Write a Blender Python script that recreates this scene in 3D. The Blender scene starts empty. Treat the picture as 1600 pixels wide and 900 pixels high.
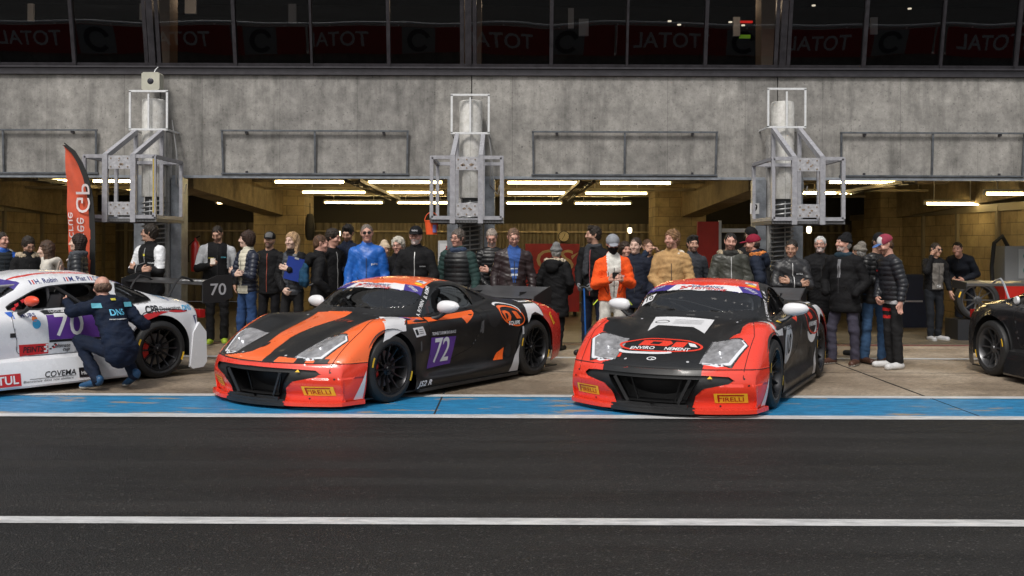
import bpy, bmesh, math, random
import numpy as np
from mathutils import Vector, Matrix
from mathutils.bvhtree import BVHTree
R = math.radians
random.seed(7); np.random.seed(7)
scene = bpy.context.scene
COL = scene.collection
# ------------------------------------------------------------ camera, sky, sun, exposure
cam_d = bpy.data.cameras.new('camera'); cam = bpy.data.objects.new('camera', cam_d); COL.objects.link(cam)
cam.location = (0, 0, 1.58); cam.rotation_euler = (R(90), -0.0036, 0)
cam_d.lens = 36; cam_d.sensor_width = 36; cam_d.shift_y = -0.04375; cam_d.clip_end = 500; cam_d.clip_start = 0.1
scene.camera = cam
world = bpy.data.worlds.new('World'); scene.world = world; world.use_nodes = True
wn = world.node_tree; bg = wn.nodes['Background']
sky = wn.nodes.new('ShaderNodeTexSky'); sky.sky_type = 'NISHITA'; sky.sun_disc = False
SUN_EL, SUN_AZ = R(52), R(200)
sky.sun_elevation = SUN_EL; sky.sun_rotation = SUN_AZ; sky.air_density = 1.6; sky.dust_density = 4.0; sky.ozone_density = 1.0
hs = wn.nodes.new('ShaderNodeHueSaturation'); hs.inputs['Saturation'].default_value = 0.35
wn.links.new(sky.outputs[0], hs.inputs['Color']); wn.links.new(hs.outputs[0], bg.inputs[0])
bg.inputs[1].default_value = 0.085
sd = bpy.data.lights.new('sun', 'SUN'); sd.energy = 1.4; sd.angle = R(12); sd.color = (1, .96, .9)
sun = bpy.data.objects.new('sun', sd); COL.objects.link(sun)
# direction towards the sun: azimuth measured from +Y clockwise
_d = Vector((math.sin(SUN_AZ)*math.cos(SUN_EL), math.cos(SUN_AZ)*math.cos(SUN_EL), math.sin(SUN_EL)))
sun.rotation_euler = _d.to_track_quat('Z', 'Y').to_euler()
scene.view_settings.view_transform = 'Standard'; scene.view_settings.look = 'None'
scene.view_settings.exposure = 0.62; scene.view_settings.gamma = 1; scene.view_settings.use_curve_mapping = False

# ------------------------------------------------------------ materials
_mc = {}
def nodes(m):
    return m.node_tree.nodes, m.node_tree.links
def srgb(h):
    h = h.lstrip('#'); c = [int(h[i:i+2], 16)/255 for i in (0, 2, 4)]
    return tuple(((x+.055)/1.055)**2.4 if x > .04045 else x/12.92 for x in c)
def mat(name, col, rough=.5, metal=0., spec=.5, coat=0., noise=0., nscale=6., bump=0., bscale=60., emit=0., stretch=None, sheen=0., detail=6):
    """principled material with a noise break-up of colour, roughness and normal"""
    if name in _mc: return _mc[name]
    m = bpy.data.materials.new(name); m.use_nodes = True; N, L = nodes(m); b = N['Principled BSDF']
    b.inputs['Base Color'].default_value = (*col, 1); b.inputs['Roughness'].default_value = rough
    b.inputs['Metallic'].default_value = metal; b.inputs['Specular IOR Level'].default_value = spec
    b.inputs['Coat Weight'].default_value = coat; b.inputs['Coat Roughness'].default_value = .06
    if sheen: b.inputs['Sheen Weight'].default_value = sheen; b.inputs['Sheen Roughness'].default_value = .4
    if emit: b.inputs['Emission Color'].default_value = (*col, 1); b.inputs['Emission Strength'].default_value = emit
    tc = N.new('ShaderNodeTexCoord'); mp = N.new('ShaderNodeMapping'); L.new(tc.outputs['Object'], mp.inputs[0])
    if stretch: mp.inputs['Scale'].default_value = stretch
    if noise:
        n = N.new('ShaderNodeTexNoise'); n.inputs['Scale'].default_value = nscale; n.inputs['Detail'].default_value = detail
        n.inputs['Roughness'].default_value = .65; L.new(mp.outputs[0], n.inputs[0])
        r = N.new('ShaderNodeMapRange'); r.inputs[1].default_value = .3; r.inputs[2].default_value = .7
        r.inputs[3].default_value = 1-noise; r.inputs[4].default_value = 1+noise; L.new(n.outputs[0], r.inputs[0])
        mx = N.new('ShaderNodeVectorMath'); mx.operation = 'SCALE'; mx.inputs[0].default_value = col
        L.new(r.outputs[0], mx.inputs['Scale']); L.new(mx.outputs[0], b.inputs['Base Color'])
        r2 = N.new('ShaderNodeMapRange'); r2.inputs[1].default_value = .3; r2.inputs[2].default_value = .7
        r2.inputs[3].default_value = max(.02, rough*(1-noise*.6)); r2.inputs[4].default_value = min(1, rough*(1+noise*.6))
        L.new(n.outputs[0], r2.inputs[0]); L.new(r2.outputs[0], b.inputs['Roughness'])
    if bump:
        n2 = N.new('ShaderNodeTexNoise'); n2.inputs['Scale'].default_value = bscale; n2.inputs['Detail'].default_value = 4
        L.new(mp.outputs[0], n2.inputs[0]); bp = N.new('ShaderNodeBump'); bp.inputs['Strength'].default_value = bump
        bp.inputs['Distance'].default_value = .01; L.new(n2.outputs[0], bp.inputs['Height']); L.new(bp.outputs[0], b.inputs['Normal'])
    _mc[name] = m; return m

def ramp(N, L, src, stops):
    r = N.new('ShaderNodeValToRGB'); e = r.color_ramp.elements
    while len(e) < len(stops): e.new(.5)
    for i, (p, c) in enumerate(stops):
        e[i].position = p; e[i].color = (*c, 1) if len(c) == 3 else c
    L.new(src, r.inputs[0]); return r.outputs[0]
def tex(N, L, kind, vec, scale, detail=6, rough=.6, dist=0):
    n = N.new('ShaderNodeTex'+kind); L.new(vec, n.inputs[0]); n.inputs['Scale'].default_value = scale
    if kind == 'Noise':
        n.inputs['Detail'].default_value = detail; n.inputs['Roughness'].default_value = rough; n.inputs['Distortion'].default_value = dist
    return n
def mixc(N, L, f, a, b, mode='MIX'):
    m = N.new('ShaderNodeMix'); m.data_type = 'RGBA'; m.blend_type = mode
    for s, v in ((0, f), (6, a), (7, b)):
        if hasattr(v, 'links'): L.new(v, m.inputs[s])
        elif s == 0: m.inputs[0].default_value = v
        else: m.inputs[s].default_value = (*v, 1)
    return m.outputs[2]
def mmath(N, L, op, a, b=None, clamp=False):
    m = N.new('ShaderNodeMath'); m.operation = op; m.use_clamp = clamp
    for i, v in enumerate((a, b)):
        if v is None: continue
        if hasattr(v, 'links'): L.new(v, m.inputs[i])
        else: m.inputs[i].default_value = v
    return m.outputs[0]
def base(name, rough=.6, coord='Object', scale=(1, 1, 1)):
    m = bpy.data.materials.new(name); m.use_nodes = True; N, L = nodes(m); b = N['Principled BSDF']
    b.inputs['Roughness'].default_value = rough
    tc = N.new('ShaderNodeTexCoord'); mp = N.new('ShaderNodeMapping'); mp.inputs['Scale'].default_value = scale
    L.new(tc.outputs[coord], mp.inputs[0]); _mc[name] = m
    return m, N, L, b, mp.outputs[0]
def split_loose(o):
    """gives every separate piece of a mesh an object of its own"""
    bm = bmesh.new(); bm.from_mesh(o.data); bm.verts.ensure_lookup_table(); seen = set(); isl = []
    for v in bm.verts:
        if v.index in seen: continue
        st = [v]; seen.add(v.index); cur = []
        while st:
            w = st.pop(); cur.append(w.index)
            for e in w.link_edges:
                x = e.other_vert(w)
                if x.index not in seen: seen.add(x.index); st.append(x)
        isl.append(set(cur))
    if len(isl) < 2: bm.free(); return
    for k in isl:
        b2 = bm.copy(); b2.verts.ensure_lookup_table(); bmesh.ops.delete(b2, geom=[v for v in b2.verts if v.index not in k], context='VERTS')
        me = bpy.data.meshes.new(o.name.split('.')[0]); b2.to_mesh(me); b2.free()
        for m in o.data.materials: me.materials.append(m)
        c = bpy.data.objects.new(o.name.split('.')[0], me); COL.objects.link(c); c.parent = o.parent; c.matrix_parent_inverse = o.matrix_parent_inverse; c.location = o.location; c.rotation_euler = o.rotation_euler
        for q in o.keys(): c[q] = o[q]
    bm.free(); bpy.data.objects.remove(o)
def setbump(N, L, b, h, strength, dist=.01):
    bp = N.new('ShaderNodeBump'); bp.inputs['Strength'].default_value = strength; bp.inputs['Distance'].default_value = dist
    L.new(h, bp.inputs['Height']); L.new(bp.outputs[0], b.inputs['Normal'])

# asphalt
def m_asphalt():
    m, N, L, b, v = base('asphalt', .5)
    big = tex(N, L, 'Noise', v, .35, 4).outputs[0]
    mp2 = N.new('ShaderNodeMapping'); mp2.inputs['Scale'].default_value = (.12, 1.6, 1); L.new(v, mp2.inputs[0])
    streak = tex(N, L, 'Noise', mp2.outputs[0], 1.6, 5).outputs[0]
    c = ramp(N, L, big, [(.3, (.0035, .0035, .0037)), (.7, (.008, .0078, .0075))]); b.inputs['Specular IOR Level'].default_value = .22
    c = mixc(N, L, mmath(N, L, 'MULTIPLY', ramp(N, L, streak, [(.42, (0,)*3), (.66, (1,)*3)]), .7), c, (.030, .0275, .026))
    vo = tex(N, L, 'Voronoi', v, 95)
    sp = ramp(N, L, tex(N, L, 'Noise', v, 95, 4, .85).outputs[0], [(.51, (0,)*3), (.60, (1,)*3)])
    c = mixc(N, L, mmath(N, L, 'MULTIPLY', sp, .85), c, (.056, .055, .053))
    st = ramp(N, L, vo.outputs['Color'], [(.80, (0,)*3), (.95, (1,)*3)])
    c = mixc(N, L, mmath(N, L, 'MULTIPLY', st, .45), c, (.17, .16, .15))
    L.new(c, b.inputs['Base Color'])
    L.new(ramp(N, L, streak, [(.35, (.50,)*3), (.7, (.80,)*3)]), b.inputs['Roughness'])
    h = mmath(N, L, 'ADD', vo.outputs['Distance'], tex(N, L, 'Noise', v, 150, 2).outputs[0])
    setbump(N, L, b, h, .8, .012); return m
def m_ground_concrete():
    m, N, L, b, v = base('apron_concrete', .7)
    big = tex(N, L, 'Noise', v, .5, 6).outputs[0]
    mp2 = N.new('ShaderNodeMapping'); mp2.inputs['Scale'].default_value = (.45, 1.5, 1); L.new(v, mp2.inputs[0])
    st = tex(N, L, 'Noise', mp2.outputs[0], 1.5, 8, .75).outputs[0]
    c = ramp(N, L, big, [(.30, (.12, .092, .064)), (.5, (.215, .17, .125)), (.68, (.34, .285, .22))])
    c = mixc(N, L, mmath(N, L, 'MULTIPLY', ramp(N, L, st, [(.50, (0,)*3), (.66, (1,)*3)]), .6), c, (.07, .052, .036)); b.inputs['Specular IOR Level'].default_value = .3
    mp3 = N.new('ShaderNodeMapping'); mp3.inputs['Scale'].default_value = (.5, 1.6, 1); L.new(v, mp3.inputs[0]); fine = tex(N, L, 'Noise', mp3.outputs[0], 30, 6, .8).outputs[0]
    c = mixc(N, L, .95, c, ramp(N, L, fine, [(.36, (.22,)*3), (.62, (.85,)*3)]), 'OVERLAY')
    L.new(c, b.inputs['Base Color']); L.new(ramp(N, L, big, [(.3, (.35,)*3), (.6, (.75,)*3)]), b.inputs['Roughness'])
    setbump(N, L, b, fine, .4, .01); return m
def m_painted(name, col, wear_to, thr=.62):
    m, N, L, b, v = base(name, .45)
    mp2 = N.new('ShaderNodeMapping'); mp2.inputs['Scale'].default_value = (.8, 3.0, 1); L.new(v, mp2.inputs[0])
    n = tex(N, L, 'Noise', mp2.outputs[0], 1.5, 8, .68).outputs[0]
    n2 = tex(N, L, 'Noise', mp2.outputs[0], 5, 8, .7).outputs[0]
    dark = tuple(x*.5 for x in col)
    c = mixc(N, L, ramp(N, L, n2, [(.38, (0,)*3), (.66, (1,)*3)]), col, dark)
    w = ramp(N, L, n, [(thr, (0,)*3), (thr+.02, (1,)*3)])
    c = mixc(N, L, w, c, wear_to)
    g = tex(N, L, 'Noise', v, 90, 3, .7).outputs[0]
    c = mixc(N, L, ramp(N, L, g, [(.6, (0,)*3), (.68, (.55,)*3)]), c, tuple(x*.35 for x in col))
    L.new(c, b.inputs['Base Color']); L.new(ramp(N, L, n2, [(.3, (.3,)*3), (.7, (.6,)*3)]), b.inputs['Roughness'])
    setbump(N, L, b, g, .3, .006); return m
def m_concrete_wall(name, a, c2, warm=0):
    m, N, L, b, v = base(name, .85)
    big = tex(N, L, 'Noise', v, .8, 8, .68).outputs[0]
    mp2 = N.new('ShaderNodeMapping'); mp2.inputs['Scale'].default_value = (1.8, 1, .22); L.new(v, mp2.inputs[0])
    drip = tex(N, L, 'Noise', mp2.outputs[0], 2.0, 7, .7).outputs[0]
    c = ramp(N, L, big, [(.25, a), (.75, c2)])
    c = mixc(N, L, mmath(N, L, 'MULTIPLY', ramp(N, L, drip, [(.47, (0,)*3), (.72, (1,)*3)]), .65), c, tuple(x*.42 for x in a))
    mid = tex(N, L, 'Noise', v, 5.5, 8, .75).outputs[0]
    c = mixc(N, L, .85, c, ramp(N, L, mid, [(.3, (.3,)*3), (.7, (.72,)*3)]), 'OVERLAY')
    sp = tex(N, L, 'Noise', v, 24, 5, .8).outputs[0]
    c = mixc(N, L, mmath(N, L, 'MULTIPLY', ramp(N, L, sp, [(.58, (0,)*3), (.66, (1,)*3)]), .7), c, tuple(x*.4 for x in a))
    sx = N.new("ShaderNodeSeparateXYZ"); L.new(v, sx.inputs[0]); cb = N.new('ShaderNodeCombineXYZ'); L.new(sx.outputs[0], cb.inputs[0]); L.new(sx.outputs[2], cb.inputs[1])
    br = N.new('ShaderNodeTexBrick'); L.new(cb.outputs[0], br.inputs[0]); br.offset = 0; br.inputs['Scale'].default_value = 1; br.inputs['Brick Width'].default_value = 1.235; br.inputs['Row Height'].default_value = 2.2; br.inputs['Mortar Size'].default_value = .006; br.inputs['Mortar Smooth'].default_value = .6
    br.inputs['Color1'].default_value = (1, 1, 1, 1); br.inputs['Color2'].default_value = (.84, .84, .85, 1); br.inputs['Mortar'].default_value = (.62, .62, .62, 1)
    c = mixc(N, L, 1.0, c, br.outputs[0], 'MULTIPLY')
    vt = tex(N, L, 'Voronoi', cb.outputs[0], 1.7); vt.inputs['Randomness'].default_value = .35; hole = ramp(N, L, vt.outputs['Distance'], [(.022, (1,)*3), (.03, (0,)*3)])
    c = mixc(N, L, mmath(N, L, 'MULTIPLY', hole, .7), c, tuple(x*.3 for x in a))
    L.new(c, b.inputs['Base Color']); setbump(N, L, b, mid, .35, .02); return m
def m_block(name, c1, c2, mortar):
    m, N, L, b, v = base(name, .9)
    # block courses run along the wall: use x+y as the horizontal coordinate
    sx = N.new('ShaderNodeSeparateXYZ'); L.new(v, sx.inputs[0]); cb = N.new('ShaderNodeCombineXYZ')
    L.new(mmath(N, L, 'ADD', sx.outputs[0], sx.outputs[1]), cb.inputs[0]); L.new(sx.outputs[2], cb.inputs[1])
    br = N.new('ShaderNodeTexBrick'); L.new(cb.outputs[0], br.inputs[0])
    br.inputs['Color1'].default_value = (*c1, 1); br.inputs['Color2'].default_value = (*c2, 1); br.inputs['Mortar'].default_value = (*mortar, 1)
    br.inputs['Scale'].default_value = 1; br.inputs['Brick Width'].default_value = .5; br.inputs['Row Height'].default_value = .22; br.inputs['Mortar Size'].default_value = .008
    n = tex(N, L, 'Noise', v, 3, 7, .7).outputs[0]
    c = mixc(N, L, .8, br.outputs[0], ramp(N, L, n, [(.3, (.3,)*3), (.7, (.75,)*3)]), 'OVERLAY')
    L.new(c, b.inputs['Base Color']); setbump(N, L, b, br.outputs['Fac'], -.5, .01); return m

# ------------------------------------------------------------ geometry helper
class G:
    def __init__(s): s.V = []; s.F = []; s.M = []
    def add(s, vs, fs, m=0, X=None):
        o = len(s.V)
        for v in vs: s.V.append(tuple(X @ Vector(v)) if X else tuple(v))
        for f in fs: s.F.append([i+o for i in f]); s.M.append(m)
        return s
    def box(s, x0, x1, y0, y1, z0, z1, m=0, X=None):
        vs = [(x, y, z) for z in (z0, z1) for y in (y0, y1) for x in (x0, x1)]
        return s.add(vs, [(0, 2, 3, 1), (4, 5, 7, 6), (0, 1, 5, 4), (2, 6, 7, 3), (0, 4, 6, 2), (1, 3, 7, 5)], m, X)
    def bar(s, p, q, w, h=None, m=0, up=(0, 0, 1)):
        """rectangular bar from p to q"""
        h = h or w; p = Vector(p); q = Vector(q); d = (q-p).normalized(); u = Vector(up)
        if abs(d.dot(u)) > .95: u = Vector((0, 1, 0))
        a = d.cross(u).normalized(); c = a.cross(d).normalized()
        vs = [r+a*sa*w/2+c*sc*h/2 for r in (p, q) for sa, sc in ((-1, -1), (1, -1), (1, 1), (-1, 1))]
        return s.add(vs, [(3, 2, 1, 0), (4, 5, 6, 7), (0, 1, 5, 4), (1, 2, 6, 5), (2, 3, 7, 6), (3, 0, 4, 7)], m)
    def tube(s, pts, r, n=8, m=0, cap=True, closed=False):
        pts = [Vector(p) for p in pts]; k = len(pts); rr = r if hasattr(r, '__len__') else [r]*k; vs = []; prev = None
        for i, p in enumerate(pts):
            if closed: d = pts[(i+1) % k]-pts[i-1]
            else: d = pts[min(i+1, k-1)]-pts[max(i-1, 0)]
            d.normalize(); u = prev if prev else (Vector((0, 0, 1)) if abs(d.z) < .9 else Vector((1, 0, 0)))
            a = d.cross(u).normalized(); c = a.cross(d).normalized(); prev = c
            for j in range(n):
                t = 2*math.pi*j/n; vs.append(p+(a*math.cos(t)+c*math.sin(t))*rr[i])
        fs = []; seg = k if closed else k-1
        for i in range(seg):
            for j in range(n):
                i2 = (i+1) % k; fs.append((i*n+j, i*n+(j+1) % n, i2*n+(j+1) % n, i2*n+j))
        if cap and not closed: fs.append(tuple(range(n))[::-1]); fs.append(tuple((k-1)*n+j for j in range(n)))
        return s.add(vs, fs, m)
    def lathe(s, prof, n=32, m=0, X=None, axis='z', closed=False):
        """profile of (r, h) about an axis"""
        vs = []
        for r, h in prof:
            for j in range(n):
                t = 2*math.pi*j/n; c, q = r*math.cos(t), r*math.sin(t)
                vs.append((c, q, h) if axis == 'z' else ((h, c, q) if axis == 'x' else (q, h, c)))
        k = len(prof); fs = []
        for i in range(k if closed else k-1):
            i2 = (i+1) % k
            for j in range(n): fs.append((i*n+j, i*n+(j+1) % n, i2*n+(j+1) % n, i2*n+j))
        return s.add(vs, fs, m, X)
    def prism(s, poly, x0, x1, m=0, X=None, axis='x'):
        n = len(poly)
        f = {'x': lambda a, p: (a, p[0], p[1]), 'y': lambda a, p: (p[0], a, p[1]), 'z': lambda a, p: (p[0], p[1], a)}[axis]
        vs = [f(x0, p) for p in poly]+[f(x1, p) for p in poly]
        return s.add(vs, [tuple(range(n))[::-1], tuple(range(n, 2*n))]+[(i, (i+1) % n, n+(i+1) % n, n+i) for i in range(n)], m, X)
    def build(s, name, mats, parent=None, smooth=40, fixn=True):
        if not isinstance(mats, (list, tuple)): mats = [mats]
        me = bpy.data.meshes.new(name); me.from_pydata(s.V, [], s.F)
        for m in mats: me.materials.append(m)
        me.polygons.foreach_set('material_index', s.M)
        if fixn:
            bm = bmesh.new(); bm.from_mesh(me); bmesh.ops.recalc_face_normals(bm, faces=bm.faces); bm.to_mesh(me); bm.free()
        if smooth:
            me.shade_smooth(); me.set_sharp_from_angle(angle=R(smooth))
        me.update()
        o = bpy.data.objects.new(name, me); COL.objects.link(o); o.parent = parent
        return o
def npmesh(name, V, F, mats, mi=None, parent=None, smooth=True, angle=None):
    if not isinstance(mats, (list, tuple)): mats = [mats]
    me = bpy.data.meshes.new(name); V = np.asarray(V, dtype=np.float32); F = np.asarray(F, dtype=np.int32)
    me.vertices.add(len(V)); me.vertices.foreach_set('co', V.ravel()); k = F.shape[1]
    me.loops.add(F.size); me.loops.foreach_set('vertex_index', F.ravel())
    me.polygons.add(len(F)); me.polygons.foreach_set('loop_start', np.arange(0, F.size, k, dtype=np.int32))
    for m in mats: me.materials.append(m)
    if mi is not None: me.polygons.foreach_set('material_index', np.asarray(mi, dtype=np.int32))
    me.update(calc_edges=True); me.validate()
    if smooth:
        me.shade_smooth()
        if angle: me.set_sharp_from_angle(angle=R(angle))
    o = bpy.data.objects.new(name, me); COL.objects.link(o); o.parent = parent
    return o
def empty(name, loc=(0, 0, 0), rz=0):
    o = bpy.data.objects.new(name, None); COL.objects.link(o); o.location = loc; o.rotation_euler = (0, 0, rz); o.empty_display_size = .2
    return o
def tag(o, label=None, cat=None, group=None, kind=None):
    for k, v in (('label', label), ('category', cat), ('group', group), ('kind', kind)):
        if v: o[k] = v
    return o
def copy_tree(o, parent=None):
    c = o.copy(); COL.objects.link(c); c.parent = parent
    for k in o.children: copy_tree(k, c)
    return c
_tx = {}
def text_geo(body, size=1., italic=0., extrude=0, bold=0.):
    """glyph triangles of a word, centred, cap height about .72*size"""
    key = (body, size, italic, bold)
    if key in _tx: return _tx[key]
    cu = bpy.data.curves.new('word', 'FONT'); cu.body = body; cu.size = size; cu.shear = italic; cu.offset = bold*size
    cu.align_x = 'CENTER'; cu.align_y = 'CENTER'; cu.resolution_u = 3; cu.fill_mode = 'FRONT'
    ob = bpy.data.objects.new('word', cu); COL.objects.link(ob); dg = bpy.context.evaluated_depsgraph_get(); dg.update()
    me = ob.evaluated_get(dg).to_mesh(); bm = bmesh.new(); bm.from_mesh(me); bmesh.ops.triangulate(bm, faces=bm.faces)
    V = [(v.co.x, v.co.y) for v in bm.verts]; F = [[v.index for v in f.verts] for f in bm.faces]
    bm.free(); ob.evaluated_get(dg).to_mesh_clear(); bpy.data.objects.remove(ob); bpy.data.curves.remove(cu)
    _tx[key] = (V, F); return V, F
def flat_text(g, body, size, origin, u, v, m=0, width=None, **kw):
    """adds a word as flat letters to the geometry g: u, v are the reading and up directions"""
    V, F = text_geo(body, size, **kw); u = Vector(u).normalized(); v = Vector(v).normalized(); o = Vector(origin)
    w = max(p[0] for p in V)-min(p[0] for p in V); sx = width/w if width else 1
    g.add([o+u*p[0]*sx+v*p[1] for p in V], F, m)
# ------------------------------------------------------------ ground
def sheet(name, x0, x1, y0, y1, z, m, kind='structure', n=1):
    g = G()
    g.add([(x0, y0, z), (x1, y0, z), (x1, y1, z), (x0, y1, z)], [(0, 1, 2, 3)])
    o = g.build(name, m, smooth=0, fixn=False); o['kind'] = kind; return o
M_ASPH = m_asphalt(); M_APR = m_ground_concrete()
WH = m_painted('line_white', (.62, .62, .62), (.10, .09, .08), .66)
sheet('ground', -150, 150, -120, 120, -.012, mat('far_ground', (.05, .05, .05), .9, noise=.3))
sheet('pit_lane_asphalt', -60, 60, -30, 9.33, 0, M_ASPH)
sheet('apron', -60, 60, 9.33, 16.2, -.002, M_APR)
sheet('painted_band', -60, 60, 9.40, 10.48, .003, m_painted('band_blue', (.022, .225, .46), (.27, .22, .16), .585))
sheet('white_line', -60, 60, 9.22, 9.41, .006, WH)
sheet('white_line', -60, 60, 10.50, 10.66, .004, WH)
sheet('white_line', -60, 60, 14.08, 14.24, .003, WH)
sheet('red_line', -60, 60, 15.98, 16.10, .003, m_painted('line_red', (.22, .035, .04), (.1, .08, .07), .58))
sheet('white_line', -60, 60, 5.735, 5.875, .004, WH)
# garage floor a touch higher than the apron, with a small step
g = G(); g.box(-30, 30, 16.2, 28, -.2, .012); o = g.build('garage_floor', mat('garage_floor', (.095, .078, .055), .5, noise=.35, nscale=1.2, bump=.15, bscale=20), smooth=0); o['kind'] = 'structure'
# expansion joints and a crack in the apron
g = G(); BK = mat('joint_black', (.008, .008, .008), .9)
for x in (-14.6, -9.7, -.72, 4.3, 9.2, 14): g.box(x, x+.018, 9.42, 16.19, -.0015, .0035)
g.box(-40, 40, 12.6, 12.612, -.0015, .0008)
o = g.build('expansion_joints', BK, smooth=0); o['kind'] = 'structure'
# ------------------------------------------------------------ pit building
CONC = m_concrete_wall('concrete_facade', (.145, .14, .132), (.36, .345, .32))
CONC2 = m_concrete_wall('concrete_light', (.36, .35, .34), (.52, .51, .48))
YEL = m_concrete_wall('garage_concrete', (.26, .20, .11), (.42, .33, .19))
BLOCK = m_block('garage_block', (.36, .28, .15), (.27, .205, .11), (.18, .14, .08))
DKM = mat('window_frame_metal', (.045, .042, .048), .38, .6, noise=.25, nscale=9)
GALV = mat('galvanised', (.25, .27, .30), .5, .55, noise=.35, nscale=7, bump=.1, bscale=40)
bld = empty('pit_building', (0, 16.3, 0)); tag(bld, 'long grey concrete pit garage building with open bays below a dark glazed gallery', 'building')
YF = 16.3
def part(g, name, m, smooth=0): 
    o = g.build(name, m, None, smooth); o.parent = bld; o.matrix_parent_inverse = bld.matrix_basis.inverted() if False else Matrix.Translation((0, -YF, 0)); return o
COLX = (-15.4, -10.5, -5.6, -.65, 4.22, 9.1, 14.0)
g = G()
for a, b in zip((-22,)+COLX, COLX+(22,)): g.box(a+.008, b-.008, YF, YF+.5, 2.64, 4.24)
part(g, 'concrete_band', CONC)
g = G(); g.box(-22, 22, YF-.015, YF+.02, 2.60, 2.642); g.box(-22, 22, YF-.01, YF+.5, 2.625, 2.639); part(g, 'lower_flashing', GALV)
g = G(); g.box(-22, 22, YF+.25, YF+.49, 2.642, 4.22); part(g, 'joint_backing', BK)
# sill under the glazing
g = G(); g.box(-22, 22, YF-.05, YF+.3, 4.242, 4.275); g.box(-22, 22, YF-.02, YF+.3, 4.275, 4.35); g.box(-22, 22, YF-.06, YF+.1, 4.35, 4.375); part(g, 'window_sill', DKM)
mull = [-1100, -977, -856, -733, -610, -490, -368, -246, -124, -4, 117, 239, 368, 487, 607, 731, 860, 978, 1100, 1220, 1347, 1467, 1584, 1706, 1830, 1950, 2075, 2195, 2320, 2440, 2560]
mx = [(p-800)*YF/1600 for p in mull if -500 < p < 2100]
TOPZ, TY = 6.4, YF-.40
def tilt(x, z, off=0): 
    t = (z-4.37)/(TOPZ-4.37); return (x, YF+(TY-YF)*t+off, z)
glass = bpy.data.materials.new('gallery_glass'); glass.use_nodes = True; N, L = nodes(glass); N.remove(N['Principled BSDF'])
gl = N.new('ShaderNodeBsdfGlossy'); gl.inputs['Roughness'].default_value = .012; gl.inputs['Color'].default_value = (.9, .92, .95, 1)
tr = N.new('ShaderNodeBsdfTransparent'); tr.inputs[0].default_value = (.30, .31, .33, 1)
fr = N.new('ShaderNodeFresnel'); fr.inputs[0].default_value = 1.52
mxs = N.new('ShaderNodeMixShader'); L.new(fr.outputs[0], mxs.inputs[0]); L.new(tr.outputs[0], mxs.inputs[1]); L.new(gl.outputs[0], mxs.inputs[2]); L.new(mxs.outputs[0], N['Material Output'].inputs[0])
tc = N.new('ShaderNodeTexCoord'); nz = N.new('ShaderNodeTexNoise'); nz.inputs['Scale'].default_value = .55; nz.inputs['Detail'].default_value = 1; L.new(tc.outputs['Object'], nz.inputs[0])
bp = N.new('ShaderNodeBump'); bp.inputs['Strength'].default_value = .25; bp.inputs['Distance'].default_value = .02; L.new(nz.outputs[0], bp.inputs['Height']); L.new(bp.outputs[0], gl.inputs['Normal'])
for i, x in enumerate(mx):
    px = x/YF*1600+800; thick = min(abs(px-c) for c in (-246, 239, 731, 1220, 1706)) < 8
    w = .10 if thick else (.055 if i % 2 else .035)
    g = G(); g.bar(tilt(x, 4.36, -.02), tilt(x, TOPZ, -.02), .12, w, up=(1, 0, 0)) if False else None
    g.add([tilt(x+sx*w/2, z, o) for z in (4.372, TOPZ) for o in (-.05, .06) for sx in (-1, 1)], [(0, 1, 5, 4), (2, 6, 7, 3), (0, 4, 6, 2), (1, 3, 7, 5), (0, 2, 3, 1), (4, 5, 7, 6)])
    if thick:
        for s in (-1, 1):
            xx = x+s*.10; g.add([tilt(xx+sx*.03, z, o) for z in (4.372, TOPZ) for o in (-.02, .05) for sx in (-1, 1)], [(0, 1, 5, 4), (2, 6, 7, 3), (0, 4, 6, 2), (1, 3, 7, 5), (0, 2, 3, 1), (4, 5, 7, 6)])
    part(g, 'mullion', DKM)
for a, b in zip(mx, mx[1:]):
    rot = random.uniform(-.006, .006); e = .02
    g = G(); g.add([tilt(a+e, 4.40, rot), tilt(b-e, 4.40, -rot), tilt(b-e, TOPZ, -rot), tilt(a+e, TOPZ, rot)], [(0, 1, 2, 3)])
    w_ = part(g, 'window_pane', glass)
    g = G(); g.add([tilt(x_, z_, o_) for z_ in (4.375, 4.425) for o_ in (-.03, .03) for x_ in (a+.02, b-.02)], [(0, 1, 5, 4), (2, 6, 7, 3), (0, 4, 6, 2), (1, 3, 7, 5), (0, 2, 3, 1), (4, 5, 7, 6)])
    part(g, 'pane_rail', DKM)
g = G(); g.box(-22, 22, TY-.2, YF+6, TOPZ, TOPZ+1.6); part(g, 'roof_fascia', mat('fascia', (.03, .03, .033), .5, noise=.2))
# gallery room behind the glass
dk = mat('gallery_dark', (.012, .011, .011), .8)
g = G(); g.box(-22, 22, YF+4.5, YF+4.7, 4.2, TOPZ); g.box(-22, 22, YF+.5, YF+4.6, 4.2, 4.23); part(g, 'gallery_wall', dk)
warm = mat('gallery_pillar', (.42, .30, .20), .7, noise=.1)
g = G()
for p, w in ((258, .26), (722, .07), (748, .07), (1198, .3), (1690, .3), (-230, .3)):
    X = (p-800)/1600*(YF+.7); g.box(X-w/2, X+w/2, YF+.5, YF+.9, 4.235, TOPZ-.005)
part(g, 'gallery_pillar', warm)
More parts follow.
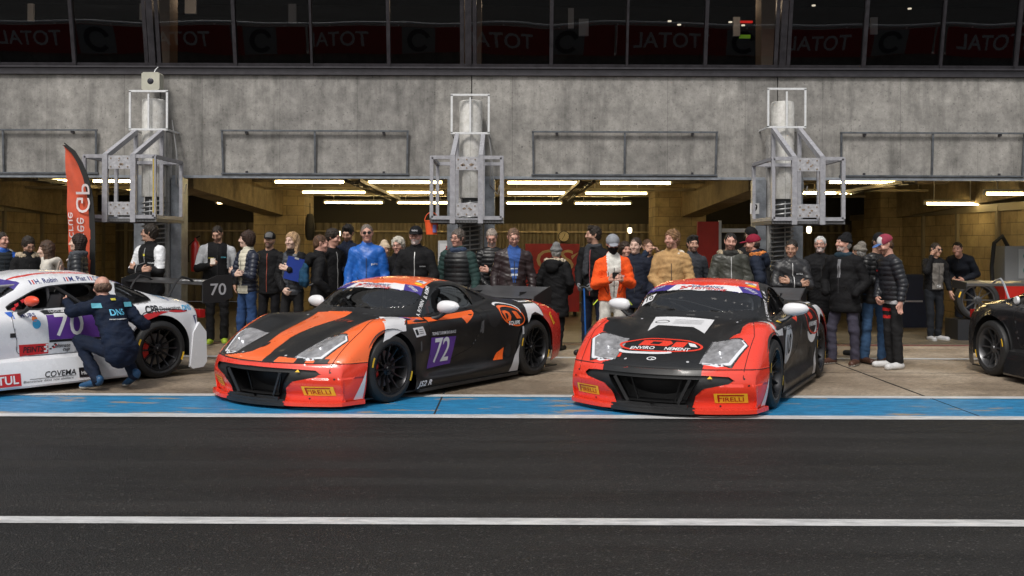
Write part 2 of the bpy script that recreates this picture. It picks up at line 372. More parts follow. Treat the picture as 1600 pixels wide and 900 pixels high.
# small lit lamps of the gallery
lampm = mat('gallery_lamp', (1, .86, .62), emit=1.6)
g = G()
for p, y in ((1045, 60), (1140, 62), (1270, 14), (1420, 22), (1640, 30), (1060, 70), (1160, 71)):
    Z = YF+3; X = (p-800)/1600*Z; z = 1.58+(380-y/1.0*.55)/1600*Z; g.lathe([(0, 0), (.035, 0), (.035, .02), (0, .02)], 12, 0, Matrix.Translation((X, Z, min(z, 6.3))))
part(g, 'gallery_lamps', lampm)
g = G(); Z = YF+2.5
for p, y, w, h in ((1163, 34, .28, .035),): g.box((p-800)/1600*Z-w/2, (p-800)/1600*Z+w/2, Z, Z+.05, 1.58+(380-y)/1600*Z, 1.58+(380-y)/1600*Z+h)
part(g, 'exit_display', mat('red_display', (1, .03, .02), emit=.8))
g = G()
for p, y, w, h in ((1163, 58, .2, .06),): g.box((p-800)/1600*Z-w/2, (p-800)/1600*Z+w/2, Z, Z+.05, 1.58+(380-y)/1600*Z, 1.58+(380-y)/1600*Z+h)
part(g, 'green_display', mat('green_display', (.25, .5, .03), emit=.35))
g = G()
for p, y, w, h in ((46, 22, .1, .32), (221, 20, .1, .3), (455, 22, .13, .34), (296, 12, .2, .25), (891, 28, .1, .36), (911, 42, .17, .3), (1150, 40, .12, .34), (1204, 38, .12, .3), (1365, 38, .12, .3)):
    Z = YF+2; X = (p-800)/1600*Z; z = 1.58+(380-y)/1600*Z; g.box(X-w/2, X+w/2, Z, Z+.06, z-h/2, z+h/2)
part(g, 'gallery_glints', mat('gallery_glint', (.5, .5, .52), emit=.02))  # faintly glowing boxes stand in for reflections and lamp light in the glazing
for p in (300, 690, 760, 1150, 1560, 60):
    ld = bpy.data.lights.new('gallery_light', 'POINT'); ld.energy = 7; ld.color = (1, .72, .45); ld.shadow_soft_size = .1
    lo_ = bpy.data.objects.new('gallery_light', ld); COL.objects.link(lo_); lo_.location = ((p-800)/1600*(YF+1.2), YF+1.3, 5.7); lo_.parent = bld; lo_.matrix_parent_inverse = Matrix.Translation((0, -YF, 0))
# ---- garage interior
CEIL = mat('garage_ceiling', (.22, .18, .12), .85, noise=.3, nscale=2)
g = G(); g.box(-22, 22, YF+.5, 28, 3.05, 3.2); part(g, 'garage_ceiling', CEIL)
g = G()
for y in (18.2, 20.6, 23.6, 26.2): g.box(-21.5, 21.5, y, y+.16, 2.80, 3.05)
part(g, 'ceiling_joist', mat('joist', (.16, .13, .085), .8, noise=.3))
# perforated cable trays below the ceiling
g = G()
for y in (21.6, 24.4): 
    g.box(-21, 21, y, y+.22, 2.70, 2.712); g.box(-21, 21, y, y+.01, 2.712, 2.75)
    for x in np.arange(-20, 20, 2.2): g.box(x, x+.02, y+.1, y+.12, 2.75, 3.06)
part(g, 'cable_tray', mat('tray', (.35, .30, .2), .5, .5))
# diagonal trays of the two open bays
g = G()
def ladder(p, q):
    p = Vector(p); q = Vector(q); n = 12; s = Vector((.11, 0, 0)); g.bar(p-s, q-s, .04, .06); g.bar(p+s, q+s, .04, .06)
    for i in range(n): c = p.lerp(q, (i+.5)/n); g.bar(c-s, c+s, .03, .03)
ladder((-2.65, 17, 2.62), (-2.75, 24, 2.60)); ladder((1.25, 17, 2.62), (1.2, 24, 2.60))
ladder((6.6, 17, 2.62), (6.6, 24, 2.60)); ladder((-8, 17, 2.62), (-8, 24, 2.60))
part(g, 'cable_ladder', mat('ladder', (.10, .085, .06), .6, .4))
# back wall : dark header and ribbed shutters
g = G(); g.box(-22, 22, 27, 27.1, 2.1, 3.06); part(g, 'back_header', mat('header_dark', (.03, .026, .02), .8, noise=.3))
g = G(); x = -22.0; V = []; F = []
while x < 22:
    for dx, dy in ((0, 0), (.05, .035), (.11, .035), (.16, 0)): V.append((x+dx, 27.02-dy))
    x += .2
n = len(V); vs = [(a, b, 0.02) for a, b in V]+[(a, b, 2.1) for a, b in V]; g.add(vs, [(i, i+1, n+i+1, n+i) for i in range(n-1)])
part(g, 'ribbed_shutter', mat('ribbed_shutter', (.15, .125, .085), .55, .2, noise=.3, nscale=2))
g = G(); g.box(-22, 22, 26.9, 26.94, 1.86, 1.9)
for a, b in ((-10.2, -8.9), (-1.7, -.4), (3.0, 3.1), (1.2, 1.3), (-4.2, -4.1)): g.box(a, a+.07, 26.92, 26.98, .02, 2.1)
part(g, 'shutter_rail', mat('rail_yellow', (.32, .27, .18), .5, .3))
# block piers and the haunched beams between facade and pier
g = G()
for x in (-10.5, -5.33, 3.85, 9.0, 14.0, -15.4): g.box(x-.58, x+.58, 23.4, 24.5, .012, 3.04)
part(g, 'block_pier', BLOCK)
for x in (-10.5, -5.45, 4.1, 9.0, 14.0):
    g = G(); prof = [(YF+.5, 2.46), (23.39, 2.20), (23.39, 3.04), (YF+.5, 3.04)]
    g.prism(prof, x-.22, x+.22, axis='x'); part(g, 'garage_beam', YEL)
# partition walls along some column lines (blocks low, metal studs above)
def partition(x, y0, y1):
    g = G(); g.box(x-.08, x+.08, y0, y1, .012, 2.2); part(g, 'partition_wall', BLOCK)
    g = G(); y = y0
    while y < y1: g.box(x-.14, x+.14, y, y+.09, .02, 2.3); y += 1.7
    g.box(x-.13, x+.13, y0, y1, 2.2, 2.34); part(g, 'partition_stud', mat('stud', (.22, .19, .13), .6, .2))
partition(9.0, 17.0, 26.9); partition(-10.5, 17.5, 26.9); partition(3.95, 24.5, 26.9)
# pilasters at the columns, galvanised door rails
for i, x in enumerate(COLX):
    g = G(); s = 1 if x < -1 else -1
    g.box(x-.19, x+.19, YF-.20, YF+.49, .0, 2.6); g.box(x-.19, x+.19, YF-.20, YF-.005, 2.6, 3.3 if i != 3 else 2.62); part(g, 'pilaster', CONC2)
    g = G()
    for q in (-1, 1):
        g.box(x+q*.29-.085, x+q*.29+.085, YF-.12, YF+.2, .0, 2.595)
    part(g, 'door_rail', GALV)
# dark openings of the bay sides far left and right so the garage is closed
g = G(); g.box(-22.2, -22, YF, 28, 0, 6.4); g.box(22, 22.2, YF, 28, 0, 6.4); g.box(-22, 22, 27.9, 28, 3.06, 6.4); part(g, 'end_wall', CONC)
# ------------------------------------------------------------ garage lights
TUBE = mat('tube_glow', (1, .76, .36), emit=23.0); CASE = mat('tube_case', (.5, .48, .4), .5)
def tube_light(px, py, Y, wpx, k):
    X = (px-800)/1600*Y; z = 1.58+(380-py)/1600*Y; w = wpx/1600*Y
    o = empty('ceiling_light', (X, Y, z)); g = G(); g.tube([(-w/2, 0, 0), (w/2, 0, 0)], .021, 10); g.build('tube', TUBE, o)
    g = G(); g.box(-w/2-.03, w/2+.03, -.05, .05, .03, .075); g.box(-w/2-.05, -w/2, -.025, .025, -.02, .04); g.box(w/2, w/2+.05, -.025, .025, -.02, .04)
    for s in (-1, 1): g.box(s*w*.35-.008, s*w*.35+.008, -.01, .01, .07, 3.04-z)
    g.build('housing', CASE, o, 0)
    tag(o, k, 'ceiling light', 'fluorescent tubes under the garage ceiling')
for p, q, d in ((430, 537, 'left of the middle gantry'), (576, 690, 'just left of the middle gantry'), (793, 903, 'just right of the middle gantry'), (938, 1047, 'right of the middle gantry')):
    tube_light((p+q)/2, 285.5, 19.3, q-p, f'nearest warm fluorescent tube, {d}, '+('upper left of the row' if p < 500 else 'in the front row at x order %d' % (1 if p < 600 else 2 if p < 800 else 3)) if False else 'front row fluorescent tube '+{430: 'above the young woman with the blue folder', 576: 'above the man in the blue jacket', 793: 'above the man in the brown jacket', 938: 'above the racer in the orange jacket'}[p])
for p, q, d in ((473, 570, 'above the two young men talking'), (600, 692, 'above the grey-haired woman'), (793, 888, 'above the person in the fur-hooded parka'), (915, 1010, 'above the tall man with a scarf')):
    tube_light((p+q)/2, 301.5, 22.5, q-p, 'middle row fluorescent tube '+d)
for p, q, d in ((508, 597, 'above the man looking down beside the blue jacket'), (622, 700, 'close behind the orange bucket'), (792, 876, 'above the wall clock'), (899, 984, 'left of the right block pier')):
    tube_light((p+q)/2, 317.5, 25.1, q-p, 'rear row fluorescent tube '+d)
for p, q, y, Y, d in ((68, 140, 285, 19.3, 'left of the feather flag'), (146, 232, 285.5, 19.3, 'behind the left gantry top'), (160, 232, 301, 22.5, 'behind the left gantry bottom'), (300, 330, 303, 20.5, 'beside the left galvanised rail'), (340, 372, 318.5, 23.0, 'above the man with a phone in race overalls'),
                   (1295, 1408, 283, 18.2, 'above the puffer-jacket men in the right bay'), (1222, 1330, 300, 20.5, 'behind the right gantry'), (1150, 1180, 300, 21, 'left of the number nine plate'), (1102, 1140, 316, 24, 'over the red panel in the right bay'),
                   (1540, 1660, 300, 17.6, 'at the right edge of the picture'), (1447, 1528, 316, 19.5, 'above the man on the phone')):
    tube_light((p+q)/2, y, Y, q-p, 'fluorescent tube '+d)
BULB = mat('bulb_glow', (1, .85, .55), emit=3)
def wall_lamp(px, py, Y, lab):
    X = (px-800)/1600*Y; z = 1.58+(380-py)/1600*Y; o = empty('wall_lamp', (X, Y, z)); o.scale = (.75, .75, .75); g = G()
    g.lathe([(0, -.11), (.05, -.10), (.07, -.05), (.075, 0), (.07, .05), (.05, .10), (0, .11)], 14); g.build('bulb', BULB, o)
    g = G(); g.lathe([(.02, .09), (.085, .09), (.085, .12), (.02, .14)], 14)
    for a in range(6):
        t = a*math.pi/3; g.tube([(.078*math.cos(t), .078*math.sin(t), z_) for z_ in (-.09, 0, .09)], .005, 5)
    g.bar((0, 0, .13), (0, .25, .13), .03); g.build('cage', DKM, o)
    tag(o, lab, 'wall lamp', 'lit bulkhead lamps inside the garages')
wall_lamp(1264, 357, 22, 'lit bulkhead lamp behind the man in the black leather jacket')
wall_lamp(1457, 363, 24, 'lit bulkhead lamp above the man on the phone in the right garage')
wall_lamp(984, 359, 26.3, 'lit bulkhead lamp above the balaclava racer, near the right block pier')
wall_lamp(529, 366, 26.3, 'lit bulkhead lamp between the two young men at the left centre')
wall_lamp(222, 358, 22, 'lit bulkhead lamp behind the man with crossed arms at the left gantry')

# ------------------------------------------------------------ steel gantries on the facade
STEEL = mat('gantry_steel', (.30, .30, .325), .5, .15, noise=.22, nscale=14, bump=.06)
WSTEEL = mat('white_steel', (.62, .63, .64), .45, .2, noise=.12, nscale=20)
RUST = mat('plate_steel', (.36, .36, .38), .5, .2, noise=.3, nscale=22)
RUSTS = mat('rust_stain', (.20, .15, .11), .8, noise=.6, nscale=30)
HOSE = mat('coil_grey', (.30, .305, .31), .45, .3, noise=.3)
GRATE = mat('grating', (.13, .13, .135), .6, .4, noise=.3)
DRUM = m_concrete_wall('drum_pale', (.50, .49, .46), (.66, .65, .62))
def gantry(x, side, ztop, lab):
    """side: which wing carries the yellow edge; local origin on the ground below the column front"""
    o = empty('refuelling_gantry', (x, 16.0, 0)); tag(o, lab, 'steel gantry')
    yf, yb = -1.4, -.22; T = .065
    z0, z1 = 1.94, 2.80
    g = G()
    for s in (-1, 1):
        g.bar((s*.20, yf, 1.86), (s*.20, yf, z1+.03), T, .075, up=(1, 0, 0))        # main uprights
        g.bar((s*.20, yf, z1), (s*.20, yb, ztop-.62), T, .075)                       # sloping braces
        g.bar((s*.20, yb, ztop-.60), (s*.20, yb, z0), T*.85)
        g.bar((s*.50, yf, z0), (s*.50, yf, z1), .05)                                 # wing uprights
        g.bar((s*.50, yb, z0), (s*.50, yb, z1), .05)
        g.bar((s*.50, yf, z0), (s*.50, yb, z0), .05); g.bar((s*.50, yf, z1), (s*.50, yb, z1), .05)
        for z in (z0, z1):
            g.bar((s*.50, yf, z), (s*.20, yf, z), .05); g.bar((s*.50, yb, z), (s*.20, yb, z), .05)
    g.bar((-.2, yb, z0), (.2, yb, z0), .05); g.bar((-.2, yb, z1), (.2, yb, z1), .05)
    for z in (z0+.02, z1): 
        for s in (-1, 1): g.bar((s*.2, yb, z), (s*.2, .15, z), .05)
    g.build('frame', STEEL, o, 0)
    for z in (z0+.02, z1-.18): g = G(); g.box(-.165, .165, yf-.012, yf+.012, z, z+.19); pl = g.build('mounting_plate', RUST, o, 0)
    g = G(); rnd = random.Random(int(x*10))
    for z in (z0+.115, z1-.09):
        for k in range(3):
            a, b, r_ = rnd.uniform(-.07, .07), rnd.uniform(-.03, .03), rnd.uniform(.012, .03)
            pts = [(a+r_*math.cos(t)*rnd.uniform(.6, 1.4), yf-.0145, z+b+r_*.7*math.sin(t)*rnd.uniform(.6, 1.3)) for t in np.linspace(0, 2*math.pi, 9)[:-1]]
            g.add(pts, [tuple(range(8))])
    for z in (z0+.05, z0+.17, z1-.15, z1-.03):
        for a in (-.12, 0, .12): g.lathe([(0, 0), (.011, 0), (.011, .012), (0, .012)], 8, 0, Matrix.Translation((a, yf-.02, z)), axis='y')
    g.build('rust_marks', RUSTS, pl, 0)
    g = G(); g.box(-.52, .52, yf, yb, z0-.035, z0-.028)
    for k in range(26): g.box(-.52+k*.0416, -.512+k*.0416, yf, yb+.05, z0-.075, z0-.035)
    for k in range(6): g.box(-.52, .52, yf+k*.2, yf+k*.2+.01, z0-.07, z0-.04)
    g.build('grating_floor', GRATE, o, 0)
    g = G(); s = .285; zt = ztop; zb = ztop-.59; y = -.24; t = .03
    g.bar((-s, y, zb), (-s, y, zt), t); g.bar((s, y, zb), (s, y, zt), t); g.bar((-s-.015, y, zt), (s+.015, y, zt), t); g.bar((-s-.015, y, zb), (s+.015, y, zb), t); g.bar((.0, y, zb), (.0, y, zt-.04), .026)
    g.bar((-s, y, zb), (-s, .3, zb), t*.8); g.bar((s, y, zb), (s, .3, zb), t*.8)
    g.build('square_bracket', WSTEEL, o, 0)
    g = G(); g.lathe([(.15, 3.80), (.175, 3.79), (.18, 3.76), (.18, 2.30), (.172, 2.28), (.165, 2.30), (.165, 3.79)], 40); g.build('drum', DRUM, o, 50)
    g = G(); g.lathe([(0, 2.30), (.166, 2.30)], 32); g.build('drum_inside', BK, o)
    for i in range(26):
        z = 2.20-i*.072; g = G(); n = 28
        g.tube([(.17*math.cos(t), .17*math.sin(t), z+(.02*math.cos(t))) for t in np.linspace(0, 2*math.pi, n+1)[:-1]], .013, 6, closed=True)
        if i == 0:
            hb = g
        else: hb.add(g.V, g.F)
    for a in (-1.57, .5, 2.6): hb.tube([(.17*math.cos(a), .17*math.sin(a), z_) for z_ in (.35, 2.24)], .009, 6)
    hb.build('coil', HOSE, o)
    g = G(); g.lathe([(.13, 2.28), (.13, .3), (.26, .28), (.28, 0)], 32); g.build('core', mat('coil_core', (.045, .047, .05), .6), o, 50)
    # cable down the side
    g = G(); g.tube([(.28, .1, zb), (.32, .1, 3.0), (.30, .15, 2.5), (.42, .2, 2.35), (.45, .2, 2.5)], .012, 6); g.tube([(.24, .12, 3.5), (.33, .12, 2.9), (.36, .1, 2.45)], .009, 6); g.build('cable', mat('cable_grey', (.3, .3, .3), .5), o)
    return o
gl_ = gantry(-5.6, 1, 3.90, 'grey steel box gantry with a loudspeaker above it at the left column')
gm_ = gantry(-.65, 1, 3.86, 'grey steel box gantry with an orange bucket hanging off it at the middle column')
gr_ = gantry(4.22, -1, 3.97, 'grey steel box gantry at the right column next to the number nine plate')
g = G(); g.box(.485, .50, -1.43, -1.42, 2.0, 2.76); g.build('yellow_edge', mat('edge_yellow', (.45, .33, .03), .5, noise=.4, nscale=30), gl_, 0)
# loudspeaker
o = empty('loudspeaker', (-5.63, 16.02, 4.08)); g = G(); cs = .14
poly = [(cs*sx*(1 if i else .82), cs*sz*(.82 if i else 1)) for sx, sz, i in ((-1, -1, 1), (-1, -1, 0), (1, -1, 0), (1, -1, 1), (1, 1, 1), (1, 1, 0), (-1, 1, 0), (-1, 1, 1))]
g.prism(poly, -.10, .10, axis='y'); g.build('housing', mat('speaker_beige', (.42, .41, .34), .5, noise=.1), o, 30)
g = G(); g.lathe([(0, -.115), (.028, -.112), (.034, -.104), (.05, -.10)], 20, axis='y'); g.build('driver', mat('speaker_dark', (.02, .02, .03), .4), o)
g = G(); g.bar((0, .1, .0), (0, .28, 0), .05); g.tube([(0, .05, .14), (.0, .1, .2), (.03, .15, .26)], .008, 6); g.build('bracket', WSTEEL, o)
tag(o, 'beige box loudspeaker mounted on the concrete above the left gantry', 'loudspeaker')
# number plate nine
o = empty('number_plate', (4.22-.29-.10, YF-.13, 2.14)); g = G(); g.box(-.07, .07, -.008, 0, -.085, .085); g.build('plate', mat('plate_white', (.7, .7, .7), .5), o, 0)
g = G(); flat_text(g, '9', .19, (0, -.0105, 0), (1, 0, 0), (0, 0, 1), bold=.01); g.build('digit', BK, o, 0); tag(o, 'small white plate with a black number 9 on the galvanised rail', 'sign')
# ------------------------------------------------------------ empty sign frames on the facade
def sign_frame(pa, pb, lab):
    xa, xb = (pa-800)/1600*YF, (pb-800)/1600*YF; w = .032
    o = empty('sign_frame', ((xa+xb)/2, YF, 2.65)); h = (xb-xa)/2; g = G(); yt = -.065; zt = .70
    g.bar((-h-.02, yt, zt), (h+.02, yt, zt), .035, w*.8)
    g.bar((-h-.02, -.025, .02), (h+.02, -.025, .02), .035, w*.8)
    for x in (-h, 0, h): g.bar((x, yt, zt), (x*.992, -.025, .02), .03, .026)
    g.build('frame', mat('frame_bluegrey', (.10, .108, .12), .5, .5, noise=.4, nscale=10), o, 0)
    g = G()
    for x in (-h*.74, h*.74):
        g.bar((x, -.005, zt-.03), (x, yt, zt-.03), .04, .035); g.bar((x, -.005, .05), (x, -.03, .05), .035, .03)
    g.build('bracket', DKM, o, 0); tag(o, lab, 'sign frame', 'empty rectangular sign frames on the concrete band')
sign_frame(-138, 152, 'empty metal sign frame on the concrete at the far left, behind the feather flag')
sign_frame(348, 637, 'empty metal sign frame on the concrete between the left and middle gantries')
sign_frame(832, 1118, 'empty metal sign frame on the concrete between the middle and right gantries')
sign_frame(1312, 1597, 'empty metal sign frame on the concrete at the far right of the picture')
# ------------------------------------------------------------ pit wall behind the photographer with advertising boards (seen mirrored in the glazing)
o = empty('pit_wall', (0, -3.6, 0)); g = G(); g.box(-26, 26, -.3, 0, 0, .42); g.build('wall_block', CONC, o, 0)
g = G(); g.tube([(-26, 0, 1.50), (26, 0, 1.50)], .05, 8)
for x in np.arange(-26, 26.1, 2): g.tube([(x, 0, .42), (x, 0, 1.5)], .03, 6)
g.build('rail', mat('rail_white', (.95, .95, .95), .4), o)
for k, x0 in enumerate(np.arange(-24, 24, 5.6)):
    b = G(); b.box(x0, x0+5.5, .05, .08, .42, 1.40); bo = b.build('board', mat('board_red', (.50, .022, .03), .5), o, 0)
    t = G(); flat_text(t, 'TOTAL', .74, (x0+1.45, .0865, .90), (-1, 0, 0), (0, 0, 1), bold=.012, width=2.3); t.build('lettering', mat('board_white', (.95, .95, .95), .5), bo, 0)
    t = G(); t.box(x0+3.3, x0+4.5, .081, .085, .43, 1.39); t.build('emblem_ground', mat('board_grey', (.4, .4, .4), .5), bo, 0)
    t = G(); cx = x0+3.9; 
    t.add([(cx+r*math.cos(a), .0875, .91+r*math.sin(a)) for a in np.linspace(.3, 5.6, 24) for r in (.26, .42)], [(2*i, 2*i+1, 2*i+3, 2*i+2) for i in range(23)]); t.build('emblem', mat('emblem_dark', (.03, .03, .06), .5), bo, 0)
tag(o, 'low concrete pit wall with a white rail and red TOTAL advertising boards', 'wall')
# ------------------------------------------------------------ feather flag
ORF = mat('flag_orange', (.52, .075, .03), .75, noise=.2, nscale=5, bump=.3, bscale=9, sheen=.3)
o = empty('feather_flag', (-6.34, 15.5, 0)); 
edge = [(.02, .0), (.02, .8), (.02, 1.6), (.01, 2.0), (-.02, 2.30), (-.08, 2.56), (-.17, 2.78), (-.28, 2.95), (-.44, 3.07)]
g = G(); g.tube([(x, 0, z) for x, z in edge], [.016]*6+[.012, .01, .008], 8); g.lathe([(.3, 0), (.3, .03), (.05, .05), (.03, .25)], 16); g.build('pole', BK, o)
g = G(); es = []; 
def ex(z): return float(np.interp(z, [e[1] for e in edge], [e[0] for e in edge]))
zs = np.linspace(.55, 3.04, 44); nu = 10
def fl(u, z):
    xr = ex(z)-.05; xl = np.interp(z, [.5, 3.07], [-.30, -.445]); xl = min(xl, xr)
    x = xl+(xr-xl)*u; return (x, .02*math.sin(7*u+z*3)+.014*math.sin(z*11+u*4), z)
g.add([fl(u, z) for z in zs for u in np.linspace(0, 1, nu)], [(a*nu+b, a*nu+b+1, (a+1)*nu+b+1, (a+1)*nu+b) for a in range(len(zs)-1) for b in range(nu-1)])
g.build('fabric', ORF, o)
g = G(); g.add([(ex(z)-(.065 if s else -.02), -.018+.002*s, z) for z in zs for s in (0, 1)], [(2*i, 2*i+1, 2*i+3, 2*i+2) for i in range(len(zs)-1)])
g.build('sleeve', mat('flag_black', (.012, .012, .012), .8), o)
FW = mat('flag_white', (.62, .55, .55), .7); g = G()
def ft(word, size, u0, z, width=None):
    V, F = text_geo(word, size, bold=.0); w = max(p[0] for p in V)-min(p[0] for p in V); k = (width or w)/w
    vs = []
    for p in V: # reading upwards, mirrored because the print shows through from the other side
        zz = z+p[0]*k; x = u0-p[1]*-1; f_ = fl(.5, zz)[1]; vs.append((u0+p[1], f_-.016-.02, zz))
    g.add(vs, F)
ft('vendee', .24, -.155, 1.66, .66); ft('GP', .30, -.15, 2.26, .42); ft('by recrue', .15, -.31, 1.66, .80)
g.build('lettering', FW, o, 0); o.location = (-5.85, 14.3, 0); o.scale = (.925, 1, .963)
tag(o, 'tall orange feather flag with black edge and white lettering at the left bay', 'flag')
# ------------------------------------------------------------ orange bucket
OB = mat('bucket_orange', (.78, .10, .025), .4, noise=.06)
o = empty('bucket', (-1.16, 14.75, 1.70)); g = G(); g.lathe([(0, 0), (.078, 0), (.098, .19), (.104, .19), (.104, .205), (.096, .205), (.074, .01), (0, .01)], 28); g.build('pail', OB, o)
g = G(); g.tube([(.1*math.cos(t), 0, .19+.13*math.sin(t)) for t in np.linspace(0, math.pi, 13)], .006, 6); g.build('handle', OB, o)
g = G(); g.add([(.0995*math.sin(a), -.0995*math.cos(a)+.006, z) for a in (.25, .55, .85) for z in (.03, .14)], [(0, 1, 3, 2), (2, 3, 5, 4)]); g.build('sticker', mat('bucket_sticker', (.16, .16, .38), .5), o, 0)
tag(o, 'orange plastic bucket hanging from the corner of the middle gantry', 'bucket')
# ------------------------------------------------------------ garage equipment
RED = mat('cabinet_red', (.42, .022, .015), .35, noise=.12, nscale=4, coat=.3); ALU = mat('aluminium', (.55, .56, .58), .35, .8); CREAM = mat('logo_cream', (.60, .42, .20), .5)
o = empty('tool_cabinet', (.87, 22.0, .012)); g = G(); g.box(-.58, .58, 0, .5, .1, 1.56); g.build('cabinet_body', RED, o, 0)
g = G()
for z in np.arange(.25, .95, .09): g.box(-.56, -.1, -.012, 0, z, z+.03)
g.build('louvre', DKM, o, 0)
g = G(); flat_text(g, 'GS', .62, (.05, -.014, 1.19), (1, 0, 0), (0, 0, 1), width=.8); g.add([(.40, -.014, 1.30), (.56, -.014, 1.38), (.42, -.014, 1.22)], [(0, 1, 2)]); g.build('lettering', CREAM, o, 0)
g = G()
for x in (-.5, .5): 
    for y in (.08, .42): g.lathe([(0, -.025), (.05, -.025), (.05, .025), (0, .025)], 14, 0, Matrix.Translation((x, y, .052)), axis='x')
g.build('castor', BK, o); tag(o, 'tall red tool cabinet with cream letters, behind the parka with the fur hood', 'tool cabinet')
o = empty('display_panel', (3.98, 19.0, .012)); g = G(); g.box(-.55, -.14, -.05, .02, .02, 1.98); g.box(.50, .66, -.05, .02, .02, 1.85); g.build('side_panel', RED, o, 0)
g = G(); g.bar((-.13, -.03, .02), (-.13, -.03, 2.0), .05); g.bar((-.1, -.03, 1.82), (.5, -.03, 1.82), .07); g.bar((.5, -.03, .02), (.5, -.03, 1.85), .05); g.build('rail', ALU, o, 0)
g = G(); g.box(-.1, .47, .3, .33, .02, 1.78); g.build('back_sheet', mat('panel_back', (.01, .01, .012), .5), o, 0); tag(o, 'red panel stand with aluminium edges in the garage behind the olive parka', 'panel stand')
o = empty('wheel_service_unit', (8.62, 17.4, .012)); g = G(); g.box(-.24, .5, 0, .5, .3, .92); g.build('lower_box', mat('unit_red', (.5, .02, .015), .4), o, 0)
g = G(); g.box(-.25, .5, -.01, .5, .93, 1.55); g.build('control_box', mat('unit_grey', (.22, .23, .24), .4, .3), o, 30)
g = G(); g.box(-.02, .5, -.02, -.012, 1.0, 1.5); g.build('front_panel', mat('unit_panel', (.34, .36, .38), .35, .3), o, 0)
g = G()
for z in (1.14, 1.38): g.lathe([(0, -.05), (.06, -.045), (.07, -.02), (.07, 0)], 18, 0, Matrix.Translation((.13, -.02, z)), axis='y')
g.build('knob', mat('knob_green', (.02, .22, .16), .4), o)
g = G(); g.tube([(-.1, .2, 1.55), (-.22, .15, 1.72), (-.38, .1, 1.6), (-.42, .1, 1.2), (-.40, .1, .6), (-.3, .1, .2)], .035, 8); g.build('hose', BK, o)
g = G(); g.box(-.2, .5, .05, .45, 0, .3); g.build('plinth', BK, o, 0); tag(o, 'red and grey service unit with green knobs at the right edge of the garage', 'service unit')
o = empty('wall_clock', (1.36, 26.86, 1.76)); g = G(); g.lathe([(0, 0), (.15, 0), (.15, -.04), (.13, -.045)], 32, axis='y'); g.build('rim', DKM, o)
g = G(); g.lathe([(0, -.042), (.13, -.042)], 32, axis='y'); g.build('dial', mat('dial', (.45, .38, .26), .5), o, 0)
g = G(); g.bar((0, -.046, 0), (.03, -.046, .08), .012); g.bar((0, -.046, 0), (-.05, -.046, -.07), .01)
for a in range(12): t = a*math.pi/6; g.bar((.105*math.cos(t), -.045, .105*math.sin(t)), (.12*math.cos(t), -.045, .12*math.sin(t)), .008)
g.build('hands', BK, o, 0); tag(o, 'round wall clock on the ribbed back wall above the red cabinet', 'clock')
o = empty('hanging_bag', (-4.58, 23.2, 1.62)); g = G(); g.lathe([(0, 0), (.1, .02), (.14, .12), (.15, .3), (.13, .5), (.09, .6), (0, .62)], 14, 0, Matrix.Diagonal((.75, .6, 1, 1))); g.build('bag', mat('bag_black', (.01, .01, .012), .6, bump=.4, bscale=8), o)
g = G(); g.tube([(0, 0, .6), (0, 0, .85)], .01, 5); g.build('strap', BK, o); tag(o, 'black bag hanging beside the block pier above the blue backpack', 'bag')
def extinguisher(x, y, z, lab, r=.07, h=.42):
    o = empty('fire_extinguisher', (x, y, z)); g = G(); g.lathe([(0, 0), (r, 0), (r, h), (r*.7, h+.06), (r*.25, h+.09), (r*.25, h+.13), (0, h+.13)], 20); g.build('cylinder', mat('ext_red', (.5, .015, .012), .3, coat=.4), o)
    g = G(); g.bar((0, 0, h+.12), (.08, 0, h+.16), .02); g.tube([(0, -.02, h+.1), (-.1, -.04, h), (-.09, -.05, .15)], .01, 6); g.build('valve', BK, o); tag(o, lab, 'fire extinguisher'); return o
extinguisher(-5.18, 16.75, 1.10, 'red fire extinguisher on the wall beside the left galvanised rail')
extinguisher(-1.05, 16.6, .9, 'red fire extinguisher beside the man in the green-sleeved vest', .08, .5)
o = empty('notice_board', (-1.10, 16.9, 1.12)); g = G(); g.box(-.12, .12, 0, .02, 0, .50); g.build('board', mat('notice_grey', (.4, .41, .42), .5), o, 0)
g = G(); g.box(-.09, .09, -.004, 0, .22, .45); g.build('sheet', mat('notice_paper', (.55, .56, .58), .5), o, 0); tag(o, 'pale grey notice board behind the man in the green-sleeved vest', 'notice board')
o = empty('storage_crate', (5.95, 17.6, .012)) if False else empty('storage_crate', (7.55, 19.6, .012)); g = G(); g.box(-.3, .3, -.25, .25, 0, .95); g.box(-.32, .32, -.27, .27, .95, 1.0); g.build('crate_body', mat('crate_navy', (.010, .016, .04), .5, noise=.2), o, 20)
g = G(); g.bar((-.2, -.275, .5), (.2, -.275, .5), .03); g.build('handle', ALU, o, 0); tag(o, 'dark navy storage crate behind the man in the burgundy cap', 'crate')
# pale base blocks in the mid garages (tyre stacks)
def tyre_stack(x, y, n, lab, grp):
    o = empty('tyre_stack', (x, y, .012)); 
    for k in range(n):
        t = G(); z = k*.27; t.lathe([(.2, z), (.30, z), (.33, z+.05), (.33, z+.21), (.30, z+.26), (.2, z+.26), (.19, z+.13)], 32, closed=True); t.build('tyre', mat('tyre_plain', (.012, .012, .013), .7), o)
    tag(o, lab, 'tyre stack', grp)
tyre_stack(-3.2, 24.5, 3, 'stack of three black tyres in the garage behind the blonde woman', None)
tyre_stack(2.6, 24.8, 4, 'stack of four black tyres in the garage right of the red cabinet', None)
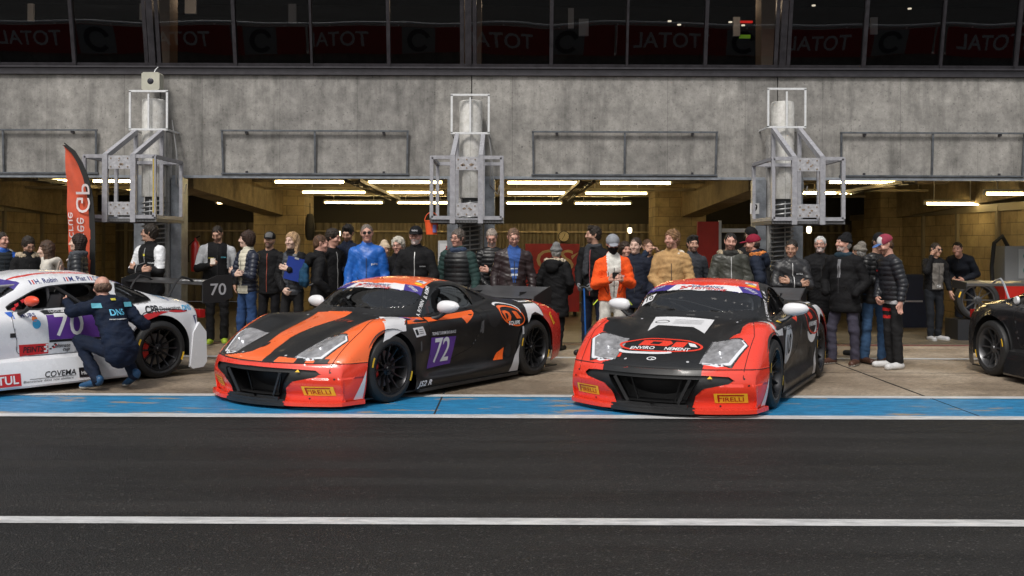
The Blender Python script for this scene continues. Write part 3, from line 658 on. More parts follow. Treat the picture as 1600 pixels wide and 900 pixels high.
# ------------------------------------------------------------ people: blended solids meshed on a grid
def _bbox(pr):
    a, b = np.minimum(pr['a'], pr['b']), np.maximum(pr['a'], pr['b']); r = max(pr['ra'], pr['rb'])*np.maximum(pr['s'], 1)*1.0
    lo, hi = a-r, b+r
    if pr['M'] is not None:
        c = np.array([[x, y, z] for x in (lo[0], hi[0]) for y in (lo[1], hi[1]) for z in (lo[2], hi[2])])
        c = c@pr['M'][:3, :3].T+pr['M'][:3, 3]; lo, hi = c.min(0), c.max(0)
    return lo, hi
def P(a, b=None, ra=.05, rb=None, s=(1, 1, 1), M=None, tag=0, k=.03, op='+'):
    a = np.array(a, float); b = a if b is None else np.array(b, float)
    return dict(a=a, b=b, ra=ra, rb=ra if rb is None else rb, s=np.array(s, float), M=M, tag=tag, k=k, op=op, Mi=None if M is None else np.linalg.inv(M))
def _dist(pr, X):
    p = X if pr['M'] is None else X@pr['Mi'][:3, :3].T+pr['Mi'][:3, 3]
    s = pr['s']; p = p/s; a = pr['a']/s; b = pr['b']/s; ab = b-a; L = (ab*ab).sum()
    if L < 1e-9: return (np.sqrt(((p-a)**2).sum(-1))-pr['ra'])*s.min()
    t = np.clip(((p-a)@ab)/L, 0, 1); q = p-a-t[..., None]*ab
    return (np.sqrt((q*q).sum(-1))-(pr['ra']+(pr['rb']-pr['ra'])*t))*s.min()
_EC = [(0, 1), (2, 3), (4, 5), (6, 7), (0, 2), (1, 3), (4, 6), (5, 7), (0, 4), (1, 5), (2, 6), (3, 7)]
def solid(prims, h, extra=None):
    """mesh of the smooth union of prims (op '-' cuts); returns verts, quads, nearest tag per vertex"""
    bb = [_bbox(p) for p in prims if p['op'] == '+']; lo = np.min([b[0] for b in bb], 0)-3*h; hi = np.max([b[1] for b in bb], 0)+3*h
    n = np.ceil((hi-lo)/h).astype(int)+1; D = np.full(n, .2, np.float32)
    ax = [lo[i]+h*np.arange(n[i]) for i in range(3)]
    for pr in prims:
        l, u = _bbox(pr); pad = pr['k']+2.5*h
        i0 = np.clip(((l-pad-lo)/h).astype(int), 0, n-1); i1 = np.clip(((u+pad-lo)/h).astype(int)+2, 1, n)
        if (i1 <= i0).any(): continue
        sl = tuple(slice(i0[i], i1[i]) for i in range(3))
        X = np.stack(np.meshgrid(*[ax[i][sl[i]] for i in range(3)], indexing='ij'), -1)
        d = _dist(pr, X); e = D[sl]; k = pr['k']
        if pr['op'] == '+':
            hh = np.clip(.5+.5*(e-d)/k, 0, 1); D[sl] = e*(1-hh)+d*hh-k*hh*(1-hh)
        else:
            d = -d; hh = np.clip(.5-.5*(e-d)/k, 0, 1); D[sl] = e*(1-hh)+d*hh+k*hh*(1-hh)
    if extra: D = extra(D, ax)
    s = D < 0
    C = [s[i:n[0]-1+i, j:n[1]-1+j, k:n[2]-1+k] for i in (0, 1) for j in (0, 1) for k in (0, 1)]
    cnt = sum(c.astype(np.int8) for c in C); act = (cnt > 0) & (cnt < 8); I = np.argwhere(act)
    cd = np.stack([D[I[:, 0]+i, I[:, 1]+j, I[:, 2]+k] for i in (0, 1) for j in (0, 1) for k in (0, 1)], 1)
    co = np.array([[i, j, k] for i in (0, 1) for j in (0, 1) for k in (0, 1)], float)
    acc = np.zeros((len(I), 3)); w = np.zeros(len(I))
    for a, b in _EC:
        da, db = cd[:, a], cd[:, b]; m = (da < 0) != (db < 0); t = np.where(m, da/np.where(m, da-db, 1), 0)
        acc += m[:, None]*(co[a]+t[:, None]*(co[b]-co[a])); w += m
    V = lo+h*(I+acc/w[:, None])
    idx = np.full(act.shape, -1, np.int64); idx[act] = np.arange(len(I)); F = []
    for axx in range(3):
        o1, o2 = [(1, 2), (2, 0), (0, 1)][axx]
        sa = [slice(None)]*3; sb = [slice(None)]*3; sa[axx] = slice(0, -1); sb[axx] = slice(1, None)
        A = s[tuple(sa)]; B = s[tuple(sb)]; E = np.argwhere(A != B); ina = A[E[:, 0], E[:, 1], E[:, 2]]
        ok = (E[:, o1] > 0) & (E[:, o2] > 0) & (E[:, o1] < act.shape[o1]) & (E[:, o2] < act.shape[o2]); E = E[ok]; ina = ina[ok]
        def g(d1, d2):
            q = E.copy(); q[:, o1] -= d1; q[:, o2] -= d2; return idx[q[:, 0], q[:, 1], q[:, 2]]
        q = np.stack([g(1, 1), g(0, 1), g(0, 0), g(1, 0)], 1); q[~ina] = q[~ina][:, ::-1]; F.append(q)
    F = np.concatenate(F); F = F[(F >= 0).all(1)]
    tg = np.zeros(len(V), int); best = np.full(len(V), 9.)
    for pr in prims:
        if pr['op'] != '+': continue
        d = _dist(pr, V); m = d < best; best[m] = d[m]; tg[m] = pr['tag']
    return V, F, tg
def vnormals(V, F):
    n = np.cross(V[F[:, 2]]-V[F[:, 0]], V[F[:, 3]]-V[F[:, 1]]); N_ = np.zeros_like(V)
    for i in range(4): np.add.at(N_, F[:, i], n)
    return N_/np.maximum(np.linalg.norm(N_, axis=1, keepdims=True), 1e-9)
def folds(V, F, amp, seed, sc=1.):
    r = np.random.RandomState(seed); N_ = vnormals(V, F); d = 0
    for f, a in ((17, 1.), (31, .6), (55, .35)):
        k = r.normal(size=(3, 3)); k /= np.linalg.norm(k, axis=1)[:, None]; k[:, 2] *= 1.6; ph = r.rand(3)*6.28
        w = 1.1*np.sin(V@k[1]*f*.45*sc+ph[1]); d = d+a*np.sin(V@k[0]*f*sc+2.2*w+ph[0])*np.sin(V@k[2]*f*.6*sc+1.4*w+ph[2])
    return V+N_*(d*amp)[:, None]
def puffs(V, F, tg, J, amp=.010, pitch=.062):
    N_ = vnormals(V, F); t = V[:, 2].copy()
    for tgv, (a, b) in {1: (J['shL'], J['elL']), 2: (J['elL'], J['wrL']), 3: (J['shR'], J['elR']), 4: (J['elR'], J['wrR'])}.items():
        m = tg == tgv; ab = b-a; t[m] = ((V[m]-a)@ab)/np.linalg.norm(ab)+a[2]
    return V+N_*(amp*(np.abs(np.sin(math.pi*t/pitch))**.6-.5))[:, None]

SKIN = {'light': mat('skin_light', (.43, .245, .175), .55, noise=.10, nscale=30), 'pink': mat('skin_pink', (.47, .25, .19), .5, noise=.12, nscale=30),
        'tan': mat('skin_tan', (.36, .20, .135), .55, noise=.12, nscale=30), 'pale': mat('skin_pale', (.54, .36, .285), .55, noise=.08, nscale=30)}
SKC = dict(light=(.50, .29, .21), pink=(.56, .30, .23), tan=(.36, .20, .135), pale=(.62, .42, .34))
M_EYE = mat('eye_dark', (.10, .065, .05), .25); M_LIP = mat('lip', (.34, .13, .11), .5)
def hairm(c): return mat('hair_%03d%03d%03d' % tuple(int(999*x) for x in c), c, .55, noise=.7, nscale=45, bump=1.0, bscale=90, spec=.3, stretch=(1, 1, .25))
def clothm(c, rough=.8, kind='plain'):
    nm = 'fabric_%s_%03d%03d%03d_%d' % (kind, *(int(999*x) for x in c), int(rough*10))
    if kind == 'gloss': return mat(nm, c, rough, noise=.22, nscale=9, bump=.45, bscale=26, spec=.4)
    return mat(nm, c, rough, noise=.28, nscale=11, bump=.5, bscale=55, spec=.18)
BLK = (.0075, .0075, .0085); NAVY = (.0085, .012, .026)
def rotz(a): return np.array(Matrix.Rotation(a, 4, 'Z'))
def hand(w, d, side, n, ml, tag=9, curl=.5, sc=1.):
    """palm, four fingers and a thumb; w wrist, d direction, side towards the thumb, n palm normal"""
    d = d/np.linalg.norm(d); side = side-d*(side@d); side /= np.linalg.norm(side); n = np.cross(d, side); n = n/np.linalg.norm(n)*ml
    pr = [P(w, w+d*.02, .027*sc, .026*sc, tag=tag, k=.015), P(w+d*.035+side*.018, w+d*.075+side*.022, .018*sc, .017*sc, tag=tag, k=.02), P(w+d*.035-side*.016, w+d*.072-side*.022, .018*sc, .016*sc, tag=tag, k=.02)]
    for i, (o, l) in enumerate(((.031, .068), (.0105, .078), (-.0105, .072), (-.031, .056))):
        b = w+d*.082+side*o; m = b+(d*math.cos(curl)+n*math.sin(curl))*l*.5; e = m+(d*math.cos(curl*2.3)+n*math.sin(curl*2.3))*l*.5
        pr += [P(b, m, .0095*sc, .0088*sc, tag=tag, k=.004), P(m, e, .0088*sc, .0075*sc, tag=tag, k=.004)]
    b = w+d*.025+side*.028; m = b+side*.028+d*.03+n*.01; pr += [P(b, m, .0125*sc, .011*sc, tag=tag, k=.008), P(m, m+d*.028+n*.012+side*.004, .0105*sc, .0085*sc, tag=tag, k=.004)]
    return pr
ARMS = {'down': ((.262, .02, 1.13), (.255, -.07, .90), (0, -.25, -1)), 'pocket': ((.30, .05, 1.14), (.21, -.11, .98), (-.4, -.3, -.8)),
        'crossed': ((.262, -.08, 1.14), (-.05, -.225, 1.19), (-1, .05, .25)), 'phone': ((.265, -.03, 1.14), (.085, -.27, 1.20), (-.35, -.75, .3)),
        'clasp': ((.275, -.01, 1.15), (.065, -.20, .97), (-.7, -.3, -.5)), 'call': ((.29, -.17, 1.27), (.135, -.12, 1.55), (-.25, .2, 1)),
        'chest': ((.262, -.05, 1.13), (.03, -.24, 1.26), (-.9, -.2, .3)), 'back': ((.28, .08, 1.15), (.10, .19, .98), (-.8, .1, -.4)), 'stick': ((.25, -.04, 1.15), (.12, -.20, .98), (-.3, -.6, -.6)),
        'camera': ((.25, -.20, 1.33), (.10, -.22, 1.58), (-.5, -.2, .8))}
def person(px, Z, top, label, face=0, b=1., arms=('down', 'down'), head=(0, 0), lean=0, skin='light', hair=('short', (.03, .02, .015)), beard=None, glasses=None,
           top_c=BLK, top_k='plain', sleeve_c=None, fabric='plain', leg_c=(.009, .009, .011), shoe_c=(.012, .012, .012), hem=.88, cap=None, hood=None, collar=None, zipc=None,
           inner=None, scarf=None, H=None, h=.0095, J2=None, jk=1., nohair=False, patches=(), seed=None, skirt=0, foot=.10, gloves=None, ears=True, z0=0., group=None, mask=None, trs=None, fold=None, hj=None):
    X0 = (px-800)/1600*Z; Hh = H or (1.58+(380-top)*Z/1600); Hh -= z0; S = Hh/1.80; seed = seed if seed is not None else int(px)
    rr = random.Random(seed)
    J = {}
    for sd_, q in (('L', 1), ('R', -1)):
        A = ARMS[arms[0] if sd_ == 'L' else arms[1]]
        J['sh'+sd_] = (q*.160*b, .005, 1.415); J['el'+sd_] = (q*A[0][0]*b*.87, A[0][1], A[0][2]); J['wr'+sd_] = (q*A[1][0], A[1][1]*(.5+.5*b), A[1][2]); J['hd'+sd_] = (q*A[2][0], A[2][1], A[2][2])
        J['hip'+sd_] = (q*.09, .0, .93); J['kn'+sd_] = (q*foot*1.02, -.015, .49); J['an'+sd_] = (q*foot, .015, .09); J['to'+sd_] = (q*(foot+.035), -.17, .035)
    if arms[1] == 'crossed': J['wrR'] = (.07, -.265, 1.15)
    J.update(pel=(0, .01, .95), bel=(0, .0, 1.12), che=(0, .005, 1.33), nec=(0, .015, 1.475), hea=(0, -.02, 1.656))
    if J2: J.update(J2)
    J = {k: np.array(v, float) for k, v in J.items()}; roll = 0
    if not J2: # every stance a little different: weight on one leg, one shoulder lower, head tilted
        w_ = rr.uniform(-.028, .028); d_ = rr.uniform(-.014, .014); roll = rr.uniform(-.09, .09)
        for k in ('pel', 'hipL', 'hipR', 'bel'): J[k][0] += w_
        for k, q_ in (('shL', 1), ('shR', -1), ('elL', .6), ('elR', -.6)): J[k][2] += q_*d_
        yf_ = rr.uniform(-.07, .07)
        for k in ('anL', 'toL', 'knL'): J[k][1] += yf_*(.5 if k == 'knL' else 1)
        for k in ('anR', 'toR', 'knR'): J[k][1] -= yf_*(.5 if k == 'knR' else 1)
        for k in ('toL', 'toR'): J[k][0] += rr.uniform(-.03, .04)*(1 if k == 'toL' else -1)
        sh_ = rr.uniform(-.02, .02)
        for k in ('che', 'nec', 'hea', 'shL', 'shR', 'elL', 'elR', 'wrL', 'wrR'): J[k][1] += sh_-.01; J[k][0] += w_*.3
    if lean:
        c = np.array([0, 0, .95]); Rm = np.array(Matrix.Rotation(lean, 3, 'X'))
        for k in list(J):
            if k[:2] in ('hi', 'kn', 'an', 'to') or k == 'pel': continue
            if k[:2] == 'hd': J[k] = Rm@J[k]
            else: J[k] = c+Rm@(J[k]-c)
    J = {k: (v*S if k[:2] != 'hd' else v) for k, v in J.items()}
    HM = np.eye(4); HM[:3, 3] = J['hea']; HM = HM@rotz(head[0])@np.array(Matrix.Rotation(head[1], 4, 'X'))@np.array(Matrix.Rotation(roll, 4, 'Y'))
    hs_ = .93*S**.3; SC = np.diag([hs_, hs_, hs_, 1.]); HM = HM@SC
    dn = HM[:3, 1]*.0
    q = lambda *a, **k: P(*a, **{**k, 'M': HM})
    B = []
    # head
    B += [q((0, .018, .035), None, .088, s=(.90, 1.12, 1.04), tag=8, k=.02), q((0, -.028, -.045), (0, -.035, -.06), .068, .055, s=(.90, 1, 1.05), tag=8, k=.03), q((0, -.072, -.088), None, .026, s=(1.1, 1, 1), tag=8, k=.02),
          q((0, -.098, .02), (0, -.116, -.018), .010, .0145, tag=8, k=.012), q((-.012, -.105, -.022), (.012, -.105, -.022), .011, tag=8, k=.01), q((-.03, -.078, .038), (.03, -.078, .038), .018, tag=8, k=.018),
          q((-.018, -.091, -.055), (.018, -.091, -.055), .0105, tag=8, k=.008)]
    for s in (-1, 1):
        B += [q((s*.034, -.098, .018), None, .017, tag=8, k=.014, op='-'), q((s*.032, -.079, .016), None, .0145, tag=8, k=.004), q((s*.045, -.066, -.02), None, .026, tag=8, k=.02)]
        if ears: B += [q((s*.080, .008, -.015), (s*.086, .018, .018), .011, .014, s=(.6, 1, 1), tag=8, k=.006)]
    B += [P(J['nec']-np.array([0, -.01, .02]), HM[:3, 3]+HM[:3, 2]*-.05+HM[:3, 1]*.015, .062, .055, tag=7, k=.03)]
    bb = b*S
    B += [P(J['pel'], J['bel'], .148*bb, .138*bb, s=(1, .70, 1), k=.05), P(J['bel'], J['che'], .138*bb, .158*bb, s=(1, .66, 1), k=.05), P(J['shL']*.75+J['shR']*.25, J['shR']*.75+J['shL']*.25, .070*S, s=(1, .9, 1), k=.06)]
    for s, q_ in (('L', 1), ('R', -1)):
        B += [P(J['sh'+s], J['el'+s], .055*S, .042*S, k=.03), P(J['el'+s], J['wr'+s], .042*S, .027*S, k=.02), P(J['hip'+s], J['kn'+s], (.072*bb), .052*S, k=.03), P(J['kn'+s], J['an'+s], .056*S, .038*S, k=.02), P(J['an'+s]+np.array([0,0,-.04 if not J2 else 0]), J['to'+s]+np.array([0, .04, 0]), .033*S, .024*S, k=.02)]
        d = J['hd'+s]; d = d/np.linalg.norm(d); side = np.array([0, 0, 1.]) if abs(d[2]) < .7 else np.array([0, -1., 0])
        am = arms[0] if s == 'L' else arms[1]
        if am != 'pocket' and am != 'back': B += hand(J['wr'+s], d, side, None, q_ if abs(d[2]) < .7 else -q_, curl=.75 if am in ('phone', 'clasp', 'call', 'stick', 'camera') else .35)
    V, F, tg = solid(B, h)
    # skin regions by position on the head
    fc = V[F].mean(1); Hi = np.linalg.inv(HM); lc = fc@Hi[:3, :3].T+Hi[:3, 3]; ft = tg[F[:, 0]]
    mi = np.zeros(len(F), int); hd_ = ft == 8; fr_ = hd_ & (lc[:, 1] < -.045)
    mi[fr_ & (np.abs(np.abs(lc[:, 0])-.032) < .0115) & (np.abs(lc[:, 2]-.016) < .0055)] = 1
    mi[fr_ & (np.abs(np.abs(lc[:, 0])-.033) < .019) & (np.abs(lc[:, 2]-.040) < .0052)] = 3
    mi[fr_ & (np.abs(lc[:, 0]) < .022) & (np.abs(lc[:, 2]+.056) < .0055)] = 2
    bc = beard or hair[1]
    if beard: 
        bd = hd_ & (lc[:, 1] < .015) & (lc[:, 2] < -.042-.020*np.clip((lc[:, 1]+.06)/.05, -1, 0)) & ~((np.abs(lc[:, 0]) < .020) & (np.abs(lc[:, 2]+.055) < .006))
        bd &= ~((np.abs(lc[:, 0]) > .03) & (lc[:, 1] < -.06) & (lc[:, 2] > -.045)); bd &= ~((lc[:, 1] < -.098) & (lc[:, 2] > -.04)); mi[bd] = 3
    if gloves is not None: mi[ft == 9] = 4
    if mask is not None: mi[hd_ & (lc[:, 2] < -.002) & (lc[:, 1] < .03)] = 5; mi[ft == 7] = 5
    sk_ = SKC[skin]; mats = [SKIN[skin], M_EYE, M_LIP, hairm(tuple(.30*a_+.66*b_ for a_, b_ in zip(sk_, bc)) if beard else tuple(.45*a_+.5*b_ for a_, b_ in zip(sk_, hair[1])))]
    mats += [clothm(gloves or BLK), clothm(mask or BLK)]
    o = npmesh('person', V, F, mats, mi)
    o.location = (X0, Z, z0); o.rotation_euler = (0, 0, face); tag(o, label, 'person', group)
    # ---- garments
    t = .017*jk
    JK = [P(J['bel'], J['che'], .138*bb+t, .160*bb+t, s=(1, .70, 1), k=.05, tag=0), P(J['shL']*.72+J['shR']*.28, J['shR']*.72+J['shL']*.28, .068*S+t*.8, s=(1, .92, 1), k=.05, tag=0), P(J['nec']+np.array([.03,0,-.01]), J['shL'], .055*S+t*.5, .05*S+t*.6, k=.04, tag=0), P(J['nec']+np.array([-.03,0,-.01]), J['shR'], .055*S+t*.5, .05*S+t*.6, k=.04, tag=0)]
    axis = J['bel']-J['che']; axis = axis/np.linalg.norm(axis)
    low = J['pel']+np.array([0, 0, (hem-.95)*S]) if not lean else J['pel']+(J['pel']-J['bel'])*((.95-hem)/.17)
    if J2 and 'low' in J2: low = J['low']
    JK += [P(low, J['bel'], (.158+skirt)*bb+t, .142*bb+t, s=(1.04, .80, 1), k=.04, tag=0)]
    for s, (t1, t2) in (('L', (1, 2)), ('R', (3, 4))):
        wr = J['wr'+s]; d = wr-J['el'+s]; d = d/np.linalg.norm(d)
        JK += [P(J['sh'+s], J['el'+s], .058*S+t*1.0, .047*S+t*.9, k=.014, tag=t1), P(J['el'+s], wr-d*.012, .047*S+t*.9, .033*S+t*.7, k=.014, tag=t2)]
    if collar or hood: JK += [P(J['nec']+np.array([0, .0, -.03]), J['nec']+np.array([0, -.005, .035])*S, .082, .078, s=(1, 1.05, 1), tag=5, k=.02)]
    lz = low[2]-.055*S*(1 if not J2 else .2)
    def cut(D, ax):
        if J2: return D
        Zg = ax[2][None, None, :]; e = (lz-Zg)
        return np.maximum(D, e)
    V, F, tg = solid(JK, hj or (.0085 if (inner or patches) else .011), cut)
    V = puffs(V, F, tg, J) if top_k == 'puffer' else folds(V, F, fold or (.0058 if top_k == 'plain' else .0085), seed, 1.25)
    mats = [clothm(top_c, .42 if top_k == 'puffer' or fabric == 'gloss' else .8, 'gloss' if top_k == 'puffer' or fabric == 'gloss' else 'plain')]
    mi = np.zeros(len(F), int); ft = tg[F[:, 0]]; fc = V[F].mean(1)
    def addm(c, k='plain'): mats.append(clothm(c, .8, k)); return len(mats)-1
    if sleeve_c: mi[(ft >= 1) & (ft <= 4)] = addm(sleeve_c, fabric)
    if collar and collar is not True: mi[ft == 5] = addm(collar)
    fy = (fc[:, 1] < -.03*S) & ((ft == 0) | (ft == 5))
    if inner: w = .018+.17*np.clip(fc[:, 2]/S-1.22+inner[1], 0, .4); mi[fy & (np.abs(fc[:, 0]-0) < w) & (fc[:, 2]/S > 1.22-inner[1])] = addm(inner[0])
    for (c, x0, x1, z0_, z1, fb) in patches:
        sel = (fc[:, 0]/S > x0) & (fc[:, 0]/S < x1) & (fc[:, 2]/S > z0_) & (fc[:, 2]/S < z1)
        if fb == 'f': sel &= fc[:, 1] < 0
        elif fb == 'b': sel &= fc[:, 1] > 0
        elif fb == 't': sel &= (ft == 0)
        elif fb == 'tf': sel &= (ft == 0) & (fc[:, 1] < 0)
        elif fb == 'u': sel &= (ft == 1) | (ft == 3) | (ft == 0)
        mi[sel] = addm(c)
    npmesh('jacket', V, F, mats, mi, o)
    if zipc:
        sel = np.argsort(V[:, 1]); g = G(); zs_ = np.linspace(lz+.03, J['nec'][2]-.02, 22); pts = []
        for z in zs_:
            m = (np.abs(V[:, 0]) < .02) & (np.abs(V[:, 2]-z) < .02) & (V[:, 1] < 0)
            if m.any(): pts.append((0, V[m][:, 1].min()-.003, z))
        if len(pts) > 2: g.tube(pts, .0055, 5); g.build('zip', mat('zip_%d' % int(zipc[0]*99), zipc, .4, .3), o)
    T = [P(J['pel']+np.array([0, 0, -.03])*S, J['pel']+np.array([0, 0, .08])*S if not J2 else J['bel'], .145*bb, .135*bb, s=(1, .72, 1), k=.04)] + [p_ for s in 'LR' for p_ in (P(J['hip'+s], J['kn'+s], (.078*bb+.008), .058*S+.010, k=.03, tag=1), P(J['kn'+s], J['an'+s]+np.array([0, 0, .0]), (.058*S+.010), .046*S+.014, k=.02, tag=2))]
    V, F, tg = solid(T, .0135); V = folds(V, F, fold or .0065, seed+3, 1.15)
    lm = [clothm(leg_c, .85)]; mi = np.zeros(len(F), int); fc = V[F].mean(1)
    if trs:
        for (c, x0, x1, z0_, z1) in trs: mi[(fc[:, 0]/S > x0) & (fc[:, 0]/S < x1) & (fc[:, 2]/S > z0_) & (fc[:, 2]/S < z1)] = len(lm); lm.append(clothm(c))
    npmesh('trousers', V, F, lm, mi, o)
    for s in 'LR':
        a, t_ = J['an'+s], J['to'+s]; up = np.array([0, 0, 1.]); dd = t_-a; dd[2] = 0 if not J2 else dd[2]; dn_ = dd/np.linalg.norm(dd)
        base_ = a+np.array([0, 0, -.045*S]) if not J2 else a*.3+t_*.7-np.array([0, 0, 0.0])
        if J2: Sh = [P(a-dn_*.03+np.array([0, 0, -.02]), t_+dn_*.03, .044, .036, k=.02), P(a-dn_*.05, a+np.array([0, 0, .03]), .038, .036, k=.02)]
        else: Sh = [P(a+np.array([0, .035, -.045]), t_+np.array([0, -.01, .0]), .048, .043, s=(1, 1, 1), k=.02), P(a+np.array([0, .01, .01]), a+np.array([0, .0, -.03]), .044, .048, k=.03)]
        V, F, tg = solid(Sh, .012)
        if not J2: V[:, 2] = np.maximum(V[:, 2], .003)
        V[:, 2] = np.maximum(V[:, 2], .004); sm = [clothm(shoe_c, .5, 'gloss'), clothm((.55, .55, .53) if max(shoe_c) > .06 else (.02, .02, .02))]; fz = V[F].mean(1)[:, 2]
        npmesh('shoe', V, F, sm, (fz < (.022 if not J2 else fz.min()+.026)).astype(int), o)
    # hair / headgear in head space
    Mh = HM
    def hp(prims, hh, name, m, amp=0, seed_=0, extra=None, mi_f=None):
        V, F, tg = solid(prims, hh, extra)
        if amp:
            N_ = vnormals(V, F); r = np.random.RandomState(seed_); K = r.normal(size=(6, 3))*np.array([90, 90, 60]); ph = r.rand(6)*6.3
            V = V+N_*(sum(np.sin(V@K[i]*(1+.25*i)+ph[i]) for i in range(6))/2.4*amp)[:, None]
        mi_ = None if mi_f is None else mi_f(V[F].mean(1))
        V = V@Mh[:3, :3].T+Mh[:3, 3]; return npmesh(name, V, F, m, mi_, o)
    st, hc = hair
    if not nohair and st != 'none':
        Hp = []
        if st in ('short', 'quiff', 'curly', 'thick'):
            e = {'short': .0, 'quiff': .006, 'curly': .014, 'thick': .010}[st]
            Hp = [P((0, .026, .044), None, .0935+e, s=(.90, 1.09, 1.02), k=.02), P((0, .060, -.02), None, .062+e*.7, s=(1.12, .9, 1.05), k=.03),
                  P((0, -.085, -.02), (0, -.085, .012), .066, .060, s=(1.05, .75, 1), k=.006, op='-'), P((0, -.13, .02), (0, -.13, .045), .055, s=(1.3, 1, 1), k=.01, op='-'), P((0, -.02, -.12), (0, .04, -.15), .075, s=(1.3, 1, 1), k=.01, op='-')]
            if st == 'quiff': Hp.append(P((-.02, -.045, .125), (.03, -.05, .12), .032, k=.03))
            if cap: Hp = [P((0, .045, -.01), None, .080, s=(1.05, .85, 1), k=.02), P((0, -.085, -.02), (0, -.085, .03), .07, k=.01, op='-')]
        elif st == 'balding': Hp = [P((0, .034, .0), None, .104, s=(.94, 1.02, .68), k=.02), P((0, -.05, -.02), (0, -.05, .04), .085, s=(1.1, 1, 1), k=.01, op='-'), P((0, -.01, .14), None, .08, k=.01, op='-')]
        elif st == 'long':
            Hp = [P((0, .026, .046), None, .102, s=(.93, 1.07, 1.02), k=.02), P((.06, .03, .0), (.085, -.0, -.22), .040, .032, k=.04), P((-.06, .03, .0), (-.085, -.0, -.22), .040, .032, k=.04), P((0, .06, 0), (0, .075, -.24), .065, .06, s=(1.25, .7, 1), k=.05),
                  P((0, -.09, -.03), (0, -.085, .018), .062, .055, s=(.95, .9, 1), k=.006, op='-'), P((0, -.13, .03), (0, -.13, .05), .05, s=(1.3, 1, 1), k=.01, op='-')]
        elif st == 'bob': Hp = [P((0, .026, .046), None, .108, s=(.96, 1.05, 1.0), k=.02), P((0, .05, -.03), None, .088, s=(1.1, .85, 1), k=.04), P((0, -.09, -.03), (0, -.085, .012), .066, .058, k=.006, op='-')]
        hp(Hp, .0075, 'hair', hairm(hc), {'curly': .0085, 'thick': .005, 'bob': .006, 'long': .0055, 'quiff': .0055}.get(st, .003), seed)
    if cap:
        kind, cc = cap[0], cap[1]; pk = cap[2] if len(cap) > 2 else None
        if kind == 'cap':
            C_ = [P((0, .022, .058), None, .106, s=(.90, 1.06, .92), k=.01)]
            def ex_(D, ax): return np.maximum(D, (.032-ax[2])[None, None, :]+(ax[1]*.12)[None, :, None])
            hp(C_, .007, 'cap', [clothm(cc), clothm(pk or cc)], 0, 0, ex_, lambda c: ((c[:, 1] < -.03) & (np.abs(c[:, 0]) < .06)).astype(int))
            hp([P((0, -.105, .046), (0, -.14, .038), .068, .058, s=(1, .8, .17), k=.01)], .006, 'cap_peak', clothm(cap[3] if len(cap) > 3 else cc))
        elif kind == 'beanie':
            def ex_(D, ax): return np.maximum(D, (.018-ax[2])[None, None, :]-(ax[1]*.25)[None, :, None])
            hp([P((0, .026, .055), (0, .050, .11), .106, .070, s=(.92, 1.04, .95), k=.02), P((0, .022, .036), None, .110, s=(.93, 1.06, .35), k=.01)], .007, 'beanie', clothm(cc, .9), .002, seed, ex_)
        elif kind == 'fur': # raised hood rimmed with fur
            hp([P((0, .055, .05), None, .135, s=(.98, .95, 1.05), k=.02), P((0, .07, -.08), None, .10, s=(1.3, .9, 1), k=.04), P((0, -.10, .0), (0, -.08, .03), .085, k=.01, op='-')], .01, 'hood', clothm(cc))
            hp([P((.105*math.cos(t), -.025+.03*math.sin(t), .03+.125*math.sin(t)), None, .030, k=.02) for t in np.linspace(-.6, 3.74, 12)], .0075, 'fur_trim', hairm((.40, .32, .22)), .009, seed)
    if hood: # hood lying on the shoulders
        n0 = J['nec']; HP = [P(n0+np.array([.115*math.cos(t)*1.0, .035+.075*math.sin(t), .0+.02*math.sin(t)]), None, .046, s=(1, 1, .85), k=.03) for t in np.linspace(-.9, 4.04, 13)]+[P(n0+np.array([0, .13, -.06]), None, .085, s=(1.25, .7, 1), k=.04)]
        V, F, tg = solid(HP, .011); V = folds(V, F, .004, seed+9); npmesh('hood', V, F, clothm(hood[0]), None, o)
        if len(hood) > 1:
            HP = [P(n0+np.array([.135*math.cos(t), .02+.085*math.sin(t), .03+.01*math.sin(t)]), None, .034, k=.02) for t in np.linspace(-1.1, 4.24, 15)]
            V, F, tg = solid(HP, .008); N_ = vnormals(V, F); r = np.random.RandomState(seed); K = r.normal(size=(6, 3))*110; V = V+N_*(sum(np.sin(V@K[i]+i) for i in range(6))*.0032)[:, None]
            npmesh('fur_trim', V, F, hairm(hood[1]), None, o)
    if scarf:
        n0 = J['nec']; HP = [P(n0+np.array([.085*math.cos(t), -.01+.08*math.sin(t), .03]), None, .036, s=(1, 1, .9), k=.03) for t in np.linspace(0, 6.28, 13)[:-1]]+[P(n0+np.array([0, -.02, -.02]), None, .09, s=(1.1, .9, .6), k=.04)]
        if len(scarf) > 1: HP += [P(n0+np.array([scarf[1]*.08, -.12, -.02]), J['bel']+np.array([scarf[1]*.07, -.16*b, .02]), .045, .05, s=(1, .55, 1), k=.03)]
        V, F, tg = solid(HP, .010); V = folds(V, F, .006, seed+5, 1.6); npmesh('scarf', V, F, clothm(scarf[0], .9), None, o)
    if glasses:
        g = G(); HMx = Matrix(HM.tolist())
        for s in (-1, 1):
            pts = [HMx @ Vector((s*.033+.0235*math.cos(t), -.112+.006*abs(math.cos(t)), .014+.0185*math.sin(t))) for t in np.linspace(0, 6.28, 15)[:-1]]
            g.tube(pts, .0024, 5, closed=True)
            g.tube([HMx @ Vector((s*.056, -.108, .018)), HMx @ Vector((s*.076, -.075, .018)), HMx @ Vector((s*.085, .01, .014))], .0024, 5)
            if glasses == 'sun': g.add([HMx @ Vector((s*.033+.0235*math.cos(t), -.1125, .014+.0185*math.sin(t))) for t in np.linspace(0, 6.28, 15)[:-1]], [tuple(range(14))])
        g.tube([HMx @ Vector((-.010, -.112, .02)), HMx @ Vector((.010, -.112, .02))], .0024, 5)
        g.build('glasses', mat('spectacle_black', (.012, .012, .012), .2), o)
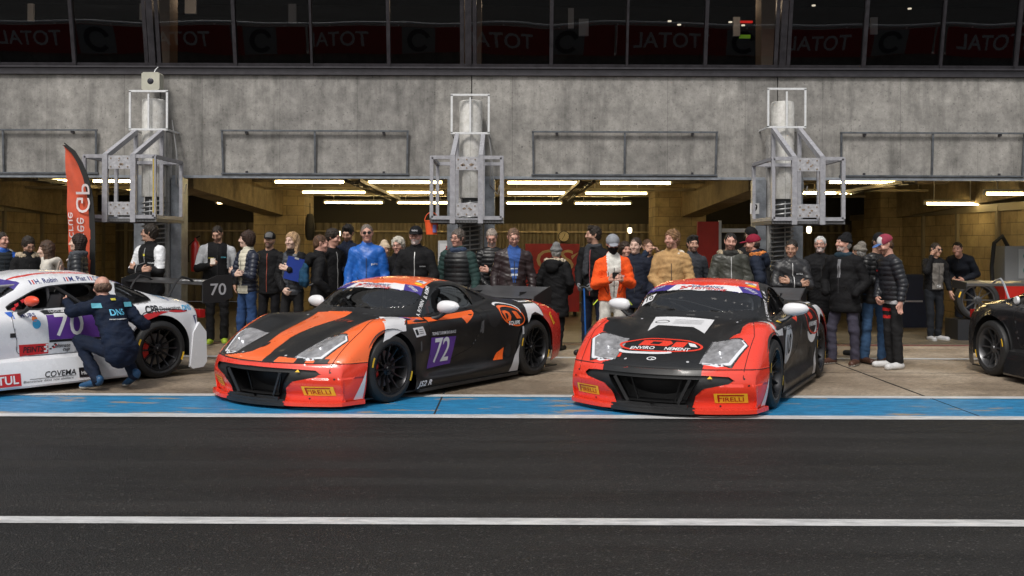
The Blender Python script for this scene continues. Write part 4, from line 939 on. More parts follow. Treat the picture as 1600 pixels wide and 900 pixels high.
    o['_S'] = S; return o, J, HM, S
def world_of(o, p): return Matrix.Translation(o.location) @ Matrix.Rotation(o.rotation_euler[2], 4, 'Z') @ Vector(p)
# ------------------------------------------------------------ cars
def pchip(x, y, xi):
    x = np.asarray(x, float); y = np.asarray(y, float); h = np.diff(x); d = np.diff(y)/h; m = np.zeros_like(y)
    for i in range(1, len(x)-1):
        if d[i-1]*d[i] > 0: w1, w2 = 2*h[i]+h[i-1], h[i]+2*h[i-1]; m[i] = (w1+w2)/(w1/d[i-1]+w2/d[i])
    m[0], m[-1] = d[0], d[-1]
    k = np.clip(np.searchsorted(x, xi)-1, 0, len(x)-2); t = (xi-x[k])/h[k]
    return y[k]*(1+2*t)*(1-t)**2+m[k]*h[k]*t*(1-t)**2+y[k+1]*t*t*(3-2*t)+m[k+1]*h[k]*t*t*(t-1)
def inpoly(pt, poly):
    x, y = pt[:, 0], pt[:, 1]; r = np.zeros(len(pt), bool); n = len(poly)
    for i in range(n):
        x1, y1 = poly[i]; x2, y2 = poly[(i+1) % n]
        if y1 == y2: continue
        c = ((y1 > y) != (y2 > y)) & (x < (x2-x1)*(y-y1)/(y2-y1)+x1); r ^= c
    return r
def smoothpoly(poly, n=6, closed=True):
    """rounds a polygon with a Catmull-Rom spline"""
    P_ = np.array(poly, float); k = len(P_); out = []
    for i in range(k if closed else k-1):
        p0, p1, p2, p3 = [P_[(i+j) % k] if closed else P_[min(max(i+j, 0), k-1)] for j in (-1, 0, 1, 2)]
        for t in np.linspace(0, 1, n, endpoint=False): out.append(.5*((2*p1)+(-p0+p2)*t+(2*p0-5*p1+4*p2-p3)*t*t+(-p0+3*p1-3*p2+p3)*t**3))
    if not closed: out.append(P_[-1])
    return [tuple(p) for p in out]
class Shell:
    """car body surface: stations along x (backwards from the front axle), rows from sill to roof centre line"""
    def __init__(s, X, rows, bow, fx, du=.014, dv=.014, nose_rows=None, fr=30):
        X = np.array(X, float); nr = len(rows); xi = np.arange(X[0], X[-1]+du*.5, du); rows = np.array(rows, float) # rows[r][station]=(y,z)
        Y = np.stack([pchip(X, rows[r, :, 0], xi) for r in range(nr)], 1); Z = np.stack([pchip(X, rows[r, :, 1], xi) for r in range(nr)], 1)
        b = pchip(X, bow, xi)
        # dense rows: spline across
        lens = [max(2, int(round(np.mean(np.hypot(Y[:, r+1]-Y[:, r], Z[:, r+1]-Z[:, r]))/dv))) for r in range(nr-1)]
        Pm = np.stack([Y, Z], -1); ext0 = 2*Pm[:, :1]-Pm[:, 1:2]; mir = Pm[:, -2:-1]*np.array([-1, 1]); Q = np.concatenate([ext0, Pm, mir], 1)
        cols = []
        for r in range(nr-1):
            p0, p1, p2, p3 = Q[:, r], Q[:, r+1], Q[:, r+2], Q[:, r+3]
            def tj(a, b_): return np.maximum(np.sqrt(np.hypot(*(b_-a).T)), 1e-4)
            t01, t12, t23 = tj(p0, p1), tj(p1, p2), tj(p2, p3)
            m1 = (p2-p1)/t12[:, None]-(p2-p0)/(t01+t12)[:, None]+(p1-p0)/t01[:, None]; m2 = (p3-p2)/t23[:, None]-(p3-p1)/(t12+t23)[:, None]+(p2-p1)/t12[:, None]
            m1 = m1*t12[:, None]; m2 = m2*t12[:, None]
            if r == 0: m1 = p2-p1
            for t in np.linspace(0, 1, lens[r], endpoint=False):
                cols.append(p1*(2*t**3-3*t*t+1)+m1*(t**3-2*t*t+t)+p2*(3*t*t-2*t**3)+m2*(t**3-t*t))
        cols.append(Pm[:, -1]); half = np.stack(cols, 1); nv = half.shape[1]-1
        full = np.concatenate([half, half[:, :-1][:, ::-1]*np.array([-1, 1])], 1)
        xs = xi[:, None]+b[:, None]*(full[..., 0]/.93)**2
        S3 = np.concatenate([xs[..., None], full], -1)
        # front and rear faces: columns dropped from the end stations
        def face(st, prof, zb, sign):
            out = []
            for t in np.linspace(0, 1, fr+1)[1:]:
                p = st.copy(); z0 = st[:, 2]; z = z0+(zb-z0)*t; p[:, 2] = np.minimum(z0, z); 
                p[:, 0] = st[:, 0]+sign*prof(t)*np.clip((z0-zb)/.3, 0, 1); out.append(p)
            return out
        ff = face(S3[0], fx[0], fx[2], -1)[::-1]; rf = face(S3[-1], fx[1], fx[3], 1)
        s.nf = len(ff); A = np.stack(ff+list(S3)+rf, 0); s.nu, s.nvf = A.shape[:2]; s.V = A.reshape(-1, 3).copy(); s.iu = np.repeat(np.arange(s.nu), s.nvf); s.iv = np.tile(np.arange(s.nvf), s.nu)
        i, j = np.meshgrid(np.arange(s.nu-1), np.arange(s.nvf-1), indexing='ij'); a = (i*s.nvf+j).ravel()
        s.Q = np.stack([a, a+1, a+s.nvf+1, a+s.nvf], 1); s.cell = max(du, dv); s.snapped = []; s.feats = []
    def snap(s, name, poly, axes, cond, thr=.62):
        """polygon in two of the axes; vertices close to its border move on to it, faces inside get the label"""
        poly = np.array(poly, float); V = s.V; sel = np.where(cond(V, s))[0]; p = V[sel][:, axes]; n = len(poly)
        lo, hi = poly.min(0)-.05, poly.max(0)+.05; inb = ((p > lo) & (p < hi)).all(1); sel = sel[inb]; p = p[inb]
        best = np.full(len(sel), 9.); bp = p.copy()
        for i in range(n):
            a, b = poly[i], poly[(i+1) % n]; ab = b-a; L = (ab*ab).sum()
            if L < 1e-12: continue
            t = np.clip(((p-a)@ab)/L, 0, 1); q = a+t[:, None]*ab; d = np.hypot(*(p-q).T); m = d < best; best[m] = d[m]; bp[m] = q[m]
        m = best < thr*s.cell; V[np.ix_(sel[m], axes)] = bp[m]; fl = np.zeros(len(V), bool); fl[sel[m]] = True; s.snapped.append(fl); s.feats.append((name, poly, axes, cond))
    def triangulate(s):
        Q = s.Q; dg = np.zeros(len(Q), int)
        for fl in s.snapped:
            a = fl[Q]; d1 = a[:, 0] & a[:, 2] & ~(a[:, 1] & a[:, 3]); d2 = a[:, 1] & a[:, 3] & ~(a[:, 0] & a[:, 2]); dg[d1] = 1; dg[d2] = 2
        T = np.concatenate([np.where((dg == 2)[:, None], Q[:, [0, 1, 3]], Q[:, [0, 1, 2]]), np.where((dg == 2)[:, None], Q[:, [1, 2, 3]], Q[:, [0, 2, 3]])])
        c = s.V[T].mean(1); lab = np.zeros(len(T), int); s.names = ['body']; s.part = np.zeros(len(T), int); s.pn = ['body']
        iu = s.iu[T[:, 0]]
        class Q_: pass
        for name, poly, axes, cond in s.feats:
            q = Q_(); q.iu = iu; q.nf = s.nf; q.nu = s.nu; m = inpoly(c[:, axes], poly) & cond(c, q)
            if name.startswith('part:'):
                if name[5:] not in s.pn: s.pn.append(name[5:])
                s.part[m] = s.pn.index(name[5:]); continue
            if name not in s.names: s.names.append(name)
            lab[m] = s.names.index(name)
        a, b, d = s.V[T[:, 0]], s.V[T[:, 1]], s.V[T[:, 2]]; ar = np.linalg.norm(np.cross(b-a, d-a), axis=1); ok = ar > 1e-9
        s.T = T[ok]; s.lab = lab[ok]; s.part = s.part[ok]; n = np.cross(s.V[s.T[:, 1]]-s.V[s.T[:, 0]], s.V[s.T[:, 2]]-s.V[s.T[:, 0]]); s.N = np.zeros_like(s.V)
        for k in range(3): np.add.at(s.N, s.T[:, k], n)
        s.N /= np.maximum(np.linalg.norm(s.N, axis=1, keepdims=True), 1e-9)
        cen = np.array([1.2, 0, .5]); 
        if ((s.V-cen)*s.N).sum() < 0: s.N = -s.N; s.T = s.T[:, ::-1].copy()
        W = s.V*np.array([-1, 1, 1]); s.bvh = BVHTree.FromPolygons(W.tolist(), s.T.tolist())
    def take(s, labels, off=0, dirv=None, part=None, ysign=0):
        k = np.isin(s.lab, [s.names.index(l) for l in labels if l in s.names])
        if part is not None: k &= s.part == (s.pn.index(part) if part in s.pn else -1)
        if ysign: k &= s.V[s.T].mean(1)[:, 1]*ysign > 0
        T = s.T[k]; u, inv = np.unique(T, return_inverse=True); T = inv.reshape(-1, 3)
        V = s.V[u]+(s.N[u]*off if dirv is None else np.array(dirv)*off); return V, T, s.lab[k], u
    def rim(s, T):
        """boundary edges of a triangle set, oriented"""
        E = np.concatenate([T[:, [0, 1]], T[:, [1, 2]], T[:, [2, 0]]]); key = E[:, 0].astype(np.int64)*10**7+E[:, 1]; rev = E[:, 1].astype(np.int64)*10**7+E[:, 0]
        return E[~np.isin(key, rev)]
def cm(V): return np.asarray(V)*np.array([-1, 1, 1])
def put(s, name, labels, mats, parent, off=0, mi=None, dirv=None, wall=None, angle=None, part=None, ysign=0):
    """object from labelled triangles; wall=vector/depth adds a rim from the surface down to the shifted patch"""
    V, T, lab, u = s.take(labels, off, dirv, part, ysign)
    if not len(T): return None
    F = T[:, ::-1]; V2 = cm(V); m_ = None if mi is None else np.array([mi.get(s.names[l], 0) for l in lab])
    if wall is not None:
        E = s.rim(T); n = len(V2); Vs = cm(s.V[u]); V2 = np.concatenate([V2, Vs]); W = np.concatenate([np.stack([E[:, 0], E[:, 1], E[:, 1]+n], 1), np.stack([E[:, 0], E[:, 1]+n, E[:, 0]+n], 1)])
        F = np.concatenate([F, W]); m_ = np.concatenate([m_ if m_ is not None else np.zeros(len(T), int), np.full(len(W), wall)])
    return npmesh(name, V2, F, mats, m_, parent, True, angle)
def drape(s, parent, name, V2, F, o, u, v, d, m, off=.0035, maxlen=.035, mi=None, keep=.25):
    """lays flat shapes (V2, F in the u,v plane placed at o) on the body along direction d, like a sticker. Coordinates: X forward, Y left, Z up"""
    o = Vector(o); u = Vector(u); v = Vector(v); d = Vector(d).normalized(); bm = bmesh.new(); vs = [bm.verts.new((p[0], p[1], 0)) for p in V2]
    fl = []
    for i, f in enumerate(F):
        try: fc = bm.faces.new([vs[k] for k in f]); fc.material_index = mi[i] if mi else 0
        except ValueError: pass
    xs = [p[0] for p in V2]; ys = [p[1] for p in V2]
    for ax, a, b in ((0, min(xs), max(xs)), (1, min(ys), max(ys))):
        c = a+maxlen
        while c < b-1e-4:
            co = (c, 0, 0) if ax == 0 else (0, c, 0); no = (1, 0, 0) if ax == 0 else (0, 1, 0)
            bmesh.ops.bisect_plane(bm, geom=bm.verts[:]+bm.edges[:]+bm.faces[:], plane_co=co, plane_no=no, dist=1e-5); c += maxlen
    dead = []
    for w in bm.verts:
        p = o+u*w.co.x+v*w.co.y; h, n, i_, di = s.bvh.ray_cast(p-d*.6, d, 3.0)
        if h is None: dead.append(w); continue
        if n.dot(d) > 0: n = -n
        w.co = h+n*off
    if dead: bmesh.ops.delete(bm, geom=dead, context='VERTS')
    me = bpy.data.meshes.new(name); bm.to_mesh(me); bm.free()
    for q in (m if isinstance(m, (list, tuple)) else [m]): me.materials.append(q)
    me.shade_smooth(); ob = bpy.data.objects.new(name, me); COL.objects.link(ob); ob.parent = parent; return ob
LEFT = dict(u=(-1, 0, 0), v=(0, 0, 1), d=(0, -1, 0)); RIGHT = dict(u=(1, 0, 0), v=(0, 0, 1), d=(0, 1, 0)); TOP = dict(u=(0, 1, 0), v=(1, 0, 0), d=(0, 0, -1)); FRONT = dict(u=(0, 1, 0), v=(0, 0, 1), d=(-1, 0, 0))
def side(x, z, sy=1): return (-x, sy*1.3, z)
def decal_poly(s, parent, name, poly, fr, m, off=.003, tri=False):
    """polygon given as (x back, z) for side frames, (x back, y) for TOP, (y, z) for FRONT"""
    k = 'T' if fr is TOP else ('F' if fr is FRONT else 'S')
    if k == 'T': V2 = [(p[1], -p[0]) for p in poly]; o = (0, 0, 1.8)
    elif k == 'F': V2 = [(p[0], p[1]) for p in poly]; o = (1.5, 0, 0)
    else: sg = fr['u'][0]; V2 = [(-p[0]*sg, p[1]) if sg > 0 else (p[0], p[1]) for p in poly]; o = (0, 1.3 if sg < 0 else -1.3, 0)
    return drape(s, parent, name, V2, [list(range(len(poly)))], o, fr['u'], fr['v'], fr['d'], m, off)
def ribbon(poly, w, closed=False):
    P_ = np.array(poly, float); n = len(P_); a = []; b = []
    for i in range(n):
        t = (P_[(i+1) % n]-P_[i-1]) if closed or 0 < i < n-1 else (P_[1]-P_[0] if i == 0 else P_[-1]-P_[-2]); t = t/max(np.linalg.norm(t), 1e-9); nn = np.array([-t[1], t[0]])*w/2; a.append(P_[i]+nn); b.append(P_[i]-nn)
    V = [tuple(p) for p in a+b]; return V, [[i, (i+1) % n, n+(i+1) % n, n+i] for i in range(n if closed else n-1)]
def decal_line(s, parent, name, pts, w, fr, m, closed=False, off=.003):
    V, F = ribbon(pts, w, closed); k = 'T' if fr is TOP else ('F' if fr is FRONT else 'S')
    if k == 'T': V2 = [(p[1], -p[0]) for p in V]; o = (0, 0, 1.8)
    elif k == 'F': V2 = V; o = (1.5, 0, 0)
    else: sg = fr['u'][0]; V2 = [(p[0]*-sg, p[1]) for p in V]; o = (0, 1.3 if sg < 0 else -1.3, 0)
    return drape(s, parent, name, V2, F, o, fr['u'], fr['v'], fr['d'], m, off)
def decal_text(s, parent, word, size, pos, fr, m, rot=0, width=None, shear=0, off=.005, bold=0., italic=0., name='lettering', maxlen=.04):
    fv = (-1, 0, 0) if fr is TOP else fr['v']
    V, F = text_geo(word, size, italic=italic, bold=bold); w = max(p[0] for p in V)-min(p[0] for p in V); k = width/w if width else 1
    c, q = math.cos(rot), math.sin(rot); V2 = [((p[0]*k+p[1]*shear)*c-p[1]*q, (p[0]*k+p[1]*shear)*q+p[1]*c) for p in V]
    if fr is TOP: o = (-pos[0], pos[1], 1.8)
    elif fr is FRONT: o = (1.5, pos[0], pos[1])
    else: o = (-pos[0], 1.3 if fr is LEFT else -1.3, pos[1])
    return drape(s, parent, name, V2, F, o, fr['u'], fv, fr['d'], m, off, maxlen)
# paints
def m_wrap(name, col, rough=.42, coat=0., noise=.1):
    m, N, L, b, v = base(name, rough); n = tex(N, L, 'Noise', v, 5, 8, .7).outputs[0]; n2 = tex(N, L, 'Noise', v, 60, 4, .7).outputs[0]
    r = N.new('ShaderNodeMapRange'); r.inputs[1].default_value = .3; r.inputs[2].default_value = .7; r.inputs[3].default_value = rough*.8; r.inputs[4].default_value = min(1, rough*1.35); L.new(n.outputs[0] if hasattr(n, 'outputs') else n, r.inputs[0]); L.new(r.outputs[0], b.inputs['Roughness'])
    c = mixc(N, L, mmath(N, L, 'MULTIPLY', ramp(N, L, n2, [(.58, (0,)*3), (.72, (1,)*3)]), noise), col, tuple(min(1, x*.55+.03) for x in col)); L.new(c, b.inputs['Base Color'])
    b.inputs['Coat Weight'].default_value = coat; b.inputs['Coat Roughness'].default_value = .08; setbump(N, L, b, n, .05, .02); return m
OR = m_wrap('paint_orange', (.80, .125, .022), .28, .55); RD = m_wrap('paint_red', (.60, .030, .020), .27, .55); RD2 = m_wrap('paint_vermilion', (.72, .045, .022), .27, .55)
KB = m_wrap('paint_black', (.0075, .0075, .008), .38, .12, .25); WV = m_wrap('vinyl_white', (.66, .66, .68), .35, .3); SV = m_wrap('vinyl_silver', (.42, .42, .44), .35, .3)
WP = m_wrap('paint_white', (.68, .69, .72), .25, .6); PU = m_wrap('vinyl_purple', (.105, .035, .26), .4); VI = m_wrap('vinyl_indigo', (.045, .03, .20), .4); YE = m_wrap('vinyl_yellow', (.85, .52, .03), .4)
PT = mat('plastic_black', (.014, .014, .015), .42, noise=.2, bump=.05); GR = mat('grille_black', (.006, .006, .007), .6); CARB = mat('interior_black', (.012, .012, .013), .7)
RUB = mat('tyre_rubber', (.012, .012, .0125), .6, noise=.25, nscale=20, bump=.15, bscale=90); RIMB = mat('rim_black', (.035, .035, .038), .28, .75, noise=.2); RIMG = mat('rim_grey', (.12, .12, .125), .35, .8, noise=.2)
DISC = mat('brake_disc', (.25, .24, .23), .35, .9); CAL = mat('caliper_red', (.5, .015, .01), .35, coat=.4)
CG = bpy.data.materials.new('car_glass'); CG.use_nodes = True; N, L = nodes(CG); N.remove(N['Principled BSDF']); gl = N.new('ShaderNodeBsdfGlossy'); gl.inputs['Roughness'].default_value = .03; tr = N.new('ShaderNodeBsdfTransparent'); tr.inputs[0].default_value = (.72, .73, .74, 1)
fr_ = N.new('ShaderNodeFresnel'); fr_.inputs[0].default_value = 1.95; ms = N.new('ShaderNodeMixShader'); L.new(fr_.outputs[0], ms.inputs[0]); L.new(tr.outputs[0], ms.inputs[1]); L.new(gl.outputs[0], ms.inputs[2]); L.new(ms.outputs[0], N['Material Output'].inputs[0])
LG = bpy.data.materials.new('lamp_glass'); LG.use_nodes = True; N, L = nodes(LG); N.remove(N['Principled BSDF']); gl = N.new('ShaderNodeBsdfGlossy'); gl.inputs['Roughness'].default_value = .12; tr = N.new('ShaderNodeBsdfTransparent'); tr.inputs[0].default_value = (.7, .71, .73, 1)
df = N.new('ShaderNodeBsdfDiffuse'); df.inputs[0].default_value = (.42, .42, .44, 1); nz = N.new('ShaderNodeTexNoise'); nz.inputs['Scale'].default_value = 5; nz.inputs['Detail'].default_value = 3; rp = N.new('ShaderNodeMapRange'); rp.inputs[1].default_value = .42; rp.inputs[2].default_value = .75; rp.inputs[3].default_value = .42; rp.inputs[4].default_value = .78; L.new(nz.outputs[0], rp.inputs[0])
fr_ = N.new('ShaderNodeFresnel'); fr_.inputs[0].default_value = 1.5; m1 = N.new('ShaderNodeMixShader'); L.new(rp.outputs[0], m1.inputs[0]); L.new(tr.outputs[0], m1.inputs[1]); L.new(df.outputs[0], m1.inputs[2]); ms = N.new('ShaderNodeMixShader'); L.new(fr_.outputs[0], ms.inputs[0]); L.new(m1.outputs[0], ms.inputs[1]); L.new(gl.outputs[0], ms.inputs[2]); L.new(ms.outputs[0], N['Material Output'].inputs[0])
def wheel(parent, x, y, r=.333, w=.27, style=12, rimm=None, sgn=1, steer=0, yellow=True):
    """x back from the front axle; sgn +1 outer face to the left"""
    o = empty('wheel'); o.parent = parent; o.location = (-x, y-sgn*w/2, r); o.rotation_euler = (0, 0, steer); rimm = rimm or RIMB
    X = Matrix.Diagonal((1, sgn, 1, 1)); g = G(); hw = w/2; rr = .245
    prof = [(rr-.01, -hw*.9), (rr+.02, -hw), (r-.04, -hw*1.02), (r-.012, -hw*.9), (r, -hw*.72), (r, -hw*.43), (r-.006, -hw*.42), (r-.006, -hw*.38), (r, -hw*.37), (r, -.02), (r-.006, -.018), (r-.006, .0), (r, .002), (r, hw*.37), (r-.006, hw*.38), (r-.006, hw*.42), (r, hw*.43), (r, hw*.72), (r-.012, hw*.9), (r-.04, hw*1.02), (r-.06, hw*1.03), (rr+.02, hw), (rr+.006, hw*.97), (rr-.004, hw*.9)]
    g.lathe(prof, 72, 0, X, axis='y')
    ty = g.build('tyre', RUB, o, 30)
    if yellow:
        g = G(); 
        for a0 in (.15, 3.3):
            ps = [((r-.045+q*.022)*math.cos(a0+a), hw*1.02+.002, (r-.045+q*.022)*math.sin(a0+a)) for a in np.linspace(0, .32, 9) for q in (0, 1)]
            g.add([X @ Vector(p) for p in ps], [(2*i, 2*i+1, 2*i+3, 2*i+2) for i in range(8)])
        g.build('tyre_marking', YE, ty, 0)
    g = G(); g.lathe([(rr+.004, hw*.93), (rr+.004, hw*.98), (rr-.008, hw*.97), (rr-.018, hw*.80), (rr-.025, hw*.4), (rr-.03, -hw*.8), (rr-.02, -hw*.85), (rr, -hw*.9)], 64, 0, X, axis='y')
    fy = hw*.62
    for k in range(style):
        a = 2*math.pi*k/style; c, q = math.cos(a), math.sin(a); tw = math.pi/2
        def pt(rad, y_, s_): return X @ Vector((rad*c-s_*q, y_, rad*q+s_*c))
        secs = [(.045, fy-.01, .019, .035), (.10, fy-.012, .013, .03), (.17, fy+.004, .010, .026), (.225, fy+.022, .0125, .03), (rr-.012, fy+.03, .017, .03)]
        vs = []
        for rad, y_, hw_, dp in secs: vs += [pt(rad, y_, -hw_*.55), pt(rad, y_, hw_*.55), pt(rad, y_-dp, hw_), pt(rad, y_-dp, -hw_)]
        g.add(vs, [(4*i+j, 4*i+(j+1) % 4, 4*i+4+(j+1) % 4, 4*i+4+j) for i in range(4) for j in range(4)])
    g.lathe([(0, fy+.012), (.028, fy+.012), (.034, fy+.004), (.036, fy-.004), (.062, fy-.01), (.064, fy-.05), (0, fy-.05)], 28, 0, X, axis='y')
    for k in range(5): 
        a = 2*math.pi*k/5; g.lathe([(0, 0), (.009, 0), (.009, .012), (0, .012)], 6, 0, X @ Matrix.Translation((.048*math.cos(a), fy-.011, .048*math.sin(a))), axis='y')
    g.build('rim', rimm, o, 32)
    g = G(); g.lathe([(.07, -.012+.0), (.178, -.012), (.178, .014), (.07, .014)], 48, 0, X, axis='y', closed=True); g.lathe([(0, .02), (.075, .02), (.085, .0), (.085, -.05)], 24, 0, X, axis='y'); g.build('brake_disc', DISC, o, 40)
    g = G(); ca = [(.115+.085*t_, a) for t_ in (0, 1) for a in (-.5, -.25, 0, .25, .5)]; vs = [(ra*math.cos(a), y_*1., ra*math.sin(a)) for y_ in (-.04, .045) for ra, a in ca]
    g.add([X @ Vector(v_) for v_ in vs], [(i, i+1, i+6, i+5) for i in range(4)]+[(10+i, 11+i, 16+i, 15+i) for i in range(4)]+[(i, i+1, i+11, i+10) for i in range(4)]+[(5+i, 6+i, 16+i, 15+i) for i in range(4)]+[(0, 5, 15, 10), (4, 9, 19, 14)])
    g.build('brake_caliper', CAL, o, 30)
    return o
def wheelwell(parent, x, r, y0, y1, name='wheel_well'):
    g = G(); n = 24; vs = []; 
    for a in np.linspace(-.25, math.pi+.25, n):
        for y in (y0, y1): vs.append((-x+r*math.cos(a), y, .333+r*math.sin(a)))
    g.add(vs, [(2*i, 2*i+1, 2*i+3, 2*i+2) for i in range(n-1)]); c = len(g.V); g.add([(-x+r*math.cos(a), y0, .333+r*math.sin(a)) for a in np.linspace(-.25, math.pi+.25, n)], [tuple(range(n))]); return g.build(name, GR, parent)
def archpoly(x, z, r, zb=-.2, n=30): 
    return [(x-r, zb)]+[(x-r*math.cos(a), z+r*math.sin(a)) for a in np.linspace(-.0, math.pi, n)]+[(x+r, zb)]
def interior(root, xs, xw, zr, seat_y=.36, helmet=None):
    g = G(); g.box(-2.15, -.38, -.70, .70, .14, .20); g.box(-.55, -.40, -.66, .66, .2, .80); g.box(-2.2, -2.05, -.62, .62, .2, .84); g.build('cabin_floor', CARB, root, 0)
    g = G(); 
    for sy in (-1, 1):
        g.tube([(-.75, sy*.66, .35), (-.78, sy*.64, .80), (-1.02, sy*.54, zr-.10), (-1.55, sy*.52, zr-.07), (-1.62, sy*.60, .4)], .020, 8); g.tube([(-1.6, sy*.54, zr-.09), (-2.1, sy*.42, .82)], .02, 8)
    g.tube([(-1.02, -.54, zr-.10), (-1.0, 0, zr-.06), (-1.02, .54, zr-.10)], .02, 8); g.tube([(-1.56, -.52, zr-.07), (-1.56, .52, zr-.07)], .02, 8); g.tube([(-1.56, -.5, zr-.1), (-1.62, .55, .5)], .02, 8); g.tube([(-.8, .6, .5), (-1.6, .56, .85)], .018, 8)
    g.build('roll_cage', mat('cage_grey', (.28, .28, .29), .45, .2), root)
    g = G(); V = [(-1.45, .23), (-1.15, .22), (-1.12, .30), (-1.42, .36), (-1.55, .62), (-1.62, .95), (-1.66, 1.02), (-1.72, .98), (-1.68, .6), (-1.58, .25)]
    g.prism([(a, b) for a, b in V], seat_y-.24, seat_y+.24, axis='y')
    for q in (-1, 1): g.prism([(-1.1, .24), (-1.1, .42), (-1.45, .5), (-1.5, .85), (-1.55, 1.0), (-1.66, 1.0), (-1.6, .3)], seat_y+q*.26-.02, seat_y+q*.26+.02, axis='y')
    g.build('seat', mat('seat_black', (.045, .045, .05), .7, bump=.2), root, 30)
    g = G(); c = Matrix.Translation((-.98, seat_y, .74)) @ Matrix.Rotation(R(-68), 4, 'Y'); pts = [c @ Vector((.15*math.cos(t), .17*math.sin(t), 0)) for t in np.linspace(0, 6.28, 25)[:-1]]; g.tube(pts, .015, 8, closed=True); g.tube([c @ Vector((-.15, 0, 0)), c @ Vector((.15, 0, 0))], .012, 6); g.tube([c @ Vector((0, 0, 0)), (-.6, seat_y, .62)], .02, 8)
    g.build('steering_wheel', CARB, root)
def mirror_(root, p, m=WV, s=1, base_m=None, sc=1.):
    """teardrop door mirror at p, outward along s"""
    o = G(); prof = []; n = 12; vs = []; k = 16
    for i in range(n+1):
        t = i/n; r = max(0, 1-abs(2*t-1)**2.6)**.5; 
        for j in range(k):
            a = 2*math.pi*j/k; yy = (t-.5)*.27; wz = .078*r*(1-.30*t)*sc; wx = .062*r*sc
            xx = wx*math.cos(a)*(1.0 if math.cos(a) > 0 else .45); vs.append((p[0]+xx-.03*t, p[1]+s*yy*sc, p[2]+wz*math.sin(a)+.012*t))
    o.add(vs, [(i*k+j, i*k+(j+1) % k, (i+1)*k+(j+1) % k, (i+1)*k+j) for i in range(n) for j in range(k)])
    mo = o.build('door_mirror', m, root); g = G(); q = Vector((p[0]-.01, p[1]-s*.04, p[2]-.05))
    g.tube([q, (p[0]+.01, p[1]-s*.10, p[2]-.10), (p[0]+.04, p[1]-s*.17, p[2]-.125)], [.028, .022, .03], 8); g.build('mirror_stalk', base_m or PT, mo); return mo
def pirelli(s, root, pos, fr, w=.30, rot=0, shear=0):
    """yellow tyre-maker sticker"""
    hh = w*.165; pl = [(-w/2, -hh), (w/2, -hh), (w/2, hh), (-w/2, hh)]
    c, q = math.cos(rot), math.sin(rot); T_ = lambda p: (p[0]*c-p[1]*q, (p[0]+0)*q+p[1]*c)
    if fr is FRONT: o = (1.5, pos[0], pos[1])
    elif fr is TOP: o = (-pos[0], pos[1], 1.8)
    else: o = (-pos[0], 1.3 if fr is LEFT else -1.3, pos[1])
    b = drape(s, root, 'tyre_sticker', [T_(p) for p in pl], [[0, 1, 2, 3]], o, fr['u'], fr['v'], fr['d'], YE, .004)
    rm = mat('sticker_red', (.40, .01, .01), .4)
    decal_text(s, b, 'IRELLI', w*.21, (pos[0]+(w*.07*c if fr is FRONT else (w*.07 if fr is RIGHT else -w*-.07)), pos[1]-w*.04+(w*.07*q if fr is FRONT else 0)), fr, rm, rot=rot, width=w*.62, bold=.012, off=.0065)
    def rr(x0, x1, y0, y1): return [T_(p) for p in ((x0, y0), (x1, y0), (x1, y1), (x0, y1))]
    for q_ in (rr(-w*.36, w*.40, hh*.55, hh*.80), rr(-w*.40, -w*.345, -hh*.75, hh*.80), rr(-w*.345, -w*.26, hh*.0, hh*.18)):
        drape(s, b, 'sticker_bar', q_, [[0, 1, 2, 3]], o, fr['u'], fr['v'], fr['d'], rm, .0065)
    return b
